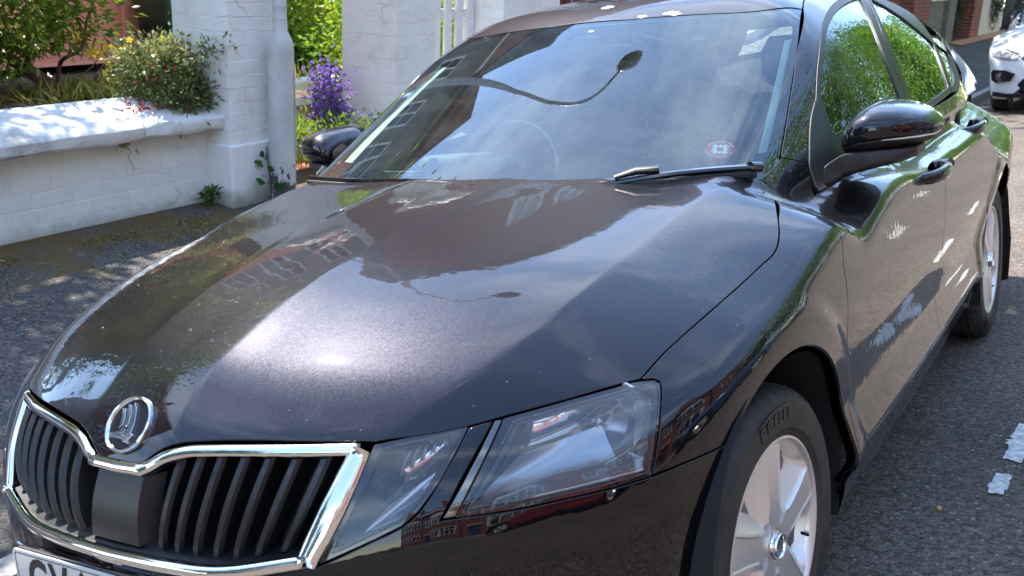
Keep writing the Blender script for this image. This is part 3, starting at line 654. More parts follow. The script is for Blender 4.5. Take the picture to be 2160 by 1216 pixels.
for k in range(5):
    mb = MB(); a = at_px(FB, (838+k*23, 1012-k*17), .016); b = at_px(FB, (858+k*23, 960-k*17), .020); mb.tube([a, (a+b)/2+np.array((-.004, 0, 0)), b], .0026, 6); both(mb, 'lens_rib', M['lampgrey2'], L2, True)
# --- grille
def strip(name, P, wv, hgt, m, par, F=FB, lift=.0, n=9, widths=None, nrm=None):
    """convex bright bar along 3-D points P; wv half width"""
    P = np.array(P, float); N_ = grad(F, P) if nrm is None else np.array(nrm); tg = np.gradient(P, axis=0); tg /= np.linalg.norm(tg, axis=1, keepdims=True); B = np.cross(N_, tg)
    V = []; 
    for i in range(len(P)):
        wd = widths[i] if widths is not None else wv
        for k in range(n):
            a = pi*k/(n-1); V.append(P[i]+B[i]*wd*cos(a)+N_[i]*(hgt*sin(a)**.8+lift))
        V.append(P[i]-B[i]*wd-N_[i]*.012); V.append(P[i]+B[i]*wd-N_[i]*.012)
    k = n+2; f = [(i*k+j, i*k+(j+1) % k, (i+1)*k+(j+1) % k, (i+1)*k+j) for i in range(len(P)-1) for j in range(k)]
    f += [tuple(range(k)), tuple(range((len(P)-1)*k+k-1, (len(P)-1)*k-1, -1))]
    return mobj(name, V, f, m, par, smooth=True)
gr = bpy.data.objects.new('grille', None); link(gr, car)
top3 = px(FB, [(303, 990), (325, 979), (347, 966), (395, 954), (450, 952), (560, 952), (660, 952), (762, 949)])
tc_ = crv(top3, .012); x0_ = tc_[0]
cl = [np.array((x0_[0]*t, plan(0)+fz(x0_[2]-.002*(1-abs(t))), x0_[2]-.002*(1-abs(t)))) for t in np.linspace(-1, 1, 9)]
full = [p*[-1, 1, 1] for p in tc_[::-1]][:-1]+cl+tc_[1:]
strip('grille_top_bar', full, .0105, .008, M['chrome'], gr)
sidep = px(FB, [(762, 949), (700, 1078), (645, 1190)]); sc_ = crv(sidep, .015); wds = [.017+.004*sin(pi*i/(len(sc_)-1)) for i in range(len(sc_))]
a = strip('grille_side_bar', sc_, .019, .010, M['chrome'], gr, widths=wds)
strip('grille_side_bar', [p*[-1, 1, 1] for p in sc_], .019, .010, M['chrome'], gr, widths=wds)
lc = [p+np.array((0, 0, .012)) for p in low_curve]; lcf = [p*[-1, 1, 1] for p in lc]+lc[::-1][1:]
strip('grille_bottom_bar', lcf, .0115, .010, M['chrome'], gr)
# recessed back and lower ledge
FRf = FRONT
gout = [FRf.to2(p)[0] for p in full]+[FRf.to2(p)[0] for p in sc_]+[FRf.to2(p)[0] for p in lcf[::-1]]+[FRf.to2(p*[-1, 1, 1])[0] for p in sc_[::-1]]
panel('grille_back', FB, FRf, gout, M['dark'], gr, h=.03, back=False, off=-.055, mirror=False, gap=.004)
def F_sh(k):
    return lambda p: FB(p)+k
ledge = MB(); LP = np.array(lcf); n = grad(FB, LP); a_ = LP-n*.002+np.array((0, 0, .008)); b_ = LP-n*.060+np.array((0, 0, .034)); m_ = len(LP)
ledge.add(list(a_)+list(b_), [(i, i+1, m_+i+1, m_+i) for i in range(m_-1)]); ledge.build('grille_ledge', M['black'], gr, smooth=True)
# vertical bars
tz = lambda x: np.interp(x, [p[0] for p in tc_], [p[2] for p in tc_]); lzx = sorted([(p[0], p[2]) for p in lc]); lz = lambda x: np.interp(x, [a for a, b in lzx], [b for a, b in lzx])
tops = px(FB, [(372, 975), (418, 972), (465, 971), (518, 972), (573, 973), (632, 974), (694, 975)])[:, 0]
bots = px(FB, [(322, 1160), (356, 1168), (396, 1178), (440, 1186), (484, 1192), (533, 1188), (592, 1170)])[:, 0]
for s in (1, -1):
    for k in range(7):
        xt, xbm = tops[k], bots[k]; z1 = tz(xt)-.010; z0 = lz(xbm)+.014; V = []; f = []; nz = 9
        for i in range(nz):
            t = i/(nz-1); z = z0+(z1-z0)*t; x = xbm+(xt-xbm)*t+.004*sin(pi*t); yy = plan(x)+fz(z); rec = .007+.018*(1-sin(pi*min(1, t*.93+.035))**.5)
            g = grad(FB, np.array((x, yy, z))); nx = np.array((g[0], g[1], 0)); nx /= np.linalg.norm(nx); tx = np.array((-nx[1], nx[0], 0))
            if tx[0] < 0: tx = -tx
            c = np.array((x, yy, z))-nx*rec; dv = np.array((-.18, 1, 0))
            for w_, d_ in ((-.0045, .0), (.0045, .0), (.0095, .007), (.012, .05), (-.012, .05), (-.0095, .007)): V.append((c+tx*w_+dv*d_)*[s, 1, 1])
        for i in range(nz-1):
            for j in range(6): q = (i*6+j, i*6+(j+1) % 6, (i+1)*6+(j+1) % 6, (i+1)*6+j); f.append(q if s == 1 else q[::-1])
        e = [tuple(range(5, -1, -1)), tuple((nz-1)*6+j for j in range(6))]; f += e if s == 1 else [q[::-1] for q in e]
        o = mobj('grille_bar', V, f, M['black'], gr); o.data.update()
# centre block
mb = MB(); V = []; 
zt = float(tz(.05))-.016; zb = float(lz(.0))+.022; nx_, nz_ = 9, 9
for iz in range(nz_):
    t = iz/(nz_-1); z = zb+(zt-zb)*t
    for ix in range(nx_):
        u = -1+2*ix/(nx_-1); x = u*(.080-.004*t); y = plan(abs(x))+fz(z)+.012+.035*(abs(u) > .93)-.004*sin(pi*t)
        V.append((x, y, z))
f = [(j*nx_+i, j*nx_+i+1, (j+1)*nx_+i+1, (j+1)*nx_+i) for j in range(nz_-1) for i in range(nx_-1)]
V2 = [(x, y+.05, z) for x, y, z in V]; 
f += [(i, i+nx_*nz_, i+1+nx_*nz_, i+1) for i in range(nx_-1)]+[((nz_-1)*nx_+i+1, (nz_-1)*nx_+i+1+nx_*nz_, (nz_-1)*nx_+i+nx_*nz_, (nz_-1)*nx_+i) for i in range(nx_-1)]
mobj('grille_centre_block', V+V2, f, M['black'], gr, smooth=True).data.set_sharp_from_angle(angle=radians(35))
# --- badge
M['darkchrome2'] = mat('dark_badge_chrome', (.07, .07, .075), .25, 1)  # darker chrome for the badge field, so the arrow stands out
def badge(p, nrm, R, par, tilt=0, name='badge', xh=(1, 0, 0)):
    RM = place(p, basis(nrm, xh)); e = bpy.data.objects.new(name, None); link(e, par)
    mb = MB(); mb.lathe([(R*.85, .001), (R*.88, .0050), (R*.93, .0068), (R*.98, .0050), (R, .000), (R, -.003)], 56, RM); mb.build('badge_ring', M['chrome'], e, True)
    mb = MB(); mb.lathe([(0, .0012), (R*.82, .0008)], 40, RM); mb.build('badge_field', M['darkchrome2'], e, True)
    mb = MB(); q = lambda *a: [(x*R, y*R) for x, y in a]
    ext_poly(mb, q((.10, -.62), (.34, -.62), (.34, -.50), (.46, -.36), (.36, -.30), (.34, -.30), (.30, .10), (.14, .55), (-.06, .74), (.00, .40), (.06, .05), (.10, -.30), (.02, -.30)), .004, RM @ Matrix.Translation((0, 0, .001)))
    ext_poly(mb, q((-.02, -.34), (.04, .0), (-.02, .34), (-.16, .62), (-.34, .66), (-.22, .40), (-.16, .1), (-.16, -.1), (-.24, -.34)), .0038, RM @ Matrix.Translation((0, 0, .001)))
    ext_poly(mb, q((-.22, -.05), (-.26, .25), (-.40, .48), (-.56, .48), (-.42, .25), (-.36, .0), (-.34, -.2)), .0034, RM @ Matrix.Translation((0, 0, .001)))
    ext_poly(mb, q((-.70, -.40), (-.30, -.30), (.0, -.40), (.10, -.46), (.10, -.54), (-.30, -.50), (-.62, -.52)), .0036, RM @ Matrix.Translation((0, 0, .001)))
    mb.build('winged_arrow', M['chrome'], e, True, bevel=R*.012)
    mb = MB(); mb.lathe([(0, .0062), (R*.05, .0058), (R*.06, .004)], 16, RM @ Matrix.Translation((-.02*R, -.14*R, 0))); mb.build('arrow_eye', M['gloss_black'], e, True)
    return e
bp = px(FU, [(273, 896)])[0]; bp[0] = 0; bn = grad(FU, bp); badge(bp+bn*.001, bn, .052, car)
# --- number plate
pl = bpy.data.objects.new('number_plate', None); link(pl, car)
PM = Matrix.Translation((0, -.881, .452)) @ Matrix.Rotation(radians(90), 4, 'X')
def rrect(w_, h_, r, n=5):
    return [(sx*(w_/2-r)+r*cos(a), sy*(h_/2-r)+r*sin(a)) for sx, sy, a0 in ((1, 1, 0), (-1, 1, 90), (-1, -1, 180), (1, -1, 270)) for a in [radians(a0+90*k/n) for k in range(n+1)]]
mb = MB(); ext_poly(mb, rrect(.52, .111, .008), .004, PM); mb.build('plate_panel', M['plate'], pl)
mb = MB(); ext_poly(mb, rrect(.534, .125, .01), .010, PM @ Matrix.Translation((0, 0, -.0115))); mb.build('plate_holder', M['gloss_black'], pl)
mb = MB(); o_, i_ = rrect(.509, .100, .006), rrect(.5055, .0965, .005); mm = len(o_)
mb.add([tuple(PM @ Vector((x, y, .0046))) for x, y in o_+i_], [(k, (k+1) % mm, (k+1) % mm+mm, k+mm) for k in range(mm)]); mb.build('plate_border', M['letters'], pl)
for ch, xx in (('G', -.192), ('V', -.131), ('6', -.070)): text_obj('plate_character', ch, .112, PM @ Matrix.Translation((xx, .0, .0048)), M['letters'], pl, sx=.72, bold=.0025)
# --- wheels
def tread_tyre(par, mir_=1, R=.316, W_=.205):
    hw = W_/2; prof = []
    prof += [(.205, -hw+.022), (.214, -hw+.010), (.225, -hw+.007), (.232, -hw+.0035), (.233, -hw+.002), (.250, -hw+.0005), (.275, -hw+.001), (.283, -hw+.002), (.284, -hw+.0035), (.292, -hw+.006), (.304, -hw+.015), (.311, -hw+.027), (.3145, -hw+.038)]
    for a, b in ((-.052, -.044), (-.022, -.014), (.014, .022), (.044, .052)): prof += [(.3155, a-.001), (.309, a), (.309, b), (.3158, b+.001)]
    prof += [(.3145, hw-.038), (.311, hw-.027), (.304, hw-.015), (.292, hw-.006), (.284, hw-.0035), (.283, hw-.002), (.275, hw-.001), (.250, hw-.0005), (.233, hw-.002), (.232, hw-.0035), (.225, hw-.007), (.214, hw-.010), (.205, hw-.022)]
    mb = MB(); n = 144; m = len(prof)
    for k in range(n):
        a = 2*pi*k/n
        for i, (r, h) in enumerate(prof):
            sh = abs(h) > .056 and r > .300; rr = r-(.006 if sh and k % 3 == 0 else 0)
            zz = rr*sin(a); mb.v.append((h, rr*cos(a), max(zz, -.3125)))
    mb.f += [(k*m+i, k*m+i+1, ((k+1) % n)*m+i+1, ((k+1) % n)*m+i) for k in range(n) for i in range(m-1)]; mb.m = [0]*len(mb.f)
    return mb.build('tyre', M['tyre'], par, smooth=True)
def wheel(loc, rz, par=car, left=True, rot=0., letters=False, detail=True):
    e = bpy.data.objects.new('wheel', None); e.location = loc; e.rotation_euler = (0, 0, rz); link(e, par)
    tread_tyre(e)
    # rim: face relief sampled as radius/angle with five openings
    rim = MB(); rim.lathe([(.205, .080), (.214, .088), (.2175, .0915), (.2165, .094), (.2115, .0945), (.206, .090), (.200, .075), (.196, .03), (.190, -.04), (.203, -.085), (.2165, -.09)], 90, axis='x'); rim.build('rim_barrel', M['alloy'], e, True)
    n_ = 5; th_ = lambda k: rot+2*pi*k/n_
    ns = []; polys = []
    def hgt(Pp):
        r = np.hypot(Pp[:, 0], Pp[:, 1]); ang = np.arctan2(Pp[:, 1], Pp[:, 0])-rot; k = np.round(ang/(2*pi/n_)); da = ang-k*2*pi/n_
        t = r*np.sin(da); w_ = np.interp(r, [.04, .08, .14, .205], [.034, .027, .029, .037])
        base = np.interp(r, [0, .035, .07, .10, .16, .200, .206], [.090, .090, .091, .091, .090, .088, .087])
        side = np.maximum(np.abs(t)-w_, 0); h = base-np.minimum(side*.75, .036)*np.clip((r-.052)/.03, 0, 1)*np.clip((.2055-r)/.016, 0, 1)
        h += .0028*(1-np.clip(np.abs(np.abs(t)-w_)/.004, 0, 1))*np.clip((r-.06)/.03, 0, 1)
        h -= .006*np.clip((.0335-r)/.001, 0, 1)
        for j in range(5):
            a2 = rot+pi/5+2*pi*j/5; d = np.hypot(Pp[:, 0]-.056*cos(a2), Pp[:, 1]-.056*sin(a2)); h -= .022*np.clip((.0140-d)/.0035, 0, 1)
        return h
    disc = [(.2062*cos(a), .2062*sin(a)) for a in np.linspace(0, 2*pi, 120, endpoint=False)]
    loops = [disc]
    for k in range(n_):
        a = rot+pi/5+2*pi*k/5; c, s = cos(a), sin(a)
        H = crv([(.108, 0.0), (.130, .010), (.166, .031), (.182, .034), (.1895, .024), (.191, 0.0), (.1895, -.024), (.182, -.034), (.166, -.031), (.130, -.010)], .008, closed=True)
        loops.append([(p[0]*c-p[1]*s, p[0]*s+p[1]*c) for p in H])
    bolt = []
    pts = []; edges = []; k0 = 0
    for Lp in loops: pts += list(Lp); edges += [(k0+i, k0+(i+1) % len(Lp)) for i in range(len(Lp))]; k0 += len(Lp)
    G = np.stack(np.meshgrid(np.arange(-.21, .21, .0045), np.arange(-.21, .21, .0045)), -1).reshape(-1, 2)
    G = G[(np.hypot(G[:, 0], G[:, 1]) < .203)]
    for Lp in loops[1:]: G = G[~inside(np.array(Lp), G)]; G = G[seg_dist(np.array(Lp), G) > .002]
    kl = []
    for k in range(n_):
        a = rot+2*pi*k/n_
        for sg in (1, -1):
            for off2 in (-.004, 0, .004):
                for r in np.arange(.066, .203, .004):
                    w1 = np.interp(r, [.04, .08, .14, .205], [.034, .027, .029, .037])+off2; kl.append((r*cos(a)-sg*w1*sin(a), r*sin(a)+sg*w1*cos(a)))
        for rr in (.0105, .0140, .0172):
            for q in np.linspace(0, 2*pi, 16, endpoint=False): a2 = a+pi/5; kl.append((.056*cos(a2)+rr*cos(q), .056*sin(a2)+rr*sin(q)))
    kl = np.array(kl); kl = kl[np.hypot(kl[:, 0], kl[:, 1]) < .203]
    for Lp in loops[1:]: kl = kl[~inside(np.array(Lp), kl)]; kl = kl[seg_dist(np.array(Lp), kl) > .0015]
    d2 = ((G[:, None, :]-kl[None])**2).sum(2).min(1); G = G[d2 > .0026**2]
    allp = np.concatenate([np.array(pts), G, kl])
    vo, _, fo, *_r2 = geometry.delaunay_2d_cdt([Vector(p) for p in allp], edges, [], 0, 1e-7)
    vo = np.array([tuple(v) for v in vo]); fo = np.array([tuple(f) for f in fo if len(f) == 3]); cen = vo[fo].mean(1); keep = np.hypot(cen[:, 0], cen[:, 1]) < .2062
    for Lp in loops[1:]: keep &= ~inside(np.array(Lp), cen)
    fo = fo[keep]; hh_ = hgt(vo); V = [(h, a, b) for (a, b), h in zip(vo, hh_)]
    a, b, c = vo[fo[:, 0]], vo[fo[:, 1]], vo[fo[:, 2]]; cr2 = (b[:, 0]-a[:, 0])*(c[:, 1]-a[:, 1])-(b[:, 1]-a[:, 1])*(c[:, 0]-a[:, 0]); fo[cr2 < 0] = fo[cr2 < 0][:, ::-1]
    f = [tuple(q) for q in fo]
    for Lp in loops[1:]:
        Lp = np.array(Lp); h1 = hgt(Lp); m = len(Lp); b0 = len(V); c0 = Lp.mean(0); inn = c0+(Lp-c0)*1.06
        V += [(h, p[0], p[1]) for p, h in zip(Lp, h1)]+[(h-.035, p[0], p[1]) for p, h in zip(inn, h1)]
        f += [(b0+i, b0+(i+1) % m, b0+m+(i+1) % m, b0+m+i) for i in range(m)]
    o = mobj('rim_face', V, f, M['alloy'], e, smooth=True); o.data.set_sharp_from_angle(angle=radians(30))
    mb = MB(); mb.lathe([(0, .096), (.024, .0955), (.029, .094), (.0305, .090), (.0305, .080)], 32, axis='x'); mb.build('hub_cap', M['chrome'], e, True)
    badge((.0962, 0, 0), (1, 0, 0), .026, e, name='hub_badge', xh=(0, 1, 0))
    mb = MB(); mb.lathe([(.05, .035), (.138, .035), (.138, .012), (.05, .012)], 48, axis='x', closed=True); mb.lathe([(0, .045), (.075, .043), (.08, .0)], 32, axis='x'); mb.build('brake_disc', M['disc'], e, True)
    mb = MB(); mb.box((-.02, .07, -.05), (.055, .155, .06)); mb.build('brake_caliper', M['liner'], e, bevel=.01)
    if letters:
        for k, a0 in ((0, 91), (1, -89)):
            # brand lettering moulded on the wall, long first letter reaching over the rest
            st = 'PIRELLI'; aa = np.array([0, 7.6, 11.6, 18.4, 25.0, 31.2, 37.2])*.74
            for i, ch in enumerate(st):
                th0 = radians(a0+14-aa[i]); r0 = .262
                # outward-facing plane: x axis of text along tangent (clockwise seen from outside), y radial
                tx = Vector((0, sin(th0), -cos(th0))); ry = Vector((0, cos(th0), sin(th0)))
                tx = Vector((0, 1, 0))*sin(th0)+Vector((0, 0, 1))*(-cos(th0))
                R_ = Matrix((tx, ry, tx.cross(ry))).transposed().to_4x4()
                big = i == 0
                text_obj('tyre_letter', ch, (.030 if not big else .036), Matrix.Translation(Vector((.1030, r0*cos(th0), r0*sin(th0)))) @ R_, M['tyretext'], e, ext=.0008, sx=1.15, bold=.0010)
            bar = MB(); pts2 = [radians(a0+16-t) for t in np.linspace(0, 31, 16)]
            v = [(.1036, r*cos(a), r*sin(a)) for a in pts2 for r in (.2805, .2850)]+[(.1015, r*cos(a), r*sin(a)) for a in pts2 for r in (.2805, .2850)]
            bar.add(v, [(2*i, 2*i+2, 2*i+3, 2*i+1) for i in range(15)]+[(2*i+1, 2*i+3, 2*i+35, 2*i+33) for i in range(15)]+[(2*i, 2*i+32, 2*i+34, 2*i+2) for i in range(15)]); bar.build('letter_bar', M['tyretext'], e)
    mb = MB(); a0 = rot+pi/5*1.0+2*pi*3/5; mb.tube([(.070, .197*cos(a0), .197*sin(a0)), (.088, .188*cos(a0), .188*sin(a0))], .0035, 8); mb.build('valve', M['rubber'], e, True)
    return e
def copy_tree(o, parent=None):
    c = o.copy(); SC.collection.objects.link(c); c.parent = parent
    for ch in list(o.children): copy_tree(ch, c)
    return c
STEER = radians(-4.1)
w1 = wheel((.7655, 0, .3125), STEER, rot=radians(90), letters=True)
w2 = copy_tree(w1, car); w2.location = (.762, 2.686, .3125); w2.rotation_euler = (radians(0), 0, 0)
for ch in w2.children:
    ch.rotation_euler = (radians(-29), 0, 0)
w3 = copy_tree(w1, car); w3.location = (-.7655, 0, .3125); w3.rotation_euler = (0, 0, pi+STEER)
w4 = copy_tree(w2, car); w4.location = (-.762, 2.686, .3125); w4.rotation_euler = (0, 0, pi)
# arch liners, underbody
for yc, zc0, R in ((0, .334, .386), (2.686, .33, .383)):
    for s in (1, -1):
        mb = MB(); n = 30; V = []
        for k in range(n+1):
            a = radians(-18+216*k/n); 
            for x in (.875, .55): V.append((s*x, yc+R*cos(a), zc0+R*sin(a)))
        mb.add(V, [(2*i, 2*i+1, 2*i+3, 2*i+2) for i in range(n)]); c = len(mb.v); ring = [(s*.55, yc+R*cos(radians(-18+216*k/n)), zc0+R*sin(radians(-18+216*k/n))) for k in range(n+1)]
        mb.add(ring+[(s*.55, yc, .2)], [(i, i+1, n+1) for i in range(n)]); mb.build('wheel_arch_liner', M['liner'], car, True)
# arch return flange (painted lip turned inwards)
for (c, R, a0, a1) in (((0, .334), .3725, -6, 198), ((2.686, .33), .3695, -6, 186)):
    for s in (1, -1):
        V = []; n = 60
        ab = [SIDE.to2(np.array((.9, c[0]+(R+.001)*cos(radians(a0+(a1-a0)*i/n)), c[1]+(R+.001)*sin(radians(a0+(a1-a0)*i/n)))))[0] for i in range(n+1)]
        q = SIDE.hit(ab, FB)[0]
        for p in q:
            rd_ = np.array((0, p[1]-c[0], p[2]-c[1])); rd_ /= np.linalg.norm(rd_)
            for dx, dr in ((-.0015, .0015), (-.004, -.001), (-.010, -.0015), (-.028, .003)): V.append((p+np.array((dx, 0, 0))+rd_*dr)*[s, 1, 1])
        mb = MB(); mb.add(V, [(4*i+j, 4*i+j+1, 4*i+5+j, 4*i+4+j) for i in range(n) for j in range(3)]); mb.build('wheel_arch_lip', M['paint'], car, True)
mb = MB(); mb.box((-.74, -.55, .17), (.74, 3.4, .24)); mb.box((-.5, -.6, .24), (.5, .25, .7)); mb.box((-.36, -.70, .20), (.36, -.55, .5)); mb.build('underbody', M['dark'], car)
# mud flap behind the rear wheel
mb = MB(); 
for s in (1, -1): mb.box((s*.72 if s > 0 else -.90, 3.04, .10), (.90 if s > 0 else -.72, 3.055, .42))
flp = mb
for s in (1, -1):
    mb = MB(); V = [(s*.70, 3.035, .44), (s*.875, 3.035, .46), (s*.885, 3.04, .33), (s*.875, 3.05, .15), (s*.72, 3.075, .10)]
    mb.add(V+[(x, y+.008, z) for x, y, z in V], [(0, 1, 2, 3, 4), (9, 8, 7, 6, 5)]+[(i, (i+1) % 5, (i+1) % 5+5, i+5) for i in range(5)]); mb.build('mud_flap', M['trim'], car)
# --- door handles
def handle(y, z):
    for s in (1, -1):
        p = SIDE.hit([SIDE.to2(np.array((.9, y, z)))[0]], FB)[0][0]; x = p[0]; e = bpy.data.objects.new('door_handle', None); link(e, car)
        mb = MB(); mb.tube([(s*(x-.010), y-.105, z-.006), (s*(x+.018), y-.085, z-.004), (s*(x+.036), y-.045, z), (s*(x+.040), y+.01, z+.002), (s*(x+.036), y+.06, z+.004), (s*(x+.016), y+.085, z+.005), (s*(x-.01), y+.10, z+.005)], [.012, .014, .015, .0155, .015, .015, .013], 12, flat=1.25); mb.build('handle_grip', M['paint'], e, True)
        mb = MB(); mb.tube([(s*(x-.01), y+.088, z+.006), (s*(x+.030), y+.098, z+.006), (s*(x+.030), y+.125, z+.007), (s*(x-.01), y+.135, z+.006)], [.016, .0175, .0165, .013], 12); mb.build('lock_cover', M['paint'], e, True)
        mb = MB(); V = [(s*(x+.002-.35*max(0, .0)), y+.062*cos(a), z+.028*sin(a)) for a in np.linspace(0, 2*pi, 20, endpoint=False)]; mb.add(V+[(s*(x-.012), y, z)], [(i, (i+1) % 20, 20) for i in range(20)]); mb.build('handle_recess', M['gloss_black'], e, True)
handle(1.262, .868); handle(2.19, .895)
# --- door mirrors
def mirror_unit(s):
    e = bpy.data.objects.new('door_mirror', None); link(e, car)
    # stations across the car: x, y front, y back, z low, z high (shell of flattened ovals)
    st = [(.800, .800, .880, 1.000, 1.030), (.804, .735, .885, .985, 1.050), (.820, .700, .890, .978, 1.078), (.850, .690, .893, .978, 1.100), (.900, .700, .893, .986, 1.102), (.950, .728, .890, .996, 1.090), (.985, .772, .885, 1.006, 1.072), (1.004, .822, .880, 1.018, 1.052), (1.009, .865, .876, 1.028, 1.042)]
    xs = np.array([q[0] for q in st]); yf = Sp(*[(q[0], q[1]) for q in st]); yb = Sp(*[(q[0], q[2]) for q in st]); zl = Sp(*[(q[0], q[3]) for q in st]); zh = Sp(*[(q[0], q[4]) for q in st])
    def shellpart(name, m, a0, a1, grow=0., nA=24, nX=30, zsp=None):
        V = []; 
        for i in range(nX+1):
            t = i/nX; x = xs[0]+(xs[-1]-xs[0])*(.5-.5*cos(pi*t)); cy, ry = float(yb(x)), float(yb(x)-yf(x)); cz, rz_ = float(zl(x)+zh(x))/2, float(zh(x)-zl(x))/2
            for k in range(nA+1):
                a = radians(a0+(a1-a0)*k/nA); ca, sa = cos(a), sin(a)
                V.append((s*(x), cy-ry*abs(ca)**.72*(1 if ca > 0 else -1)*1-grow*ca, cz+rz_*(abs(sa)**.72)*(1 if sa > 0 else -1)+grow*sa))
        f = [(i*(nA+1)+k, i*(nA+1)+k+1, (i+1)*(nA+1)+k+1, (i+1)*(nA+1)+k) for i in range(nX) for k in range(nA)]
        if s > 0: f = [q[::-1] for q in f]
        o = mobj(name, V, f, m, e, smooth=True); md = o.modifiers.new('thickness', 'SOLIDIFY'); md.thickness = .002; md.offset = -1; return o
    shellpart('mirror_cap', M['paint'], -12, 92)
    shellpart('mirror_lower_shell', M['gloss_black'] if False else M['trim'], -92, -14, -.002)
    # turn signal strip
    V = []; nX = 20
    for i in range(nX+1):
        t = i/nX; x = .90+.106*t; cy, ry = float(yb(x)), float(yb(x)-yf(x)); cz, rz_ = float(zl(x)+zh(x))/2, float(zh(x)-zl(x))/2
        for a in (-22+7*(1-t), -13.5):
            a = radians(a); V.append((s*(x+.0015*t), cy-ry*abs(cos(a))**.72-.0015, cz-rz_*abs(sin(a))**.72))
    f = [(2*i, 2*i+1, 2*i+3, 2*i+2) for i in range(nX)]; mobj('mirror_indicator', V, f if s > 0 else [q[::-1] for q in f], M['orange'], e, smooth=True)
    mb = MB(); gz = [(s*x, float(yb(x))-.004, z) for x in (.812, .99) for z in (float(zl(x))+.006, float(zh(x))-.006)]; mb.add([gz[0], gz[1], gz[3], gz[2]], [(0, 1, 2, 3)]); mb.build('mirror_glass', M['reflector'], e)
    mb = MB(); V = []
    prof = [(.790, .600, .780, .925, .975), (.800, .620, .800, .928, .985), (.815, .660, .850, .940, .995), (.860, .700, .868, .950, .998), (.920, .730, .875, .962, .999), (.965, .770, .875, .975, 1.0)]
    for x, y0, y1, z0, z1 in prof: V += [(s*x, y0, z0+.012), (s*x, y0+.006, z1), (s*x, y1, z1), (s*x, y1, z0), (s*x, y0+.02, z0)]
    f = [(5*i+j, 5*i+(j+1) % 5, 5*(i+1)+(j+1) % 5, 5*(i+1)+j) for i in range(5) for j in range(5)]+[(25, 26, 27, 28, 29), (4, 3, 2, 1, 0)]
    o = mobj('mirror_arm', V, f if s < 0 else [q[::-1] for q in f], M['trim'], e); md = o.modifiers.new('b', 'BEVEL'); md.width = .006; md.segments = 3; md.limit_method = 'NONE'
    for p in o.data.polygons: p.use_smooth = True
    o.data.set_sharp_from_angle(angle=radians(60))
for s in (1, -1): mirror_unit(s)
# mirror sail panel on the door corner
sail = crv(p2(DG, FU, [(1706, 350), (1706, 300), (1709, 253), (1718, 216)]))+crv(p2(DG, FU, [(1732, 216), (1745, 253), (1753, 289), (1757, 330), (1774, 373)]))+crv(p2(DG, FU, [(1774, 377), (1745, 395), (1717, 412)]))[:-1]
panel('mirror_sail', FU, DG, sail, M['trim'], car, h=.02, off=.005, gap=0)
# --- wipers
def wiper(P, m=M['black']):
    e = bpy.data.objects.new('wiper', None); link(e, car); return e
def on_ws(pt, lift=0): p = px(FC, [pt])[0]; n = grad(FC, p); return p+n*lift
e = wiper(0)
A_ = on_ws((1588, 364), .020); B_2 = on_ws((1400, 386), .020); C_ = on_ws((1240, 402), .018); C_[2] -= .01
mb = MB(); mb.tube(crv([A_+np.array((.004, 0, 0)), (A_+B_2)/2+np.array((0, 0, .002)), B_2, C_], .03), [.010]*len(crv([A_, (A_+B_2)/2, B_2, C_], .03)), 8, flat=.8); mb.build('wiper_arm', M['gloss_black'], e, True)
mb = MB(); off_ = np.array((0, -.012, -.014)); ps = crv([A_+off_, (A_+B_2)/2+off_, B_2+off_, on_ws((1262, 398), .008)], .03); mb.tube(ps, [.006]*len(ps), 8, flat=1.5); mb.build('wiper_blade', M['rubber'], e, True)
mb = MB(); mb.tube([on_ws((1300, 393), .024), on_ws((1345, 384), .030), on_ws((1393, 379), .028)], [.009, .015, .016], 10, flat=.6); mb.build('wiper_bridge', M['trim'], e, True)
mb = MB(); a = on_ws((1572, 365), .021); mb.tube([a, A_+(A_-a)*.35], .0125, 10); mb.build('wiper_tip_cap', M['gloss_black'], e, True)
e = wiper(0); pts = [(-.62, .42), (-.42, .35), (-.2, .31), (-.02, .29)]
ps = []
for x, y in pts: z = float(brk) if False else None; p = WF.hit([WF.to2(np.array((x, y, .975)))[0]], FC)[0][0]; ps.append(p+grad(FC, p)*.016-np.array((0, 0, .006)))
mb = MB(); q = crv(ps, .03); mb.tube(q, [.008]*len(q), 8); mb.build('wiper_arm', M['gloss_black'], e, True)
mb = MB(); q = crv([p+np.array((0, -.008, -.010)) for p in ps], .03); mb.tube(q, [.006]*len(q), 8); mb.build('wiper_blade', M['rubber'], e, True)
# scuttle panel below the screen
mb = MB(); V = []
for i in range(31):
    x = -.70+1.4*i/30; V += [(x, .24+.28*x*x, .955-.05*x*x), (x, .31+.32*x*x, .958-.03*x*x)]
mb.add(V, [(2*i, 2*i+2, 2*i+3, 2*i+1) for i in range(30)]); mb.build('scuttle_panel', M['black'], car, True)
# --- windscreen stickers
e = bpy.data.objects.new('club_sticker', None); link(e, car)
def ring_on_ws(c, ax, ay, u0, v0, m, name, par, lift):
    pass
sp0 = px(FC, [(1519, 312)])[0]; sn = grad(FC, sp0); SM = place(sp0-sn*.0050, basis(sn, (1, 0.22, 0)))
mb = MB(); mb.add([tuple(SM @ Vector((.0365*cos(a), .0365*sin(a), 0))) for a in np.linspace(0, 2*pi, 48, endpoint=False)], [tuple(range(48))]); mb.build('sticker_disc', M['sticker_red'], e)
mb = MB(); c0 = SM @ Matrix.Translation((0, 0, .0006))
def rc_(x0, y0, x1, y1): mb.add([tuple(c0 @ Vector(p)) for p in ((x0, y0, 0), (x1, y0, 0), (x1, y1, 0), (x0, y1, 0))], [(0, 1, 2, 3)])
w_ = .0145; t_ = .0062
rc_(-w_, w_-t_, w_, w_); rc_(-w_, -w_, w_, -w_+t_); rc_(-w_, -w_+t_, -w_+t_, w_-t_); rc_(w_-t_, -w_+t_, w_, w_-t_)
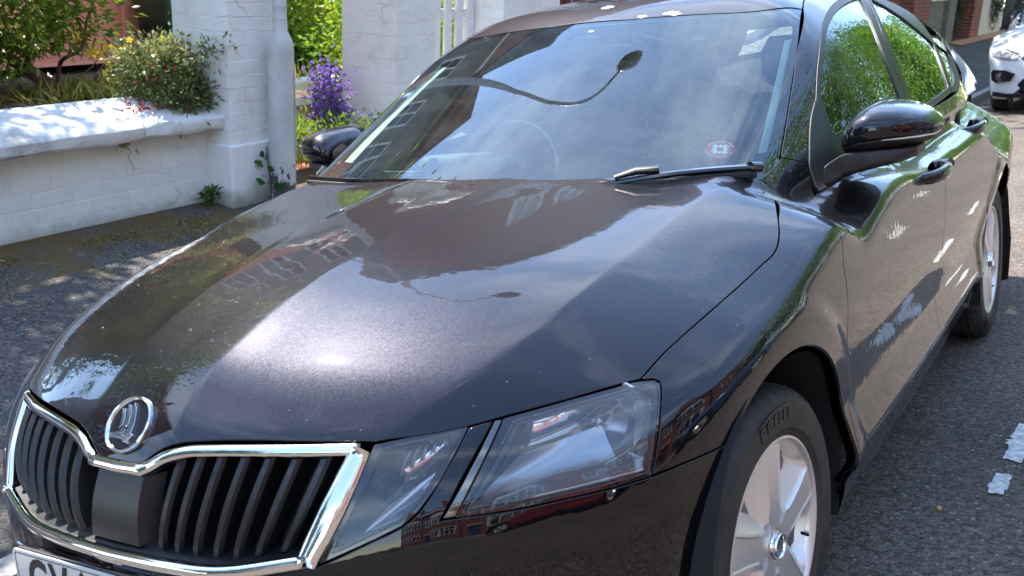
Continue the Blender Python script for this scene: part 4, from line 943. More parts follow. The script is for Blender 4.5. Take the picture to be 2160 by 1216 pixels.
for k in (-1, 0, 1):
    rc_(k*.0115-.003, w_, k*.0115+.003, w_+.0045); rc_(k*.0115-.003, -w_-.0045, k*.0115+.003, -w_); rc_(-w_-.0048, k*.0115-.003, -w_, k*.0115+.003); rc_(w_, k*.0115-.003, w_+.0048, k*.0115+.003)
mb.build('castle_emblem', M['sticker_white'], e)
mb = MB()
for a0, a1, n in ((150, 30, 17), (205, 335, 22)):
    for k in range(n):
        if n == 17 and k in (5, 11): continue
        if n == 22 and k in (7, 12, 17): continue
        a = radians(a0+(a1-a0)*k/(n-1)); b = radians(a0+(a1-a0)*(k+.72)/(n-1)); r0, r1 = (.0300, .0332) if n == 17 else (.0305, .0328)
        mb.add([tuple(c0 @ Vector((r*cos(t), r*sin(t), 0))) for r, t in ((r0, a), (r1, a), (r1, b), (r0, b))], [(0, 1, 2, 3)])
mb.build('sticker_rim_lettering', M['sticker_white'], e)
sp1 = WF.hit([WF.to2(np.array((-.55, .80, 1.20)))[0]], FC)[0][0]; sn = grad(FC, sp1); SM = place(sp1-sn*.0022, basis(sn, (1, -.3, 0))); M['bluedisc'] = mat('blue_sticker', (.12, .25, .55), .4)
mb = MB(); mb.add([tuple(SM @ Vector(p)) for p in ((-.02, -.016, 0), (.02, -.016, 0), (.02, .016, 0), (-.02, .016, 0))], [(0, 1, 2, 3)]); mb.build('permit_sticker', M['bluedisc'], car)
mb = MB(); mb.add([tuple(SM @ Vector(p)) for p in ((-.014, -.004, .0006), (.014, -.004, .0006), (.014, .003, .0006), (-.014, .003, .0006))], [(0, 1, 2, 3)]); mb.build('sticker_stripe', M['sticker_white'], car)
# --- interior
def body_shell(name, st, m, par, seg=24, pw=2.6):
    """loft of super-ellipse stations: (cx,cy,cz, rx, ry) stacked along their list, horizontal rings"""
    V = []
    for cx, cy, cz, rx, ry in st:
        for k in range(seg):
            a = 2*pi*k/seg; c, s = cos(a), sin(a); V.append((cx+rx*np.sign(c)*abs(c)**(2/pw), cy+ry*np.sign(s)*abs(s)**(2/pw), cz))
    n = len(st); f = [(i*seg+k, i*seg+(k+1) % seg, (i+1)*seg+(k+1) % seg, (i+1)*seg+k) for i in range(n-1) for k in range(seg)]+[tuple(range(seg-1, -1, -1)), tuple((n-1)*seg+k for k in range(seg))]
    return mobj(name, V, f, m, par, smooth=True)
def seat(x, y, w_=.26):
    e = bpy.data.objects.new('seat', None); link(e, car)
    body_shell('seat_cushion', [(x, y-.22, .38, w_, .26), (x, y-.22, .50, w_, .27), (x, y-.22, .55, w_-.03, .24)], M['fabric'], e)
    body_shell('seat_back', [(x, y+.03, .48, w_-.01, .09), (x, y+.08, .65, w_, .09), (x, y+.13, .85, w_, .08), (x, y+.17, 1.0, w_-.03, .07), (x, y+.19, 1.07, w_-.08, .05)], M['fabric'], e)
    body_shell('headrest', [(x, y+.20, 1.10, .10, .045), (x, y+.20, 1.13, .135, .055), (x, y+.21, 1.22, .14, .055), (x, y+.22, 1.27, .11, .045)], M['fabric'], e)
for sx in (-.37, .37): seat(sx, 1.62)
for sx in (-.37, .37): seat(sx, 2.42, .30)
mb = MB(); V = []; nx_ = 24
prof = [(.33, .915), (.38, .930), (.55, .945), (.78, .945), (.90, .925), (.95, .88), (.96, .70), (.90, .45)]
for i in range(nx_+1):
    x = -.66+1.32*i/nx_
    for y, z in prof: V.append((x, y+.26*x*x*(1-(y-.3)), z-.03*x*x))
m_ = len(prof); mb.add(V, [(i*m_+j, (i+1)*m_+j, (i+1)*m_+j+1, i*m_+j+1) for i in range(nx_) for j in range(m_-1)]); mb.build('dashboard', M['dash'], car, True)
body_shell('instrument_hood', [(-.37, .84, .93, .18, .09), (-.37, .83, .98, .17, .08), (-.37, .82, 1.0, .14, .06)], M['dash'], car)
e = bpy.data.objects.new('steering_wheel', None); link(e, car)
SWM = Matrix.Translation((-.37, 1.06, .90)) @ Matrix.Rotation(radians(-65), 4, 'X')
SWM = Matrix.Translation((-.37, 1.06, .90)) @ Matrix.Rotation(radians(65), 4, 'X')
mb = MB(); pts = [SWM @ Vector((.185*cos(a), .185*sin(a), 0)) for a in np.linspace(0, 2*pi, 49)]; mb.tube(pts, .015, 10, cap=False); mb.build('steering_rim', M['gloss_black'], e, True)
mb = MB(); mb.lathe([(0, .03), (.06, .028), (.08, .01), (.08, -.02)], 24, SWM); mb.tube([SWM @ Vector((-.18, 0, 0)), SWM @ Vector((.18, 0, 0))], .018, 8); mb.tube([SWM @ Vector((0, -.18, 0)), SWM @ Vector((0, 0, 0))], .018, 8); mb.build('steering_hub', M['dash'], e, True)
e = bpy.data.objects.new('interior_mirror', None); link(e, car)
c = px(FC, [(1190, 150)])[0]; c = np.array((0.0, 1.03, 1.265))
body_shell('mirror_case', [(c[0], c[1], c[2]-.035, .115, .015), (c[0], c[1], c[2]-.02, .128, .02), (c[0], c[1], c[2]+.02, .128, .02), (c[0], c[1], c[2]+.035, .115, .015)], M['gloss_black'], e)
mb = MB(); mb.tube([(0, .99, 1.29), (0, .99, 1.34)], .016, 8); mb.build('mirror_stalk', M['gloss_black'], e, True)
mb = MB(); mb.box((-.045, .955, 1.29), (.045, 1.04, 1.325)); mb.build('sensor_housing', M['gloss_black'], car, bevel=.01)
# pale inner trims of the screen pillars and headlining
for s in (1, -1):
    mb = MB(); q = px(FC, [(1664, 62), (1655, 110), (1640, 200), (1625, 280), (1619, 305)]); nn = grad(FC, q); V = []
    for p, n in zip(q, nn): p = p-n*.030; V += [(s*(p[0]+.016), p[1], p[2]), (s*(p[0]-.008), p[1]+.004, p[2]-.004), (s*(p[0]-.006), p[1]+.04, p[2]-.012)]
    mb.add(V, [(3*i+j, 3*i+3+j, 3*i+4+j, 3*i+1+j) for i in range(4) for j in range(2)]); mb.build('pillar_trim', M['paletrim'], car, True)
hl_ = []; 
mb = MB(); V = []; ys = np.linspace(1.22, 2.9, 14); xs_ = np.linspace(-.54, .54, 12)
for y in ys:
    for x in xs_: V.append((x, y, float(rc(y))-.1*x*x-.035))
mb.add(V, [(j*12+i, j*12+i+1, (j+1)*12+i+1, (j+1)*12+i) for j in range(13) for i in range(11)]); mb.build('headlining', M['headliner'], car, True)
mb = MB(); mb.box((-.72, .5, .24), (.72, 3.3, .30)); mb.box((-.72, 2.75, .3), (.72, 2.8, 1.02)); mb.build('cabin_floor', M['fabric'], car)
for s in (1, -1): mb = MB(); mb.box((s*.715-.02, .8, .3), (s*.715+.02, 2.5, .93)); mb.build('door_lining', M['dash'], car)

mb = MB(); q = px(FC, [(690, 351), (800, 352.5), (900, 353), (1050, 352), (1200, 349), (1330, 346.5), (1450, 343), (1540, 339.5), (1580, 337)]); q = np.array(crv(q, .05)); nn = grad(FC, q); V = []  # pale band added in place of the dash edge's reflection along the screen base
for p, n in zip(q, nn): p = p-n*.022; V += [tuple(p+np.array((0, -.002, -.006))), tuple(p+np.array((0, .008, .006))), tuple(p+np.array((0, .03, .002)))]
mb.add(V, [(3*i+j, 3*i+3+j, 3*i+4+j, 3*i+1+j) for i in range(len(q)-1) for j in range(2)]); mb.build('dash_reflection_band', M['paletrim'], car, True)

for k, (a_, b_, r0) in enumerate(((1283, 16, .013), (1355, 36, .010), (1418, 29, .016), (1248, 67, .006))):
    p = px(FC, [(a_, b_)])[0]; n_ = grad(FC, p); Mx = place(p+n_*.0006, basis(n_)); r_ = random.Random(k); pts = [(r0*(.5+.8*r_.random())*cos(t)*1.5, r0*(.5+.8*r_.random())*sin(t)) for t in np.linspace(0, 2*pi, 14, endpoint=False)]
    mb = MB(); mb.add([tuple(Mx @ Vector((x, y, 0))) for x, y in pts]+[tuple(Mx @ Vector((0, 0, .0015)))], [(i, (i+1) % 14, 14) for i in range(14)]); mb.build('bird_dropping', M['white'], car)

fpts = lambda *a: [FRONT.to2(np.array((x, 0, z)))[0] for x, z in a]
panel('lower_grille', FB, FRONT, fpts((-.50, .37), (-.55, .30), (-.48, .235), (.48, .235), (.55, .30), (.50, .37)), M['black'], car, h=.03, mirror=False, back=False, off=.003)
panel('pillar_liner', FU, DG, s2(DG, FU, [(2.02, .99), (2.3, 1.0), (2.9, 1.0), (3.0, 1.12), (2.85, 1.24), (2.5, 1.31), (2.3, 1.2)]), M['dark'], car, h=.04, back=False, off=-.022)
# ================================================================== GROUND
G_ = Vector((.150, 0, 1)).normalized()     # the walls stand plumb on a street that tilts
GR = Vector((0, 0, 1)).rotation_difference(G_).to_matrix().to_4x4()
def ground_mat(name, base, stone, scale=420, big=.25, moss=None, rough=.85, bumpd=.005, patches=None):
    m = bpy.data.materials.new(name); m.use_nodes = True; t = m.node_tree; p = t.nodes['Principled BSDF']; K = t.links.new; p.inputs['Roughness'].default_value = rough
    tcn = t.nodes.new('ShaderNodeTexCoord'); v = t.nodes.new('ShaderNodeTexVoronoi'); v.inputs['Scale'].default_value = 95; K(tcn.outputs['Object'], v.inputs['Vector'])
    r = t.nodes.new('ShaderNodeMapRange'); r.inputs['From Min'].default_value = .0; r.inputs['From Max'].default_value = 1; r.inputs['To Min'].default_value = .45; r.inputs['To Max'].default_value = 1.9
    sx = t.nodes.new('ShaderNodeSeparateColor'); K(v.outputs['Color'], sx.inputs[0]); K(sx.outputs[0], r.inputs[0])
    n = t.nodes.new('ShaderNodeTexNoise'); n.inputs['Scale'].default_value = 1.1; n.inputs['Detail'].default_value = 8; n.inputs['Roughness'].default_value = .65; K(tcn.outputs['Object'], n.inputs[0])
    r2 = t.nodes.new('ShaderNodeMapRange'); r2.inputs['From Min'].default_value = .3; r2.inputs['From Max'].default_value = .7; r2.inputs['To Min'].default_value = 1-big; r2.inputs['To Max'].default_value = 1+big; K(n.outputs['Fac'], r2.inputs[0])
    ml = t.nodes.new('ShaderNodeMath'); ml.operation = 'MULTIPLY'; K(r.outputs[0], ml.inputs[0]); K(r2.outputs[0], ml.inputs[1])
    c = t.nodes.new('ShaderNodeVectorMath'); c.operation = 'SCALE'; c.inputs[0].default_value = base; K(ml.outputs[0], c.inputs['Scale'])
    # pale chips
    v2 = t.nodes.new('ShaderNodeTexVoronoi'); v2.inputs['Scale'].default_value = 60; K(tcn.outputs['Object'], v2.inputs['Vector'])
    s2_ = t.nodes.new('ShaderNodeSeparateColor'); K(v2.outputs['Color'], s2_.inputs[0]); g1 = t.nodes.new('ShaderNodeMath'); g1.operation = 'GREATER_THAN'; g1.inputs[1].default_value = .86; K(s2_.outputs[1], g1.inputs[0])
    g2_ = t.nodes.new('ShaderNodeMath'); g2_.operation = 'LESS_THAN'; g2_.inputs[1].default_value = .32; K(v2.outputs['Distance'], g2_.inputs[0]); g3_ = t.nodes.new('ShaderNodeMath'); g3_.operation = 'MULTIPLY'; K(g1.outputs[0], g3_.inputs[0]); K(g2_.outputs[0], g3_.inputs[1])
    mx1 = t.nodes.new('ShaderNodeMix'); mx1.data_type = 'RGBA'; K(g3_.outputs[0], mx1.inputs['Factor']); K(c.outputs[0], mx1.inputs['A']); mx1.inputs['B'].default_value = (*stone, 1); last = mx1.outputs['Result']
    if moss:
        n2 = t.nodes.new('ShaderNodeTexNoise'); n2.inputs['Scale'].default_value = 2.3; n2.inputs['Detail'].default_value = 9; n2.inputs['Roughness'].default_value = .7; K(tcn.outputs['Object'], n2.inputs[0])
        gp = t.nodes.new('ShaderNodeSeparateXYZ'); K(tcn.outputs['Object'], gp.inputs[0])
        nr = t.nodes.new('ShaderNodeMapRange'); nr.inputs['From Min'].default_value = -2.0; nr.inputs['From Max'].default_value = -2.9; nr.inputs['To Min'].default_value = -.25; nr.inputs['To Max'].default_value = .055; K(gp.outputs[0], nr.inputs[0])
        a = t.nodes.new('ShaderNodeMath'); K(n2.outputs['Fac'], a.inputs[0]); K(nr.outputs[0], a.inputs[1])
        r3 = t.nodes.new('ShaderNodeMapRange'); r3.inputs['From Min'].default_value = .52; r3.inputs['From Max'].default_value = .62; K(a.outputs[0], r3.inputs[0])
        mx2 = t.nodes.new('ShaderNodeMix'); mx2.data_type = 'RGBA'; K(r3.outputs[0], mx2.inputs['Factor']); K(last, mx2.inputs['A'])
        n5 = t.nodes.new('ShaderNodeTexNoise'); n5.inputs['Scale'].default_value = 40; K(tcn.outputs['Object'], n5.inputs[0]); rr_ = t.nodes.new('ShaderNodeValToRGB'); rr_.color_ramp.elements[0].color = (*[q*.5 for q in moss], 1); rr_.color_ramp.elements[1].color = (moss[0]*1.7, moss[1]*1.3, moss[2], 1); K(n5.outputs['Fac'], rr_.inputs[0]); K(rr_.outputs[0], mx2.inputs['B']); last = mx2.outputs['Result']
    K(last, p.inputs['Base Color'])
    b = t.nodes.new('ShaderNodeBump'); b.inputs['Strength'].default_value = .9; b.inputs['Distance'].default_value = bumpd; inv = t.nodes.new('ShaderNodeMath'); inv.operation = 'MULTIPLY'; inv.inputs[1].default_value = -1; K(v.outputs['Distance'], inv.inputs[0]); K(inv.outputs[0], b.inputs['Height']); K(b.outputs[0], p.inputs['Normal'])
    return m
M['asphalt'] = ground_mat('asphalt', (.080, .064, .052), (.22, .21, .20), big=.3)
M['pavement'] = ground_mat('pavement_asphalt', (.050, .045, .042), (.20, .18, .16), big=.3, moss=(.085, .062, .016))
M['soil'] = mat('garden_soil', (.09, .06, .035), .95, noise=(12, .5), bump=(30, .8, .02))
M['kerb'] = mat('kerb_granite', (.30, .29, .27), .8, noise=(30, .3), bump=(120, .4, .002))
M['whitewash'] = mat('white_masonry_paint', (.76, .75, .71), .7, noise=(4, .09, 10, (.81, .80, .77)), bump=(38, .55, .009))
def masonry(name, base, light, dark, grime_z=None, scale=4, grime=(.20, .19, .13)):
    m = bpy.data.materials.new(name); m.use_nodes = True; t = m.node_tree; p = t.nodes['Principled BSDF']; K = t.links.new; p.inputs['Roughness'].default_value = .75; g = t.nodes.new('ShaderNodeNewGeometry')
    def noise(s, d, r=.6): n = t.nodes.new('ShaderNodeTexNoise'); n.inputs['Scale'].default_value = s; n.inputs['Detail'].default_value = d; n.inputs['Roughness'].default_value = r; K(g.outputs['Position'], n.inputs[0]); return n.outputs['Fac']
    r = t.nodes.new('ShaderNodeValToRGB'); el = r.color_ramp.elements; el[0].position = .30; el[0].color = (*dark, 1); el[1].position = .75; el[1].color = (*light, 1); q = el.new(.46); q.color = (*base, 1); K(noise(scale, 12, .72), r.inputs[0]); last = r.outputs[0]
    # hairline cracks and flaked spots
    v = t.nodes.new('ShaderNodeTexVoronoi'); v.feature = 'DISTANCE_TO_EDGE'; v.inputs['Scale'].default_value = 3.2; mpv = t.nodes.new('ShaderNodeMapping'); mpv.inputs['Scale'].default_value = (.6, .5, 2.4); va = t.nodes.new('ShaderNodeVectorMath'); va.operation = 'ADD'; nn = t.nodes.new('ShaderNodeTexNoise'); nn.inputs['Scale'].default_value = 6; K(g.outputs['Position'], nn.inputs[0]); sc = t.nodes.new('ShaderNodeVectorMath'); sc.operation = 'SCALE'; sc.inputs['Scale'].default_value = .22; K(nn.outputs['Color'], sc.inputs[0]); K(g.outputs['Position'], va.inputs[0]); K(sc.outputs[0], va.inputs[1]); K(va.outputs[0], mpv.inputs[0]); K(mpv.outputs[0], v.inputs['Vector'])
    cr1 = t.nodes.new('ShaderNodeMapRange'); cr1.inputs['From Min'].default_value = .002; cr1.inputs['From Max'].default_value = .007; cr1.inputs['To Min'].default_value = 1; cr1.inputs['To Max'].default_value = 0; K(v.outputs['Distance'], cr1.inputs[0]); gate = t.nodes.new('ShaderNodeMapRange'); gate.inputs['From Min'].default_value = .56; gate.inputs['From Max'].default_value = .66; K(noise(1.7, 3), gate.inputs[0]); ml = t.nodes.new('ShaderNodeMath'); ml.operation = 'MULTIPLY'; K(cr1.outputs[0], ml.inputs[0]); K(gate.outputs[0], ml.inputs[1])
    sp_n = t.nodes.new('ShaderNodeMapRange'); sp_n.inputs['From Min'].default_value = .70; sp_n.inputs['From Max'].default_value = .73; K(noise(16, 8, .7), sp_n.inputs[0]); mxx = t.nodes.new('ShaderNodeMath'); mxx.operation = 'MAXIMUM'; K(ml.outputs[0], mxx.inputs[0]); K(sp_n.outputs[0], mxx.inputs[1]); m5 = t.nodes.new('ShaderNodeMath'); m5.operation = 'MULTIPLY'; m5.inputs[1].default_value = .5; K(mxx.outputs[0], m5.inputs[0])
    mx_ = t.nodes.new('ShaderNodeMix'); mx_.data_type = 'RGBA'; K(m5.outputs[0], mx_.inputs['Factor']); K(last, mx_.inputs['A']); mx_.inputs['B'].default_value = (.24, .19, .16, 1); last = mx_.outputs['Result']
    if grime_z:
        s = t.nodes.new('ShaderNodeSeparateXYZ'); K(g.outputs['Position'], s.inputs[0]); rr = t.nodes.new('ShaderNodeMapRange'); rr.inputs['From Min'].default_value = grime_z; rr.inputs['From Max'].default_value = grime_z+.16; rr.inputs['To Min'].default_value = .75; rr.inputs['To Max'].default_value = -.25; K(s.outputs[2], rr.inputs[0]); a2 = t.nodes.new('ShaderNodeMath'); K(noise(7, 10, .7), a2.inputs[0]); K(rr.outputs[0], a2.inputs[1]); r4 = t.nodes.new('ShaderNodeMapRange'); r4.inputs['From Min'].default_value = .55; r4.inputs['From Max'].default_value = 1.15; r4.inputs['To Max'].default_value = .8; K(a2.outputs[0], r4.inputs[0])
        m6 = t.nodes.new('ShaderNodeMix'); m6.data_type = 'RGBA'; K(r4.outputs[0], m6.inputs['Factor']); K(last, m6.inputs['A']); m6.inputs['B'].default_value = (*grime, 1); last = m6.outputs['Result']
    K(last, p.inputs['Base Color']); b = t.nodes.new('ShaderNodeBump'); b.inputs['Strength'].default_value = .6; b.inputs['Distance'].default_value = .008; K(noise(28, 8, .6), b.inputs['Height']); b2 = t.nodes.new('ShaderNodeBump'); b2.invert = True; b2.inputs['Distance'].default_value = .004; K(mxx.outputs[0], b2.inputs['Height']); K(b.outputs[0], b2.inputs['Normal']); K(b2.outputs[0], p.inputs['Normal']); return m
M['coping'] = mat('grimy_white_coping', (.50, .49, .47), .8, noise=(3.0, .52, 12, (.74, .73, .71)), bump=(40, .5, .006))
M['whitewash'] = masonry('white_masonry_paint', (.76, .75, .72), (.82, .81, .78), (.62, .60, .57), grime_z=.57)
M['coping'] = masonry('grimy_white_coping', (.60, .59, .56), (.78, .77, .74), (.20, .20, .20), scale=2.6)
M['roadpaint'] = mat('worn_white_paint', (.5, .5, .48), .7, noise=(50, .4), bump=(200, .5, .002))
M['salmon'] = mat('salmon_masonry_paint', (.85, .36, .24), .8, noise=(3, .12, 8), bump=(30, .3, .004))
M['redpath'] = mat('salmon_path', (.60, .23, .14), .85, noise=(6, .15), bump=(60, .4, .004))
g = MB(); g.add([(-400, -400, -.03), (500, -400, -.03), (500, 700, -.03), (-400, 700, -.03)], [(0, 1, 2, 3)]); tag(g.build('ground', M['soil']), kind='structure')
def sheet(name, xs, ys, zf, m, kind='structure'):
    V = [(x, y, zf(x, y)) for y in ys for x in xs]; nx = len(xs)
    return tag(mobj(name, V, [(j*nx+i, j*nx+i+1, (j+1)*nx+i+1, (j+1)*nx+i) for j in range(len(ys)-1) for i in range(nx-1)], m, smooth=True), kind=kind)
sheet('road', np.linspace(-1.0, 7.2, 6), np.linspace(-60, 140, 41), lambda x, y: 0, M['asphalt'])
def pz(x, y): # pavement height
    return .10+(-1.12-x)*.25+.006*sin(y*3.1)*sin(x*4)
sheet('pavement', np.linspace(-3.35, -1.12, 16), np.linspace(-30, 60, 120), pz, M['pavement'])
sheet('far_pavement', np.linspace(7.35, 9.6, 4), np.linspace(-60, 90, 20), lambda x, y: .10, M['pavement'])
def kerb_run(name, x0, x1, y0, y1, step=.914):
    e = tag(bpy.data.objects.new(name, None), kind='structure'); link(e); base = None; y = y0
    while y < y1:
        if base is None:
            mb = MB(); mb.box((x0, 0, -.05), (x1, step-.012, .105)); base = mb.build('kerb_stone', M['kerb'], e, bevel=.012); o = base
        else: o = base.copy(); SC.collection.objects.link(o)
        o.location = (0, y, rng.uniform(-.003, .003)); y += step
kerb_run('kerb', -1.13, -1.0, -6, 34); kerb_run('far_kerb', 7.2, 7.34, -14, 30)
# worn parking-bay markings: dashes with ragged outlines
def ragged(cx, cy, L_, W__, rz, n=90, z=.004, seed=0):
    r_ = random.Random(seed); pts = []; rr = [r_.random()**2 for _ in range(n)]; rr = [(rr[i-2]+rr[i-1]+2*rr[i]+rr[(i+1) % n]+rr[(i+2) % n])/6 for i in range(n)]
    for k in range(n):
        a = 2*pi*k/n; c, s = cos(a), sin(a); q = max(abs(c)/(L_/2), abs(s)/(W__/2)); x, y = c/q, s/q; f = 1-rr[k]*.75
        x *= 1-(1-f)*.5; y *= f; pts.append((cx+x*cos(rz)-y*sin(rz), cy+x*sin(rz)+y*cos(rz), z))
    return pts
marks = tag(bpy.data.objects.new('bay_line', None), kind='structure'); link(marks)
for i, (x, y, L_, W_2) in enumerate([(1.19, 2.3, .5, .075), (1.105, 1.16, .17, .06), (1.115, 1.50, .38, .085), (1.16, 2.75, .5, .06), (1.2, 3.9, .6, .075), (1.22, 5.2, .6, .075), (1.24, 6.6, .7, .07), (1.26, 8.2, .7, .07), (1.0, -.6, .3, .06), (1.9, 5.0, .5, .05), (2.0, 6.4, .5, .05)]):
    mb = MB(); mb.add(ragged(x, y, L_, W_2, pi/2-.04, seed=i), [tuple(range(90))]); mb.build('paint_dash', M['roadpaint'], marks)
# a scatter of grit on the road by the wheel
mb = MB(); r_ = random.Random(5)
for k in range(420):
    x = r_.uniform(.95, 2.2); y = r_.uniform(-.6, 5.5); s_ = r_.uniform(.0015, .005); a = r_.uniform(0, 6)
    v = [(x+s_*cos(a+t)*r_.uniform(.7, 1.3), y+s_*sin(a+t)*r_.uniform(.7, 1.3), .0005) for t in (0, 2.1, 4.2)]+[(x, y, s_*.9)]; mb.add(v, [(0, 1, 3), (1, 2, 3), (2, 0, 3)])
M['grit'] = mat('road_grit', (.32, .30, .27), .8, noise=(200, .5)); tag(mb.build('road_grit', M['grit']), kind='stuff')
M['nut'] = mat('acorn_brown', (.42, .26, .10), .4)
for n_, p_, r0, lab in (('fallen_nut', (.985, .93, .008), .0085, 'small tan nut lying on the dark asphalt beside the front wheel'),):
    mb = MB(); mb.lathe([(0, -.9*r0), (.8*r0, -.5*r0), (r0, 0), (.7*r0, .7*r0), (0, r0*1.1)], 12, Matrix.Translation(p_) @ Matrix.Rotation(1.1, 4, 'X')); tag(mb.build(n_, M['nut'], smooth=True), lab, 'nut')

# ================================================================== BRICK WALLS AND PIERS, painted white
def brick_mesh(name, L_, H_, D_, m, seed=0, b=.002):
    """a brick with softened uneven edges, front at x=0, extends along +y, up +z, depth to -x"""
    r_ = random.Random(seed); j = lambda a=.0012: r_.uniform(-a, a)
    V = [(-D_, 0, 0), (-D_, L_, 0), (-D_, L_, H_), (-D_, 0, H_), (-b, j(), j()), (-b, L_+j(), j()), (-b, L_+j(), H_+j()), (-b, j(), H_+j()), (j(), b, b), (j(), L_-b, b), (j(), L_-b, H_-b), (j(), b, H_-b)]
    f = [(4, 5, 9, 8), (5, 6, 10, 9), (6, 7, 11, 10), (7, 4, 8, 11), (8, 9, 10, 11), (0, 1, 5, 4), (1, 2, 6, 5), (2, 3, 7, 6), (3, 0, 4, 7)]
    me = bpy.data.meshes.new(name); me.from_pydata(V, [], f); me.materials.append(m)
    return me
BL, BH, BJ = .220, .0735, .003
brk_full = [brick_mesh('brick', BL, BH, .05, M['whitewash'], s) for s in range(4)]; brk_half = [brick_mesh('half_brick', BL/2-.002, BH, .05, M['whitewash'], 9+s) for s in range(2)]
def face_bricks(par, Mx, L_, z0, z1, seed=1, course=.076):
    """bricks as parts on a vertical face; Mx maps (out x, along y, up z)"""
    r_ = random.Random(seed); z = z0; row = 0
    while z+BH < z1+.01:
        y = 0. if row % 2 == 0 else -BL/2; 
        while y < L_-.02:
            a, b = max(y, 0), min(y+BL, L_)
            if b-a > .03:
                full = b-a > BL*.9; me = r_.choice(brk_full) if full else r_.choice(brk_half); o = bpy.data.objects.new('brick', me); link(o, par)
                sc = (b-a)/(BL if full else BL/2-.002); o.matrix_local = Mx @ Matrix.Translation((r_.uniform(-.0012, .0012), a, z+r_.uniform(-.001, .001))) @ Matrix.Diagonal((1, sc, 1, 1))
            y += BL+BJ
        z += course; row += 1
def lean(loc): return Matrix.Translation(loc) @ GR
def pier(name, label, loc, w_, d_, h_, plinth=.30, cap=True, group=None, bricks=(0, 1.25)):
    """square pier: -y face and +x face meet at loc (near corner on the pavement)"""
    e = thing(name, label, 'pier', loc, group=group); e.rotation_mode = 'QUATERNION'; e.rotation_quaternion = GR.to_quaternion()
    mb = MB(); mb.box((-w_+.003, .001, -.35), (-.001, d_-.003, h_)); mb.build('pier_core', M['whitewash'], e)
    X = Matrix.Identity(4); face_bricks(e, X @ Matrix.Translation((.002, 0, 0)), d_, bricks[0]+plinth, bricks[1], seed=int(abs(loc[1])*10))
    # -y face: out = -y, along = -x..0
    F_ = Matrix(((0, 1, 0, -w_), (-1, 0, 0, -.002), (0, 0, 1, 0), (0, 0, 0, 1))); face_bricks(e, F_, w_, bricks[0]+plinth, bricks[1], seed=int(abs(loc[1])*10)+5)
    mb = MB(); mb.box((-w_-.01, -.022, -.35), (.022, d_+.02, plinth)); mb.build('pier_plinth', M['whitewash'], e, bevel=.012)
    if cap: mb = MB(); mb.box((-w_-.05, -.05, h_), (.05, d_+.05, h_+.08)); mb.add([(-w_-.05, -.05, h_+.081), (.05, -.05, h_+.081), (.05, d_+.05, h_+.081), (-w_-.05, d_+.05, h_+.081), (-w_/2, d_/2, h_+.2)], [(0, 1, 4), (1, 2, 4), (2, 3, 4), (3, 0, 4)]); mb.build('pier_cap', M['coping'], e)
    return e
pier('gate_pier', 'white brick pier between the low wall and the lamp post', (-3.0, 2.32, .62), .42, .37, 1.75)
pier('gate_pier', 'wide white brick pier between the purple flowers and the picket fence', (-3.0, 3.79, .62), .45, .44, 1.75)
pier('gate_pier', 'white brick pier past the end of the picket fence, just above the car roof', (-3.0, 5.10, .62), .40, .85, 1.75)
rust = mat('rust_stain', (.55, .36, .22), .8)
def wall_thing(label, y0, y1, x, z0, z1, ztop_back, seed=3, bricks=True):
    e = thing('garden_wall', label, 'wall', (x, y0, z0)); e.rotation_mode = 'QUATERNION'; e.rotation_quaternion = GR.to_quaternion(); L_ = y1-y0; H = z1-z0
    mb = MB(); mb.box((-.26, 0, -.4), (-.0022, L_, H)); mb.build('wall_core', M['whitewash'], e)
    if bricks: face_bricks(e, Matrix.Translation((0, 0, .0)), L_, -.17, H, seed=seed)
    # coping in separate weathered stones with uneven lip
    r_ = random.Random(seed); y = 0; kk = 0
    while y < L_-.02:
        l_ = min(r_.uniform(.75, 1.0), L_-y); n = 10; V = []
        for i in range(n+1):
            yy = y+.004+(l_-.008)*i/n; j = lambda a: r_.uniform(-a, a); ff = .125+j(.006); zb = H-.004+j(.006)
            V += [(-.02, yy, zb), (ff-.012, yy, zb-.002+j(.004)), (ff, yy, zb+.014), (ff+.001+j(.003), yy, H+.052+j(.004)), (ff-.012, yy, H+.070+j(.003)), (.0, yy, H+.108+j(.004)), (-.22, yy, H+.155+j(.004)), (-.30, yy, H+.150), (-.30, yy, H)]
        f = [(9*i+q, 9*i+(q+1) % 9, 9*(i+1)+(q+1) % 9, 9*(i+1)+q) for i in range(n) for q in range(9)]+[tuple(range(9)), tuple(range(9*n+8, 9*n-1, -1))]
        o = mobj('coping_stone', V, f, M['coping'], e, smooth=True); o.data.set_sharp_from_angle(angle=radians(35)); y += l_; kk += 1
    return e
wall_thing('low white painted brick garden wall with a grimy sloping coping, left of the lamp post', -2.6, 2.40, -3.17, .62, 1.04, 1.22)
wall_thing('low white garden wall under the picket fence, seen through the windscreen', 4.33, 5.12, -3.12, .60, 1.00, 1.1, seed=8)
# ---- picket fence on the second wall
pf = thing('picket_fence', 'white round-topped picket fence above the car roof, between two white piers', 'fence', (-3.2, 4.36, 1.10)); pf.rotation_mode = 'QUATERNION'; pf.rotation_quaternion = GR.to_quaternion()
M['whitegloss'] = mat('white_fence_paint', (.72, .72, .70), .45, noise=(8, .08), bump=(70, .1, .002))
pk = None
for k, yy in enumerate((.20, .345, .49, .635)):
    if pk is None:
        mb = MB(); pts = [(0, -.05), (.085, -.05), (.085, .60)]+[(.0425+.0425*cos(a), .60+.045*sin(a)) for a in np.linspace(.2, pi-.2, 8)]+[(0, .60)]
        Mx = Matrix(((0, 0, 1, 0), (1, 0, 0, 0), (0, 1, 0, 0), (0, 0, 0, 1))); ext_poly(mb, pts, .02, Mx); pk = mb.build('picket', M['whitegloss'], pf, bevel=.003); o = pk
    else: o = pk.copy(); SC.collection.objects.link(o)
    o.location = (.0, yy, rng.uniform(-.01, .01))
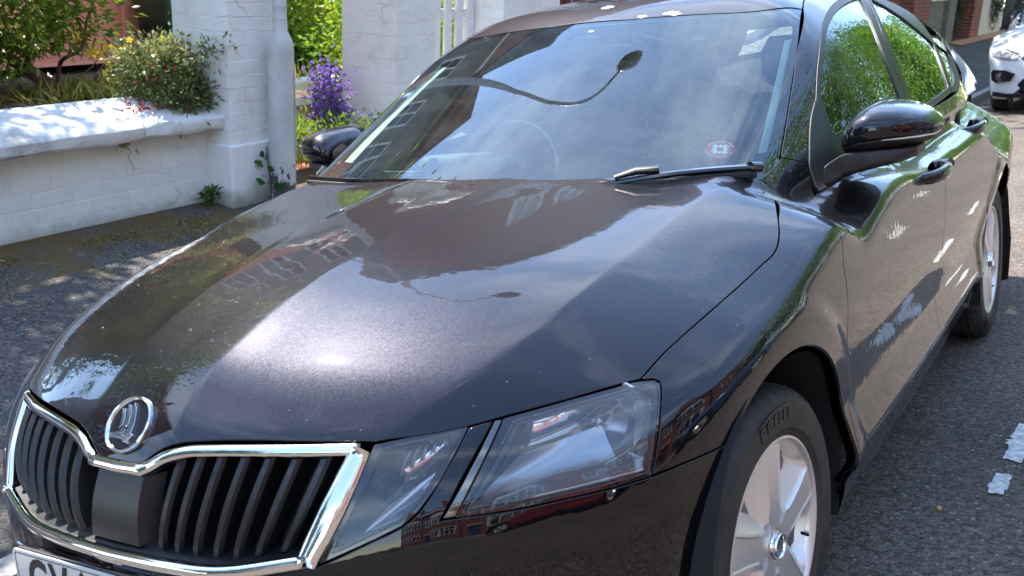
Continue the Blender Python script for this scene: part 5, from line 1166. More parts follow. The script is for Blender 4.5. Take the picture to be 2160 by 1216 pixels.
mb = MB(); mb.box((-.03, 0, .46), (-.003, .80, .53)); mb.build('fence_rail', M['whitegloss'], pf, bevel=.003)
mb = MB(); mb.box((-.03, 0, .06), (-.003, .80, .13)); mb.build('fence_rail', M['whitegloss'], pf, bevel=.003)

# ================================================================== LAMP POST
M['lamppaint'] = bpy.data.materials.new('chipped_grey_paint'); m = M['lamppaint']; m.use_nodes = True; t = m.node_tree; p = t.nodes['Principled BSDF']; K = t.links.new
p.inputs['Roughness'].default_value = .5
tcn = t.nodes.new('ShaderNodeTexCoord'); n = t.nodes.new('ShaderNodeTexNoise'); n.inputs['Scale'].default_value = 22; n.inputs['Detail'].default_value = 8; n.inputs['Roughness'].default_value = .7; mp_ = t.nodes.new('ShaderNodeMapping'); mp_.inputs['Scale'].default_value = (1, 1, .6); K(tcn.outputs['Object'], mp_.inputs[0]); K(mp_.outputs[0], n.inputs[0])
sz = t.nodes.new('ShaderNodeSeparateXYZ'); K(tcn.outputs['Object'], sz.inputs[0]); hr = t.nodes.new('ShaderNodeMapRange'); hr.inputs['From Min'].default_value = .08; hr.inputs['From Max'].default_value = .30; hr.inputs['To Min'].default_value = .12; hr.inputs['To Max'].default_value = -.17; K(sz.outputs[2], hr.inputs[0])
a = t.nodes.new('ShaderNodeMath'); K(n.outputs['Fac'], a.inputs[0]); K(hr.outputs[0], a.inputs[1]); g_ = t.nodes.new('ShaderNodeMapRange'); g_.inputs['From Min'].default_value = .545; g_.inputs['From Max'].default_value = .56; K(a.outputs[0], g_.inputs[0])
mx3 = t.nodes.new('ShaderNodeMix'); mx3.data_type = 'RGBA'; K(g_.outputs[0], mx3.inputs['Factor']); mx3.inputs['B'].default_value = (.06, .058, .055, 1)
n9 = t.nodes.new('ShaderNodeTexNoise'); n9.inputs['Scale'].default_value = 9; n9.inputs['Detail'].default_value = 6; K(tcn.outputs['Object'], n9.inputs[0]); r9 = t.nodes.new('ShaderNodeValToRGB'); r9.color_ramp.elements[0].position = .35; r9.color_ramp.elements[1].position = .65; r9.color_ramp.elements[0].color = (.43, .425, .41, 1); r9.color_ramp.elements[1].color = (.52, .515, .50, 1); K(n9.outputs['Fac'], r9.inputs[0]); K(r9.outputs[0], mx3.inputs['A'])
K(mx3.outputs['Result'], p.inputs['Base Color']); bb_ = t.nodes.new('ShaderNodeBump'); bb_.inputs['Distance'].default_value = .002; bb_.inputs['Strength'].default_value = .6; bb_.invert = True; K(g_.outputs[0], bb_.inputs['Height']); K(bb_.outputs[0], p.inputs['Normal'])
LPX = (-2.90, 2.61, .58)
lp = thing('lamp_post', 'chipped grey-white steel lamp post with a thick base, standing against the first pier', 'lamp post', LPX); lp.rotation_mode = 'QUATERNION'; lp.rotation_quaternion = GR.to_quaternion()
mb = MB(); mb.lathe([(.0735, -.05), (.0735, .84), (.071, .87), (.060, .90), (.047, .925), (.041, .94), (.041, 1.0)], 40); mb.build('post_base', M['lamppaint'], lp, True)
mb = MB(); mb.lathe([(.0405, 1.0), (.0415, 1.004), (.0385, 1.01), (.0385, 1.065), (.040, 1.07), (.0385, 1.075), (.034, 3.0), (.022, 3.6)], 28); mb.build('post_shaft', M['lamppaint'], lp, True)
mb = MB(); mb.tube(crv([(0, 0, 3.55), (0, .10, 4.4), (0, .34, 5.10), (0, .62, 5.50), (.02, .86, 5.66), (.08, 1.05, 5.70)], .08), .021, 12); mb.build('post_arm', M['lamppaint'], lp, True)
mb = MB(); mb.box((-.004, -.05, .25), (.0, .05, .75)); 
V = [(.0755*cos(a), .0755*sin(a), z) for a in np.linspace(radians(25), radians(75), 8) for z in (.22, .72)]; mb = MB(); mb.add(V+[(x*1.03, y*1.03, z) for x, y, z in V], [(2*i+16, 2*i+18, 2*i+19, 2*i+17) for i in range(7)]+[(0, 1, 17, 16), (14, 30, 31, 15)]); mb.build('post_door', M['lamppaint'], lp)
body_shell('lantern', [(.16, 1.12, 5.65, .15, .12), (.16, 1.12, 5.68, .19, .13), (.16, 1.12, 5.73, .17, .12), (.16, 1.12, 5.76, .09, .06)], M['lampgrey'], lp)
mb = MB(); mb.box((.05, 1.03, 5.62), (.28, 1.21, 5.65)); mb.build('lantern_lens', M['lens'], lp, bevel=.015)

# ================================================================== PLANTS
def leafmat(name, cols, rough=.45, trans=.45):
    """leaf: colour varies per leaf through a colour attribute; light passes through"""
    m = bpy.data.materials.new(name); m.use_nodes = True; t = m.node_tree; p = t.nodes['Principled BSDF']; K = t.links.new
    at_ = t.nodes.new('ShaderNodeAttribute'); at_.attribute_name = 'tone'; r = t.nodes.new('ShaderNodeValToRGB'); els = r.color_ramp.elements
    for i, c in enumerate(cols):
        if i >= 2: els.new(i/(len(cols)-1))
    for i, c in enumerate(cols): els[i].position = i/(len(cols)-1); els[i].color = (*c, 1)
    K(at_.outputs['Fac'], r.inputs[0]); K(r.outputs[0], p.inputs['Base Color']); p.inputs['Roughness'].default_value = rough
    tl = t.nodes.new('ShaderNodeBsdfTranslucent'); K(r.outputs[0], tl.inputs[0]); ms = t.nodes.new('ShaderNodeMixShader'); ms.inputs[0].default_value = trans; K(p.outputs[0], ms.inputs[1]); K(tl.outputs[0], ms.inputs[2]); K(ms.outputs[0], t.nodes['Material Output'].inputs[0])
    return m
def leaves(name, P, D, Ln, Wd, tone, m, par=None, fold=.25, seed=0, pts=3, droop=0.):
    """leaf blades at P growing along D; each is 4 triangles folded along the midrib"""
    r_ = np.random.default_rng(seed); n = len(P); D = D/np.linalg.norm(D, axis=1, keepdims=True); R_ = r_.normal(size=(n, 3)); X = np.cross(D, R_); X /= np.linalg.norm(X, axis=1, keepdims=True); Z = np.cross(X, D)
    L_ = np.asarray(Ln).reshape(-1, 1)*np.ones((n, 1)); W_ = np.asarray(Wd).reshape(-1, 1)*np.ones((n, 1))
    bend = np.array([[0, 0, 1.]])*droop*L_
    base = P; tip = P+D*L_-bend*1.0; mid = P+D*L_*.45+Z*L_*.06-bend*.25; a = P+D*L_*.42+X*W_/2+Z*W_*fold-bend*.25; b = P+D*L_*.42-X*W_/2+Z*W_*fold-bend*.25
    V = np.stack([base, a, tip, b, mid], 1).reshape(-1, 3); i = np.arange(n)[:, None]*5
    F = np.concatenate([i+[0, 4, 1], i+[1, 4, 2], i+[0, 3, 4], i+[3, 2, 4]], 1).reshape(-1, 3)
    me = bpy.data.meshes.new(name); me.vertices.add(len(V)); me.vertices.foreach_set('co', V.astype(np.float32).ravel()); me.loops.add(F.size); me.loops.foreach_set('vertex_index', F.astype(np.int32).ravel()); me.polygons.add(len(F)); me.polygons.foreach_set('loop_start', np.arange(0, F.size, 3, dtype=np.int32))
    me.update(calc_edges=True); at_ = me.attributes.new('tone', 'FLOAT', 'POINT'); at_.data.foreach_set('value', np.repeat(np.asarray(tone, dtype=np.float32), 5)); me.materials.append(m)
    o = bpy.data.objects.new(name, me); link(o, par); return tag(o, kind='stuff') if n > 300 or par is None else o
def clumps(c, rad, nclump, nleaf, csize, seed, shell_=.55, flat=1.0):
    """leaf positions gathered in clumps over an uneven crown; directions outwards"""
    r_ = np.random.default_rng(seed); c = np.array(c); rad = np.array(rad); P = []; D = []; K_ = []
    for k in range(nclump):
        d = r_.normal(size=3); d /= np.linalg.norm(d); rr = shell_+(1-shell_)*r_.random()**.6; rr *= .8+.35*r_.random(); cc = c+d*rad*rr; m_ = nleaf
        q = r_.normal(size=(m_, 3))*csize*(.6+.8*r_.random()); P.append(cc+q); dd = d*1.0+q/csize*.45+r_.normal(size=(m_, 3))*.45+np.array((0, 0, .25)); D.append(dd); K_.append(np.full(m_, r_.random()))
    return np.concatenate(P), np.concatenate(D), np.concatenate(K_)
def limb(mb, a, b, r0, r1, seed, wob=.06, n=6):
    r_ = np.random.default_rng(seed); a, b = np.array(a, float), np.array(b, float); L_ = np.linalg.norm(b-a); pts = [a+(b-a)*t+(r_.normal(size=3)*wob*L_ if 0 < t < 1 else 0) for t in np.linspace(0, 1, n)]; mb.tube(crv(pts, L_/12), list(np.linspace(r0, r1, len(crv(pts, L_/12)))), 8)
M['bark'] = mat('bark', (.10, .065, .045), .9, noise=(25, .4), bump=(60, .9, .008))
M['leaf_spotted'] = leafmat('evergreen_leaf', [(.07, .12, .014), (.12, .19, .020), (.20, .28, .025), (.36, .36, .035), (.70, .50, .05)], rough=.35)
M['leaf_fuchsia'] = leafmat('fuchsia_leaf', [(.09, .14, .04), (.15, .20, .06), (.26, .27, .12), (.42, .34, .20), (.48, .18, .11)], rough=.4)
M['leaf_lime'] = leafmat('lime_leaf', [(.08, .17, .014), (.15, .27, .02), (.28, .40, .03), (.46, .48, .05)], rough=.5)
M['leaf_tree'] = leafmat('tree_leaf', [(.02, .05, .008), (.04, .08, .012), (.07, .12, .018), (.12, .18, .025)], rough=.5, trans=.25)
M['leaf_dark'] = leafmat('dark_leaf', [(.012, .03, .008), (.02, .05, .012), (.035, .07, .018)], rough=.5, trans=.2)
M['grass'] = leafmat('dry_grass', [(.12, .17, .02), (.26, .28, .04), (.42, .34, .09), (.45, .36, .15)], rough=.7)
M['petal_red'] = leafmat('fuchsia_petal', [(.35, .015, .02), (.5, .02, .04)], trans=.3)
M['petal_purple'] = leafmat('bellflower_petal', [(.22, .10, .55), (.34, .18, .68), (.50, .30, .80)], trans=.4)
M['petal_yellow'] = leafmat('yellow_leaf', [(.5, .38, .02), (.6, .5, .03)], trans=.4)
# -- big evergreen bush with a bare leaning trunk at the left edge
bush = thing('evergreen_bush', 'glossy evergreen bush with yellow-tipped leaves and bare leaning trunk, top left behind the low wall', 'bush', (-4.35, 2.25, 1.22))
mb = MB(); o0 = np.array((-4.35, 2.25, 1.22)); rel = lambda p: tuple(np.array(p)-o0)
limb(mb, rel((-4.28, 2.34, 1.20)), rel((-4.40, 2.10, 1.46)), .055, .036, 1, .04); limb(mb, rel((-4.40, 2.10, 1.46)), rel((-4.45, 1.80, 1.85)), .036, .02, 2); limb(mb, rel((-4.38, 2.14, 1.42)), rel((-4.3, 2.40, 1.85)), .022, .01, 3); limb(mb, rel((-4.3, 2.26, 1.3)), rel((-4.0, 2.40, 1.75)), .015, .006, 4)
for k, (a, b) in enumerate((((-4.2, 2.42, 1.2), (-4.12, 2.55, 1.62)), ((-4.22, 2.45, 1.2), (-4.2, 2.65, 1.55)), ((-4.2, 2.2, 1.2), (-4.0, 2.35, 1.45)))): limb(mb, rel(a), rel(b), .006, .003, 10+k)
mb.build('trunk', M['bark'], bush, True)
P, D, K1 = clumps((-4.33, 2.02, 1.97), (.50, .72, .56), 330, 34, .07, 3); P9, D9, K9 = clumps((-4.4, .9, 1.95), (.55, .9, .75), 300, 28, .09, 33); P, D, K1 = np.concatenate([P, P9]), np.concatenate([D, D9]), np.concatenate([K1, K9]); keep = ~((P[:, 2] < 1.52) & (P[:, 1] > 1.95)) & ~((P[:, 2] < 1.34) & (P[:, 1] > 1.6)) & ~(P[:, 0] > -3.75) & ~(P[:, 1] > 2.5+.12*(P[:, 2]-1.6)); P, D, K1 = P[keep], D[keep], K1[keep]
n = len(P); r_ = np.random.default_rng(4); hi = np.clip((P[:, 2]-1.75)*1.0, 0, .35); tone = np.clip(.12+.5*K1*r_.random(n)+hi*(K1 > .55)*.7, 0, .85)
leaves('foliage', P-o0, D, r_.uniform(.05, .085, n), r_.uniform(.018, .028, n), tone, M['leaf_spotted'], bush, seed=5)
i = r_.choice(np.where((P[:, 0] > -4.2) | (P[:, 2] > 2.2))[0], 130); q = np.repeat(P[i]-o0+np.array((.03, -.01, .02)), 8, 0); dd = np.repeat(r_.normal(size=(130, 3))*.25+[.35, -.15, .9], 8, 0)+r_.normal(size=(1040, 3))*.38
leaves('new_shoots', q, dd, r_.uniform(.055, .085, 1040), r_.uniform(.016, .022, 1040), r_.uniform(.72, 1, 1040), M['leaf_spotted'], bush, seed=15)
# -- fuchsia
fu = thing('fuchsia_bush', 'small-leaved fuchsia bush with drooping red flowers, spilling over the low wall beside the first pier', 'bush', (-3.4, 2.25, 1.15)); o0 = np.array((-3.4, 2.25, 1.15))
P, D, K1 = clumps((-3.28, 2.20, 1.35), (.20, .28, .17), 190, 28, .040, 11, .3); P2_, D2_, K2_ = clumps((-3.12, 2.20, 1.20), (.10, .22, .11), 80, 26, .035, 12, .3); P3_, D3_, K3_ = clumps((-2.98, 2.32, 1.43), (.08, .22, .035), 22, 14, .03, 13, .2)
P = np.concatenate([P, P2_, P3_]); D = np.concatenate([D, D2_, D3_]); K1 = np.concatenate([K1, K2_, K3_]); keep = ~((P[:, 0] > -3.42) & (P[:, 0] < -2.90) & (P[:, 1] > 2.31) & (P[:, 1] < 2.75)); P, D, K1 = P[keep], D[keep], K1[keep]
n = len(P); r_ = np.random.default_rng(6); tone = np.clip(.1+.55*K1*r_.random(n)+np.clip((P[:, 2]-1.35)*1.5, 0, .5)*r_.random(n)+.3*(r_.random(n) > .9), 0, 1)
leaves('foliage', P-o0, D, r_.uniform(.026, .046, n), r_.uniform(.011, .018, n), tone, M['leaf_fuchsia'], fu, seed=7, droop=.2)
mb = MB()
for k in range(26):
    i = rng.integers(len(P)); b = P[i]-o0; a = np.array((rng.normal()*.03, -.05+rng.normal()*.1, -.15)); limb(mb, a, b, .004, .0015, 30+k, .05)
mb.build('stems', M['bark'], fu, True)
i = rng.choice(len(P), 90); Pf = P[i]-o0+np.array((.02, -.01, -.03)); leaves('red_flowers', np.repeat(Pf, 3, 0), np.tile([[.12, 0, -1], [-.1, .1, -1], [0, -.12, -1]], (90, 1)), .034, .009, rng.random(270), M['petal_red'], fu, seed=8)
cl_ = np.array([(-3.12, 1.90, 1.16)])+rng.normal(size=(40, 3))*[.025, .045, .03]; leaves('red_flowers', cl_-o0, rng.normal(size=(40, 3))+[.4, 0, -.6], .04, .016, rng.random(40), M['petal_red'], fu, seed=9)
# -- garden ground, dry grass
def gz_(x, y): return 1.12+.165*(-3.4-x)+.012*sin(7*y)*sin(5*x) if x > -5.6 else 1.49
sheet('garden_soil', np.linspace(-6.2, -3.38, 14), np.linspace(-3, 3.6, 20), gz_, M['soil'])
def grass_tuft(name, label, cx, cy, cz, sx, sy, n, h, seed, m, par=None, spread=.5, col=(0, 1)):
    r_ = np.random.default_rng(seed); P = np.stack([cx+r_.normal(size=n)*sx, cy+r_.normal(size=n)*sy, np.full(n, cz)], 1)
    D = np.stack([r_.normal(size=n)*spread, r_.normal(size=n)*spread, np.ones(n)], 1); o = leaves(name, P, D, h*r_.uniform(.5, 1.2, n), .006+.02*h*r_.random(n)*.3, r_.uniform(*col, n), m, None, seed=seed, droop=.35)
    o['kind'] = 'stuff'; return o
grass_tuft('dry_grass', '', -4.2, 2.75, 1.20, .30, .42, 3000, .26, 21, M['grass'], col=(0, .9)); grass_tuft('dry_grass', '', -3.5, 2.0, 1.12, .06, .35, 350, .16, 22, M['grass'], col=(.5, 1))
grass_tuft('dead_grass', '', -3.6, 1.2, 1.12, .08, .5, 500, .10, 23, M['grass'], col=(.6, 1))
o0 = np.array((-4.1, 2.55, 1.2)); yb_ = thing('yellow_vine', 'spray of bright yellow leaves on thin stems, between the evergreen bush and the salmon wall', 'plant', tuple(o0))
P = np.array((-4.05, 2.52, 1.50))+rng.normal(size=(46, 3))*[.05, .15, .035]; P = np.concatenate([P, np.array((-3.95, 2.40, 1.30))+rng.normal(size=(14, 3))*.04]); leaves('foliage', P-o0, rng.normal(size=(60, 3)), .055, .045, rng.random(60), M['petal_yellow'], yb_, seed=31)
mb = MB(); limb(mb, (0, 0, -.1), (.05, -.25, .32), .004, .002, 5); limb(mb, (0, 0, -.1), (.1, .12, .42), .003, .0015, 6, .1); limb(mb, (.05, .05, -.1), (.2, -.1, .2), .003, .0015, 7, .1); mb.build('stems', M['bark'], yb_, True)
# -- salmon house wall, path, bin
sw = thing('salmon_wall', 'salmon-pink rendered wall behind the garden at the top left', 'wall', (-6.0, 3.5, 1.4)); sw.rotation_mode = 'QUATERNION'; sw.rotation_quaternion = GR.to_quaternion()
mb = MB(); mb.box((-.3, -2.5, -.5), (0, 2.0, 2.8)); mb.build('render_panel', M['salmon'], sw); mb = MB(); mb.box((.004, .62, -.3), (.05, .99, 2.8)); mb.build('buttress', M['salmon'], sw, bevel=.02); mb = MB(); mb.box((.003, -2.5, -.5), (.03, .60, .14)); mb.build('skirting', mat('dusty_render', (.42, .26, .20), .85, noise=(12, .2)), sw, bevel=.004)
sheet('garden_path', np.linspace(-5.98, -5.02, 6), np.linspace(.5, 4.3, 12), lambda x, y: 1.445+(-5.0-x)*.11, M['redpath'])
M['bin'] = mat('green_bin_plastic', (.012, .055, .035), .4, noise=(6, .2)); bn_ = thing('garden_bin', 'dark green tapered bin with a black base, beside the salmon wall', 'bin', (-5.55, 4.28, 1.60)); bn_.rotation_mode = 'QUATERNION'; bn_.rotation_quaternion = GR.to_quaternion()
body_shell('bin_body', [(0, .03, .05, .19, .21), (0, .0, .35, .22, .24), (0, -.0, .95, .27, .29)], M['bin'], bn_, pw=6); body_shell('bin_base', [(0, .0, -.04, .20, .22), (0, 0, -.01, .22, .25), (0, 0, .015, .22, .25), (0, 0, .02, .20, .23), (0, 0, .045, .20, .23), (0, 0, .05, .225, .255), (0, 0, .075, .225, .255)], M['gloss_black'], bn_, pw=5); body_shell('bin_lid', [(0, 0, .95, .29, .31), (0, 0, .99, .29, .31), (0, 0, 1.03, .22, .24)], M['bin'], bn_, pw=6)
# -- second garden seen between the piers
sheet('garden_path', np.linspace(-5.2, -3.36, 8), np.linspace(2.78, 4.4, 6), lambda x, y: .62+(-3.36-x)*.02, M['redpath'])
def lawn_z(x, y): return 1.05+(-4.6-x)*.12
sheet('back_lawn', np.linspace(-9, -4.75, 8), np.linspace(4.3, 12, 8), lambda x, y: 1.14+(-4.75-x)*.10, M['soil'])
sheet('terrace', np.linspace(-9, -3.38, 8), np.linspace(4.46, 60, 20), lambda x, y: .98+(-3.38-x)*.02, M['soil'])
rw = thing('low_kerb_wall', 'low white kerb wall behind the purple-flowered hedge, between two piers', 'wall', (-4.55, 4.3, .6)); rw.rotation_mode = 'QUATERNION'; rw.rotation_quaternion = GR.to_quaternion(); mb = MB(); mb.box((-.2, -.5, 0), (0, 1.6, .60)); mb.build('kerb_block', M['whitewash'], rw, bevel=.01)
grass_tuft('lawn_grass', '', -5.3, 5.6, 1.18, .32, .7, 4200, .14, 41, M['leaf_lime'], spread=.8, col=(.2, 1))
def small_bush(name, label, cat, c, rad, ncl, nl, m, seed, ln=(.02, .035), wd=.5, csize=.05, tone=(0, 1), flowers=None, z0=None, group=None, flat=0):
    base = np.array((c[0], c[1], z0 if z0 is not None else c[2]-rad[2])); e = thing(name, label, cat, tuple(base), group=group); P, D, K1 = clumps(c, rad, ncl, nl, csize, seed, .3); P[:, 2] = np.maximum(P[:, 2], base[2]+.01); n = len(P); r_ = np.random.default_rng(seed+1)
    tn = tone[0]+(tone[1]-tone[0])*np.clip(.6*K1+.5*r_.random(n)-.1, 0, 1); L_ = r_.uniform(*ln, n); leaves('foliage', P-base, D, L_, L_*wd, tn, m, e, seed=seed)
    if flowers:
        fm, fn, fs, sub = flowers; i = r_.choice(np.where(sub(P))[0], fn); cdir = P[i]-np.array(c); cdir /= np.linalg.norm(cdir, axis=1, keepdims=True)+1e-6; q = P[i]-base+cdir*.02; q5 = np.repeat(q, 5, 0); d5 = r_.normal(size=(fn*5, 3))*.8+np.repeat(cdir, 5, 0)*.9; leaves('flowers', q5, d5, fs, fs*.6, r_.random(fn*5), fm, e, seed=seed+2)
    mb = MB(); 
    for k in range(7): i = r_.integers(n); limb(mb, (r_.normal()*.02, r_.normal()*.02, -.02), P[i]-base, .007, .002, seed+k, .05)
    mb.build('stems', M['bark'], e, True); return e
small_bush('bellflower_hedge', 'low yellow-green hedge dotted with violet flowers, right of the lamp post', 'hedge', (-3.75, 3.80, .80), (.32, .34, .15), 120, 30, M['leaf_lime'], 51, flowers=(M['petal_purple'], 130, .014, lambda P: P[:, 2] < .95), tone=(.1, .9), z0=.60)
small_bush('bellflower', 'tall trailing mass of bright violet bellflowers against the wide white pier', 'flowers', (-3.27, 3.52, 1.04), (.07, .08, .25), 60, 18, M['leaf_lime'], 61, flowers=(M['petal_purple'], 1100, .020, lambda P: P[:, 2] > .6), tone=(0, .5), z0=.62, csize=.04)
small_bush('bellflower', 'low mound of violet bellflowers directly above the far door mirror', 'flowers', (-3.12, 3.48, .80), (.18, .32, .13), 90, 24, M['leaf_lime'], 71, flowers=(M['petal_purple'], 190, .014, lambda P: P[:, 2] > .6), tone=(.1, .8), z0=.60)
# strap-leaved clump and climbing shrub behind
base = np.array((-5.5, 6.05, 1.15)); e = thing('strap_leaf_clump', 'clump of tall strap-shaped green leaves behind the gate gap', 'plant', tuple(base)); r_ = np.random.default_rng(81); n = 420
P = np.stack([r_.normal(size=n)*.15, r_.normal(size=n)*.25, np.zeros(n)], 1); D = np.stack([r_.normal(size=n)*.35, r_.normal(size=n)*.35, np.ones(n)], 1); leaves('strap_leaves', P, D, r_.uniform(.35, .8, n), .035, r_.random(n)*.8, M['leaf_lime'], e, seed=82, droop=.25)
small_bush('climbing_shrub', 'sunlit yellow-green shrub with brown twigs behind the gate gap at the top', 'bush', (-5.7, 5.9, 1.95), (.5, 1.3, .6), 360, 26, M['leaf_lime'], 91, ln=(.05, .09), tone=(.2, 1), z0=1.1, csize=.09)
small_bush('garden_shrub', 'lime-green shrub showing behind the picket fence', 'bush', (-3.95, 5.2, 1.5), (.4, .9, .5), 300, 26, M['leaf_lime'], 101, ln=(.04, .06), tone=(.1, 1), z0=.98, csize=.07)
small_bush('wall_creeper', 'purple creeper clump at the top edge, right of the third pier', 'flowers', (-3.05, 6.15, 1.65), (.12, .12, .25), 40, 14, M['leaf_dark'], 111, flowers=(M['petal_purple'], 160, .018, lambda P: P[:, 2] > .6), z0=1.0)
# weeds at the pier foot, wall foot
e = thing('broadleaf_weed', 'broad-leaved green weed growing at the foot of the first pier', 'weed', (-2.92, 2.54, .62)); P = []; D = []
for k in range(11): a = k*2.4; P.append((.02*cos(a), .03*sin(a), .02+.018*k)); D.append((cos(a)*.8, sin(a)*.8, .35+.08*k))
leaves('weed_leaves', np.array(P), np.array(D), np.linspace(.12, .075, 11), np.linspace(.055, .04, 11), rng.random(11)*.5, M['leaf_dark'] if False else leafmat('weed_leaf', [(.03, .09, .015), (.07, .16, .03)]), e, seed=3, droop=.15); mb = MB(); mb.tube([(0, 0, -.02), (.005, 0, .2), (0, .01, .26)], .004, 6); mb.build('stem', M['bark'], e)
e = thing('moss_tuft', 'small dark green plant in the corner where the low wall meets the pier', 'weed', (-3.08, 2.22, .62)); leaves('weed_leaves', rng.normal(size=(60, 3))*.02+[0, 0, .03], rng.normal(size=(60, 3))+[.5, 0, .8], .05, .022, rng.random(60), M['leaf_tree'], e, seed=4)
e = thing('wall_fern', 'little green creeper rooted in the crack under the coping', 'weed', (-3.06, 1.72, 1.02)); leaves('creeper_leaves', rng.normal(size=(16, 3))*[.01, .05, .02], rng.normal(size=(16, 3))*[.3, 1, .5]+[.3, .2, -.3], .05, .03, rng.random(16), M['leaf_fuchsia'], e, seed=5); mb = MB(); limb(mb, (0, 0, 0), (-.02, .02, -.16), .002, .001, 5); mb.build('stem', M['bark'], e)
# moss and litter on the pavement
M['moss'] = leafmat('moss_green', [(.08, .065, .012), (.16, .12, .018), (.24, .17, .04)], trans=.1); r_ = np.random.default_rng(7); n = 9000; y = r_.uniform(-.5, 3.4, n); x = -3.02+np.abs(r_.normal(size=n))*.28; k = np.sin(y*5)+np.sin(y*11+x*9)+r_.normal(size=n)*.6 > .1; x, y = x[k], y[k]; P = np.stack([x, y, [pz(a, b) for a, b in zip(x, y)]], 1)
tag(leaves('moss', P, np.stack([r_.normal(size=len(x))*.8, r_.normal(size=len(x))*.8, np.full(len(x), .7)], 1), r_.uniform(.008, .022, len(x)), .006, r_.random(len(x)), M['moss'], None, seed=9), kind='stuff')
for nm, lab, loc, ang in (('fallen_leaf', 'sprig of fresh pale green leaves lying on the pavement left of the bonnet', (-3.0+.62, 1.32, 0), .3),):
    e = thing(nm, lab, 'leaf', (loc[0], loc[1], pz(loc[0], loc[1])+.012)); P = np.zeros((5, 3)); P[:, 1] = np.linspace(-.03, .05, 5); leaves('leaf_blades', P, np.array([(.3, 1, .3), (-.5, 1, .2), (.7, .8, .25), (-.1, 1, .5), (.2, -1, .1)]), .085, .026, np.array([.7, .9, .5, 1, .8]), M['leaf_lime'], e, seed=2)
n = 160; x = r_.uniform(-3.0, -1.4, n); y = r_.uniform(-.5, 4, n); P = np.stack([x, y, [pz(a, b)+.006 for a, b in zip(x, y)]], 1); M['litter'] = leafmat('dead_leaf', [(.16, .09, .04), (.30, .20, .10), (.40, .30, .18)], trans=.1); tag(leaves('leaf_litter', P, r_.normal(size=(n, 3))*[1, 1, .15], r_.uniform(.012, .035, n), .012, r_.random(n), M['litter'], None, seed=12), kind='stuff')

M['twig'] = mat('dry_twig', (.35, .26, .17), .8); mb = MB(); r_ = random.Random(9)
for k in range(60):
    x = r_.uniform(-3.0, -1.6); y = r_.uniform(.2, 3.0); a = r_.uniform(0, 6.3); l = r_.uniform(.01, .05); z = pz(x, y)+.004; mb.tube([(x, y, z), (x+l*cos(a)*.5, y+l*sin(a)*.5+.003, z+.004), (x+l*cos(a), y+l*sin(a), z)], .0012, 4)
tag(mb.build('twigs', M['twig']), kind='stuff')
ORD = ['first', 'second', 'third', 'fourth', 'fifth', 'sixth', 'seventh', 'eighth', 'ninth']
# ================================================================== HOUSES, CARS, TREES FURTHER OFF
M['redbrick'] = bpy.data.materials.new('red_brickwork'); m = M['redbrick']; m.use_nodes = True; t = m.node_tree; p = t.nodes['Principled BSDF']; p.inputs['Roughness'].default_value = .85
tcn = t.nodes.new('ShaderNodeTexCoord'); sx = t.nodes.new('ShaderNodeSeparateXYZ'); K = t.links.new; K(tcn.outputs['Object'], sx.inputs[0]); ad = t.nodes.new('ShaderNodeMath'); K(sx.outputs[0], ad.inputs[0]); K(sx.outputs[1], ad.inputs[1])
cb = t.nodes.new('ShaderNodeCombineXYZ'); K(ad.outputs[0], cb.inputs[0]); K(sx.outputs[2], cb.inputs[1]); bt = t.nodes.new('ShaderNodeTexBrick'); bt.inputs['Scale'].default_value = 1; bt.inputs['Brick Width'].default_value = .225; bt.inputs['Row Height'].default_value = .075; bt.inputs['Mortar Size'].default_value = .006
bt.inputs['Color1'].default_value = (.26, .055, .03, 1); bt.inputs['Color2'].default_value = (.17, .04, .025, 1); bt.inputs['Mortar'].default_value = (.22, .18, .15, 1); K(cb.outputs[0], bt.inputs[0]); K(bt.outputs[0], p.inputs['Base Color'])
M['slate'] = mat('roof_slate', (.055, .058, .07), .6, noise=(3, .3), bump=(30, .4, .01)); M['housewhite'] = mat('white_house_trim', (.75, .75, .73), .5)
M['pane'] = mat('dark_window_pane', (.02, .025, .03), .03, coat=1); M['tile'] = mat('hung_clay_tiles', (.20, .075, .05), .8, noise=(18, .35), bump=(40, .6, .02)); M['greyrender'] = mat('grey_render', (.17, .17, .165), .85, noise=(2, .2)); M['cream'] = mat('cream_render', (.55, .50, .40), .8, noise=(3, .1)); M['doorp'] = mat('blue_door_paint', (.03, .06, .14), .3)
def window_(e, x, y0, y1, z0, z1, sgn=1, bars=1):
    mb = MB(); a = .06
    for q in ((y0, y0+a, z0, z1), (y1-a, y1, z0, z1), (y0+a, y1-a, z0, z0+a), (y0+a, y1-a, z1-a, z1), (y0+a, y1-a, (z0+z1)/2-.025, (z0+z1)/2+.025)): mb.box((x-.02, q[0], q[2]), (x+.05, q[1], q[3]))
    for k in range(bars): yy = y0+(y1-y0)*(k+1)/(bars+1); mb.box((x-.015, yy-.02, z0+a), (x+.04, yy+.02, z1-a))
    mb.box((x, y0-.05, z0-.09), (x+.12, y1+.05, z0-.005)); w_ = mb.build('window', M['housewhite'], e)
    mb = MB(); mb.box((x+.002, y0+.02, z0+.02), (x+.006, y1-.02, z1-.02)); mb.build('pane', M['pane'], w_)
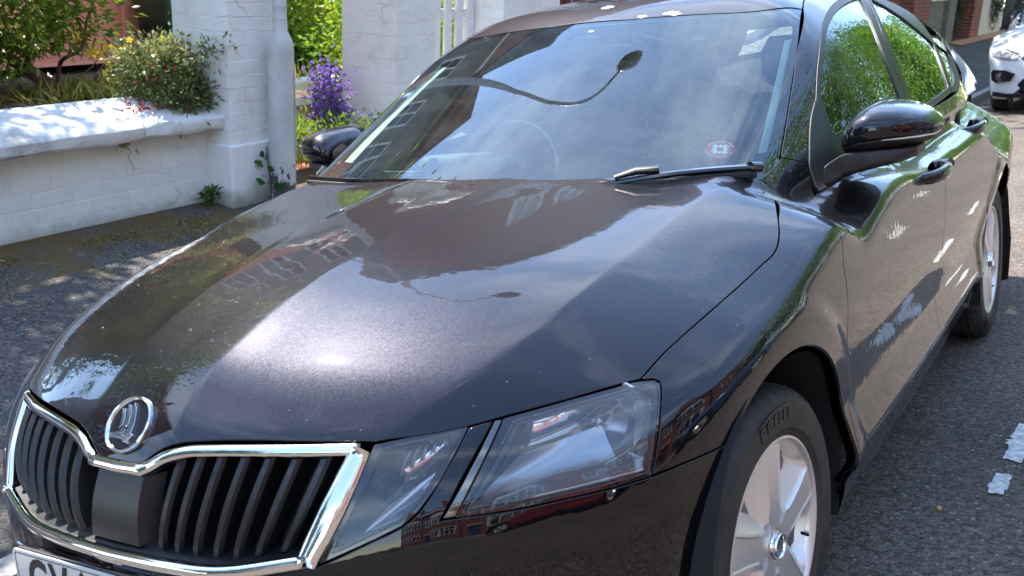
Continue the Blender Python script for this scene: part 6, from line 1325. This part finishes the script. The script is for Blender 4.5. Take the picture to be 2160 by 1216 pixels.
def house(name, label, loc, rz, w_, h_, dep, group, wallm='redbrick', gable=False, bay=True, chim=True):
    """front faces local +x, runs along +y"""
    e = thing(name, label, 'house', loc, rz, group)
    mb = MB(); mb.box((-dep, .0, -1), (0, w_, h_)); mb.build('wall', M[wallm], e)
    rh = 2.4; mb = MB(); mb.add([(.35, 0, h_-.1), (.35, w_, h_-.1), (-dep/2, w_, h_+rh), (-dep/2, 0, h_+rh), (-dep-.3, w_, h_-.1), (-dep-.3, 0, h_-.1)], [(0, 1, 2, 3), (3, 2, 4, 5), (0, 3, 5), (1, 4, 2)]); rf = mb.build('roof', M['slate'], e)
    mb = MB(); mb.box((.0, .0, h_-.32), (.36, w_, h_-.13)); mb.build('fascia', M['housewhite'], e)
    if chim: mb = MB(); mb.box((-dep/2-.4, w_-.5, h_+1.2), (-dep/2+.4, w_, h_+rh+1.1)); 
    if chim:
        for k in range(3): mb.lathe([(.1, 0), (.12, .35), (.09, .36)], 10, Matrix.Translation((-dep/2-.25+.25*k, w_-.25, h_+rh+1.1)))
        mb.build('chimney', M['redbrick'], rf)
    if bay:
        by0, by1 = .5, .5+w_*.5; mb = MB(); pts = [(0.003, by0), (.75, by0+.5), (.75, by1-.5), (0.003, by1)]
        for z0, z1, mm in ((-1, .9, 'redbrick'), (2.5, 3.5, 'tile'), (5.1, 5.5, 'housewhite')):
            mb = MB(); ext_poly(mb, pts, z1-z0, Matrix.Translation((0, 0, z0))); mb.build('bay_band', M[mm], e)
        for z0, z1 in ((.9, 2.5), (3.5, 5.1)):
            mb = MB(); ext_poly(mb, [(x*.96, by0+(y-by0)*.98+.01) for x, y in pts], z1-z0, Matrix.Translation((0, 0, z0))); bw = mb.build('bay_window', M['pane'], e)
            mb = MB()
            for (x0, y0), (x1, y1) in zip(pts[:-1], pts[1:]):
                L_ = math.hypot(x1-x0, y1-y0); a = math.atan2(y1-y0, x1-x0); Mx = Matrix.Translation((x0, y0, z0)) @ Matrix.Rotation(a, 4, 'Z'); nb = max(2, int(L_/.55))
                for k in range(nb+1): mb.box((L_*k/nb-.035, -.05, 0), (L_*k/nb+.035, .03, z1-z0), Mx)
                for zz in (0, (z1-z0)*.66, z1-z0-.08): mb.box((.036, -.045, zz), (L_-.036, .025, zz+.08), Mx)
            mb.build('frame', M['housewhite'], bw)
        if gable: mb = MB(); ext_poly(mb, [(by0-.4, 0), (by1+.4, 0), ((by0+by1)/2, 1.9)], .5, Matrix(((0, 0, 1, .4), (1, 0, 0, 0), (0, 1, 0, h_-.4), (0, 0, 0, 1)))); mb.build('gable', M['tile'], e)
    y0 = w_*.70
    if h_ > 9: window_(e, .0, y0, y0+.95, 6.8, 8.3); window_(e, .0, w_*.12, w_*.12+.95, 6.8, 8.3); window_(e, .0, w_*.38, w_*.38+.95, 6.8, 8.3)
    window_(e, .0, y0, y0+.95, 3.5, 5.0); mb = MB(); mb.box((.0, y0+.02, -.4), (.05, y0+.92, 1.75)); d = mb.build('door', M['doorp'], e); mb = MB(); mb.box((.05, y0+.12, .9), (.075, y0+.18, 1.0)); mb.build('handle', M['chrome'], d)
    mb = MB(); mb.box((.0, y0-.1, 1.76), (.35, y0+1.04, 1.9)); mb.build('door_hood', M['housewhite'], e)
    return e
for k, (y, w_, wm, gb) in enumerate(((-9.0, 5.6, 'redbrick', False), (-3.2, 3.2, 'greyrender', False), (6.6, 5.8, 'greyrender', True), (12.6, 5.6, 'tile', False), (18.4, 5.8, 'redbrick', True), (24.4, 5.8, 'cream', False), (30.4, 6.0, 'redbrick', True), (36.6, 6, 'redbrick', False))):
    house('terraced_house', ORD[k]+' house up the lamp-post side of the street, mirrored in the bonnet', ((-11.6 if y < 12 else -8.0)-.2*(k % 3), y, 1.0), 0, w_, 10.4 if y < 12 else 12.6, 7, 'houses on the lamp-post side, mirrored in the bonnet', wm, gb, bay=w_ > 4)
for k, (y, w_, wm, gb) in enumerate(((-1.2, 5.8, 'redbrick', True), (-7.2, 5.8, 'redbrick', False), (-13.2, 5.8, 'redbrick', True), (-19.2, 5.8, 'tile', False), (-25.2, 5.8, 'redbrick', True), (4.8, 5.8, 'redbrick', False))):
    house('terraced_house', ORD[k]+' brick house across the street, mirrored in the front wing', (12.0, y+w_, .1), pi, w_, 6.6, 7, 'houses across the street, mirrored in the wing', wm, gb)
for k, (y, x, w_) in enumerate(((-31, -7.5, 5.8), (-31, -1.0, 5.8), (-31, 5.5, 5.8))):
    house('terraced_house', ORD[k]+' brick house closing the street behind the viewer, mirrored in the bumper', (x+w_ if False else x, y, .1), pi/2, w_, 5.4, 7, 'houses behind the viewer, mirrored in the bumper', 'redbrick', k % 2 == 0)
# trees
def tree(name, label, c, base, rad, ncl, nl, m, seed, group=None, ln=(.18, .34), tone=(0, 1), r0=.16):
    b = np.array(base, float); e = thing(name, label, 'tree', tuple(b), group=group); P, D, K1 = clumps(c, rad, ncl, nl, .20*max(rad)**.5*1.35, seed, .3); n = len(P); r_ = np.random.default_rng(seed); L_ = r_.uniform(*ln, n)
    P[:, 2] = np.maximum(P[:, 2], b[2]+.15); leaves('crown', P-b, D, L_, L_*.5, tone[0]+(tone[1]-tone[0])*np.clip(K1*.7+.4*r_.random(n)-.05, 0, 1), m, e, seed=seed)
    mb = MB(); c_ = np.array(c)-b; limb(mb, (0, 0, -.2), c_*[.6, .6, .9], r0, r0*.4, seed)
    for k in range(6): i = r_.integers(n); limb(mb, c_*(.35+.08*k), P[i]-b, r0*.35, .02, seed+k+1)
    mb.build('trunk', M['bark'], e, True); return e
tree('street_tree', 'nearest green tree across the street, mirrored in the front side window', (9.4, 12, 5.2), (9.4, 12, .1), (2.8, 4.2, 4.8), 420, 26, M['leaf_lime'], 201, 'trees across the street', tone=(.0, .75))
tree('street_tree', 'second green tree across the street, mirrored in the side windows', (9.4, 22, 7.4), (9.4, 22, .1), (3.0, 6, 7.0), 620, 28, M['leaf_lime'], 202, 'trees across the street', tone=(.0, .7))
tree('street_tree', 'third green tree across the street, mirrored in the side windows', (9.6, 36, 8.6), (9.6, 36, .1), (3.2, 8.5, 8.4), 620, 28, M['leaf_lime'], 203, 'trees across the street', tone=(.0, .6))
for k, (c_, r_t) in enumerate((((9, 54, 10), (3.5, 9, 10)), ((8.5, 76, 11), (5, 12, 12)), ((3, 108, 11), (11, 6, 13)))):
    tree('street_tree', ORD[k]+' tall green tree far up the street, mirrored in the rear side windows', c_, (c_[0], c_[1], .0), r_t, 420, 24, M['leaf_lime'], 220+k, 'trees far up the street', tone=(.0, .6), ln=(.5, .9), r0=.3)
tree('street_tree', 'dark tree on the lamp-post side behind the viewer, mirrored in the bumper', (-3.8, -9.5, 4.2), (-3.8, -9.5, .7), (2.4, 2.6, 2.8), 240, 26, M['leaf_tree'], 204, 'trees behind the viewer', tone=(.0, .8))
tree('street_tree', 'dark tree at the end of the road behind the viewer, mirrored in the bumper', (.5, -24, 5.0), (.5, -24, .1), (3.6, 2.6, 3.6), 200, 26, M['leaf_tree'], 205, 'trees behind the viewer', tone=(.0, .8))
tree('garden_tree', 'broad green garden tree behind the low wall, out of frame, shading the pavement', (-4.7, .70, 4.2), (-4.9, .3, 1.2), (1.3, 1.4, 1.1), 420, 46, M['leaf_lime'], 212, tone=(.0, .8), ln=(.07, .12), r0=.09)
tree('far_tree', 'nearest dark tree over the far pavement, before the pale-capped brick pier', (-4.2, 16.5, 5.4), (-4.4, 16.5, .9), (2.2, 3.5, 2.4), 240, 26, M['leaf_tree'], 206, 'trees over the far pavement')
tree('far_tree', 'middle dark tree over the far pavement, above the clipped hedge', (-3.9, 23.5, 5.6), (-4.4, 23.5, .9), (2.6, 4.0, 2.6), 240, 26, M['leaf_tree'], 207, 'trees over the far pavement')
tree('far_tree', 'furthest dark tree over the far pavement, above the small silver car', (-3.9, 32, 5.6), (-4.4, 32, .9), (3.0, 5.0, 2.8), 200, 26, M['leaf_tree'], 208, 'trees over the far pavement')
# far walls, piers, hedge on the lamp-post side
def far_pier(label, y, w_, h_, m, capm='coping', x=-3.0):
    e = thing('brick_pier', label, 'pier', (x, y, .6)); e.rotation_mode = 'QUATERNION'; e.rotation_quaternion = GR.to_quaternion(); mb = MB(); mb.box((-.45, 0, -.3), (0, w_, h_)); mb.build('pier_shaft', M[m], e); mb = MB(); mb.box((-.5, -.05, h_), (.05, w_+.05, h_+.12)); mb.build('pier_cap', M[capm], e, bevel=.01); return e
def far_wall(label, y0, y1, h_, m, x=-3.1, z=.6):
    e = thing('boundary_wall', label, 'wall', (x, y0, z)); e.rotation_mode = 'QUATERNION'; e.rotation_quaternion = GR.to_quaternion(); mb = MB(); mb.box((-.25, 0, -.3), (0, y1-y0, h_)); mb.build('wall_face', M[m], e); mb = MB(); mb.box((-.29, 0, h_), (.04, y1-y0, h_+.07)); mb.build('coping', M['coping'], e, bevel=.01); return e
M['stone'] = mat('dark_mossy_stone', (.16, .14, .11), .9, noise=(9, .4), bump=(20, .7, .02)); M['darkred'] = mat('dark_red_paint', (.14, .02, .02), .5)
far_wall('dark red painted wall just above the middle of the car roof', 6.35, 10.2, 1.10, 'darkred')
far_wall('brick boundary wall continuing beyond the dark red one', 10.4, 18.6, 1.0, 'redbrick')
far_pier('red brick pier with a pale cap, above the rear of the car roof', 19.4, 1.5, 1.12, 'redbrick')
far_wall('dark mossy stone wall beside the red brick pier with the pale cap', 21.1, 22.9, .9, 'stone')
far_pier('dark stone gate pier just left of the clipped hedge', 22.9, .8, 1.7, 'stone'); far_pier('tall red brick pier right of the clipped hedge', 26.0, 1.2, 1.8, 'redbrick')
h = small_bush('clipped_hedge', 'narrow dark green hedge between the stone pier and the tall brick pier', 'hedge', (-3.3, 24.9, 1.6), (.35, .7, 1.0), 160, 24, M['leaf_dark'], 301, ln=(.05, .09), csize=.12, z0=.6)
far_wall('pale rendered garage wall with dark ivy in the far background, left of the white car', 27.4, 31.5, 2.2, 'cream'); small_bush('ivy', 'dark ivy patch on the pale garage wall in the far background', 'ivy', (-3.0, 29.5, 1.35), (.15, .5, .45), 60, 20, M['leaf_dark'], 305, ln=(.05, .09), csize=.1, z0=.7)
far_wall('brick wall at the far end of the pavement, behind the silver car', 33.5, 60, 2.6, 'stone')
M['path_orange'] = mat('orange_drive', (.45, .20, .10), .9, noise=(10, .3)); tag(mobj('drive_strip', [(-3.05, 23.5, pz(-3.05, 23.5)+.02), (-2.75, 23.5, pz(-2.75, 23.5)+.02), (-2.75, 32, pz(-2.75, 32)+.02), (-3.05, 32, pz(-3.05, 32)+.02)], [(0, 1, 2, 3)], M['path_orange']), kind='structure')
# ---- other cars: whole-body shells sampled from the same smooth shape, with glass, lamps, wheels
def FULL(p):
    f = FU(p); x, y, z = p[..., 0], p[..., 1], p[..., 2]
    for yc in (0, 2.686):
        c = np.maximum(np.hypot(y-yc, z-.334)-.37, .62-np.abs(x)); f = np.maximum(f, -c)
    return f
def shell_mesh(nu=150, nv=84):
    L0, L1 = -.2, 3.1; O = []; D = []
    a = math.pi/2; l1 = a*.62; tot = 2*l1+(L1-L0); us = np.linspace(0, tot, nu)
    for u in us:
        if u < l1: th_, oy = -pi/2+(u/l1)*pi/2, L0
        elif u < l1+L1-L0: th_, oy = 0, L0+u-l1
        else: th_, oy = (u-l1-(L1-L0))/l1*pi/2, L1
        for v in np.linspace(-.62, pi+.62, nv):
            c, s = cos(v), sin(v); O.append((0, oy, .62)); D.append((c*cos(th_), sin(th_)*(1 if True else 0), s*cos(th_)+0*sin(th_)) if abs(th_) < pi/2-.01 else (c*.03, sin(th_), s*.03))
    O = np.array(O); D = np.array(D, float); D /= np.linalg.norm(D, axis=1, keepdims=True)
    lo = np.zeros(len(O)); hi = np.full(len(O), 2.2); ts = np.linspace(2.2, .0, 120); found = np.zeros(len(O), bool); val = np.zeros(len(O)); prev = ts[0]
    for t_ in ts[1:]:
        f = FULL(O+D*t_); h = (~found) & (f <= 0); lo[h] = t_; hi[h] = prev; found |= h; prev = t_
    for _ in range(18): mid = (lo+hi)/2; f = FULL(O+D*mid[:, None]); lo = np.where(f > 0, lo, mid); hi = np.where(f > 0, mid, hi)
    P = O+D*lo[:, None]; F_ = [(i*nv+j, i*nv+j+1, (i+1)*nv+j+1, (i+1)*nv+j) for i in range(nu-1) for j in range(nv-1)]
    return P, F_
SHP, SHF = shell_mesh()
def simple_car(label, loc, rz, paint, scl=(1, 1, 1), group=None, wh=True, plain=False):
    e = thing('parked_car', label, 'car', loc, rz, group); P = SHP; c = P[np.array(SHF)].mean(1); x, y, z = np.abs(c[:, 0]), c[:, 1], c[:, 2]; inC = FB(c) > .004
    side = (x > .60-.0) & (z > 1.03) & (z < 1.33) & (y > .75) & (y < 2.75) & ~((y > 1.50) & (y < 1.56)); wsn = (FC(c) < .02) & inC & (z > 1.0) & (z < 1.36) & (ws(c[:, 0], z) > y-.03) & (x < .66-.2*(z-1)); rear = (y > 3.0) & (z > 1.1) & (x < .5)
    lamp = (z > .60) & (z < .74) & (y < -.42) & (x > .46); gril = (z > .56) & (z < .70) & (y < -.6) & (x < .42); low = (z > .24) & (z < .42) & (y < -.6) & (x < .55); sill_ = z < .25
    low = low & (not plain); lamp = lamp & (not plain); gril = gril & (not plain); sill_ = sill_ & (not plain)
    mi = np.where(side | wsn | rear, 1, np.where(gril | low | sill_, 2, np.where(lamp, 3, 0))); mi = np.where((FULL(c) > -.001) & (np.minimum(np.hypot(y, z-.334), np.hypot(y-2.686, z-.334)) < .372) & (x > .5) & (x < .99), 2, mi)
    names = ['body', 'glazing', 'black_trim', 'lamp_glass']; mats_ = [paint, M['pane'], M['black'], M['reflector']]; F_ = np.array(SHF); S_ = np.array(scl)
    for k in range(4):
        f = F_[mi == k]
        if not len(f): continue
        u, inv = np.unique(f, return_inverse=True); f2 = inv.reshape(f.shape); nn = grad(FU, P[u])/S_; a_, b_, c_3 = P[f[:, 0]], P[f[:, 1]], P[f[:, 2]]; fl = (np.cross(b_-a_, c_3-a_)*grad(FU, a_)).sum(1) < 0; f2 = np.where(fl[:, None], f2[:, ::-1], f2); o = mobj(names[k], P[u]*S_, f2, mats_[k], e, normals=nn/np.linalg.norm(nn, axis=1, keepdims=True))
    if wh:
        for sx, yy in ((1, 0), (1, 2.686), (-1, 0), (-1, 2.686)):
            c_ = copy_tree(w2, e); c_.location = (.74*sx*S_[0], yy*S_[1], .3125); c_.rotation_euler = (0, 0, 0 if sx > 0 else pi)
    return e
M['wpaint'] = mat('white_car_paint', (.80, .80, .79), .3, coat=1); M['blue'] = mat('blue_car_paint', (.01, .06, .16), .3, coat=1, noise=(5, .2)); M['silver'] = mat('silver_car_paint', (.30, .31, .33), .3, .5, coat=1); M['redc'] = mat('red_car_paint', (.22, .02, .02), .3, coat=1)
WCX, WCY = .22, 13.1
wc = simple_car('white hatchback parked further back, its front corner showing at the right edge', (WCX, WCY, 0), 0, M['wpaint'], (1.0, .93, 1.03), plain=True)
# front details of the white car
def wq(u): return FRONT.hit(np.array([[a, b-.5] for a, b in u]), FB)[0]
def wpanel(name, pts, m, off, h=.02): 
    return panel(name, FB, CORNER, [CORNER.to2(p)[0] for p in FRONT.hit([FRONT.to2(np.array((x, 0, z)))[0] for x, z in pts], FB)[0]], m, wc, h=h, back=False, off=off, gap=0, lip=.01)
M['wlamp'] = mat('smoked_lamp', (.10, .11, .12), .08, coat=1, noise=(20, .5, 4, (.5, .5, .52)))
def clear_mi(): pass
wpanel('headlamp', [(.845, .775), (.80, .80), (.62, .745), (.46, .70), (.50, .655), (.66, .665), (.80, .70)], M['wlamp'], .006)
wpanel('lamp_brow', [(.84, .80), (.80, .822), (.62, .772), (.46, .725), (.46, .715), (.62, .760), (.80, .812)], M['chrome'], .004)
wpanel('fog_lamp_recess', [(.81, .50), (.78, .535), (.62, .53), (.50, .49), (.56, .40), (.74, .385), (.80, .41)], M['black'], .003)
wpanel('lower_grille', [(.002, .42), (.40, .43), (.47, .36), (.40, .27), (.002, .26)], M['black'], .003)
wpanel('upper_grille', [(.002, .70), (.40, .70), (.44, .66), (.36, .60), (.002, .585)], M['black'], .003)
wpanel('bumper_lip', [(.002, .245), (.60, .25), (.78, .27), (.80, .22), (.60, .20), (.002, .20)], M['black'], .004)
for s in (1, -1):
    mb = MB(); p = FRONT.hit([FRONT.to2(np.array((s*.68, 0, .455)))[0]], FB)[0][0]; mb.lathe([(.05, .004), (.056, .012), (.045, .014), (.02, .006), (0, .004)], 24, place(p, basis((.35*s, -1, 0)))); mb.build('fog_lamp', M['reflector'], wc, True)
mb = MB(); mb.box((-.26, -.90, .40), (.26, -.888, .51)); mb.build('number_plate', M['plate'], wc)
simple_car('dark blue car with yellow patterns parked across the street, mirrored in the doors', (6.2, 1.6, 0), 0, M['blue'], group='cars across the street')
simple_car('nearer silver car parked across the street, mirrored in the doors', (6.2, 8.6, 0), 0, M['silver'], group='cars across the street'); simple_car('further silver car parked across the street, mirrored in the doors', (6.2, 14.6, 0), 0, M['silver'], group='cars across the street')
simple_car('red car parked across the street, mirrored in the front wing', (6.2, -4.6, 0), 0, M['redc'], group='cars across the street'); simple_car('dark car behind the viewer, mirrored in the bumper', (-.2, -12.5, 0), pi, M['blue'])
simple_car('small silver car in the far shade above the white car bonnet', (-2.2, 33.0, .2), 0, M['silver'], (.9, .85, 1))
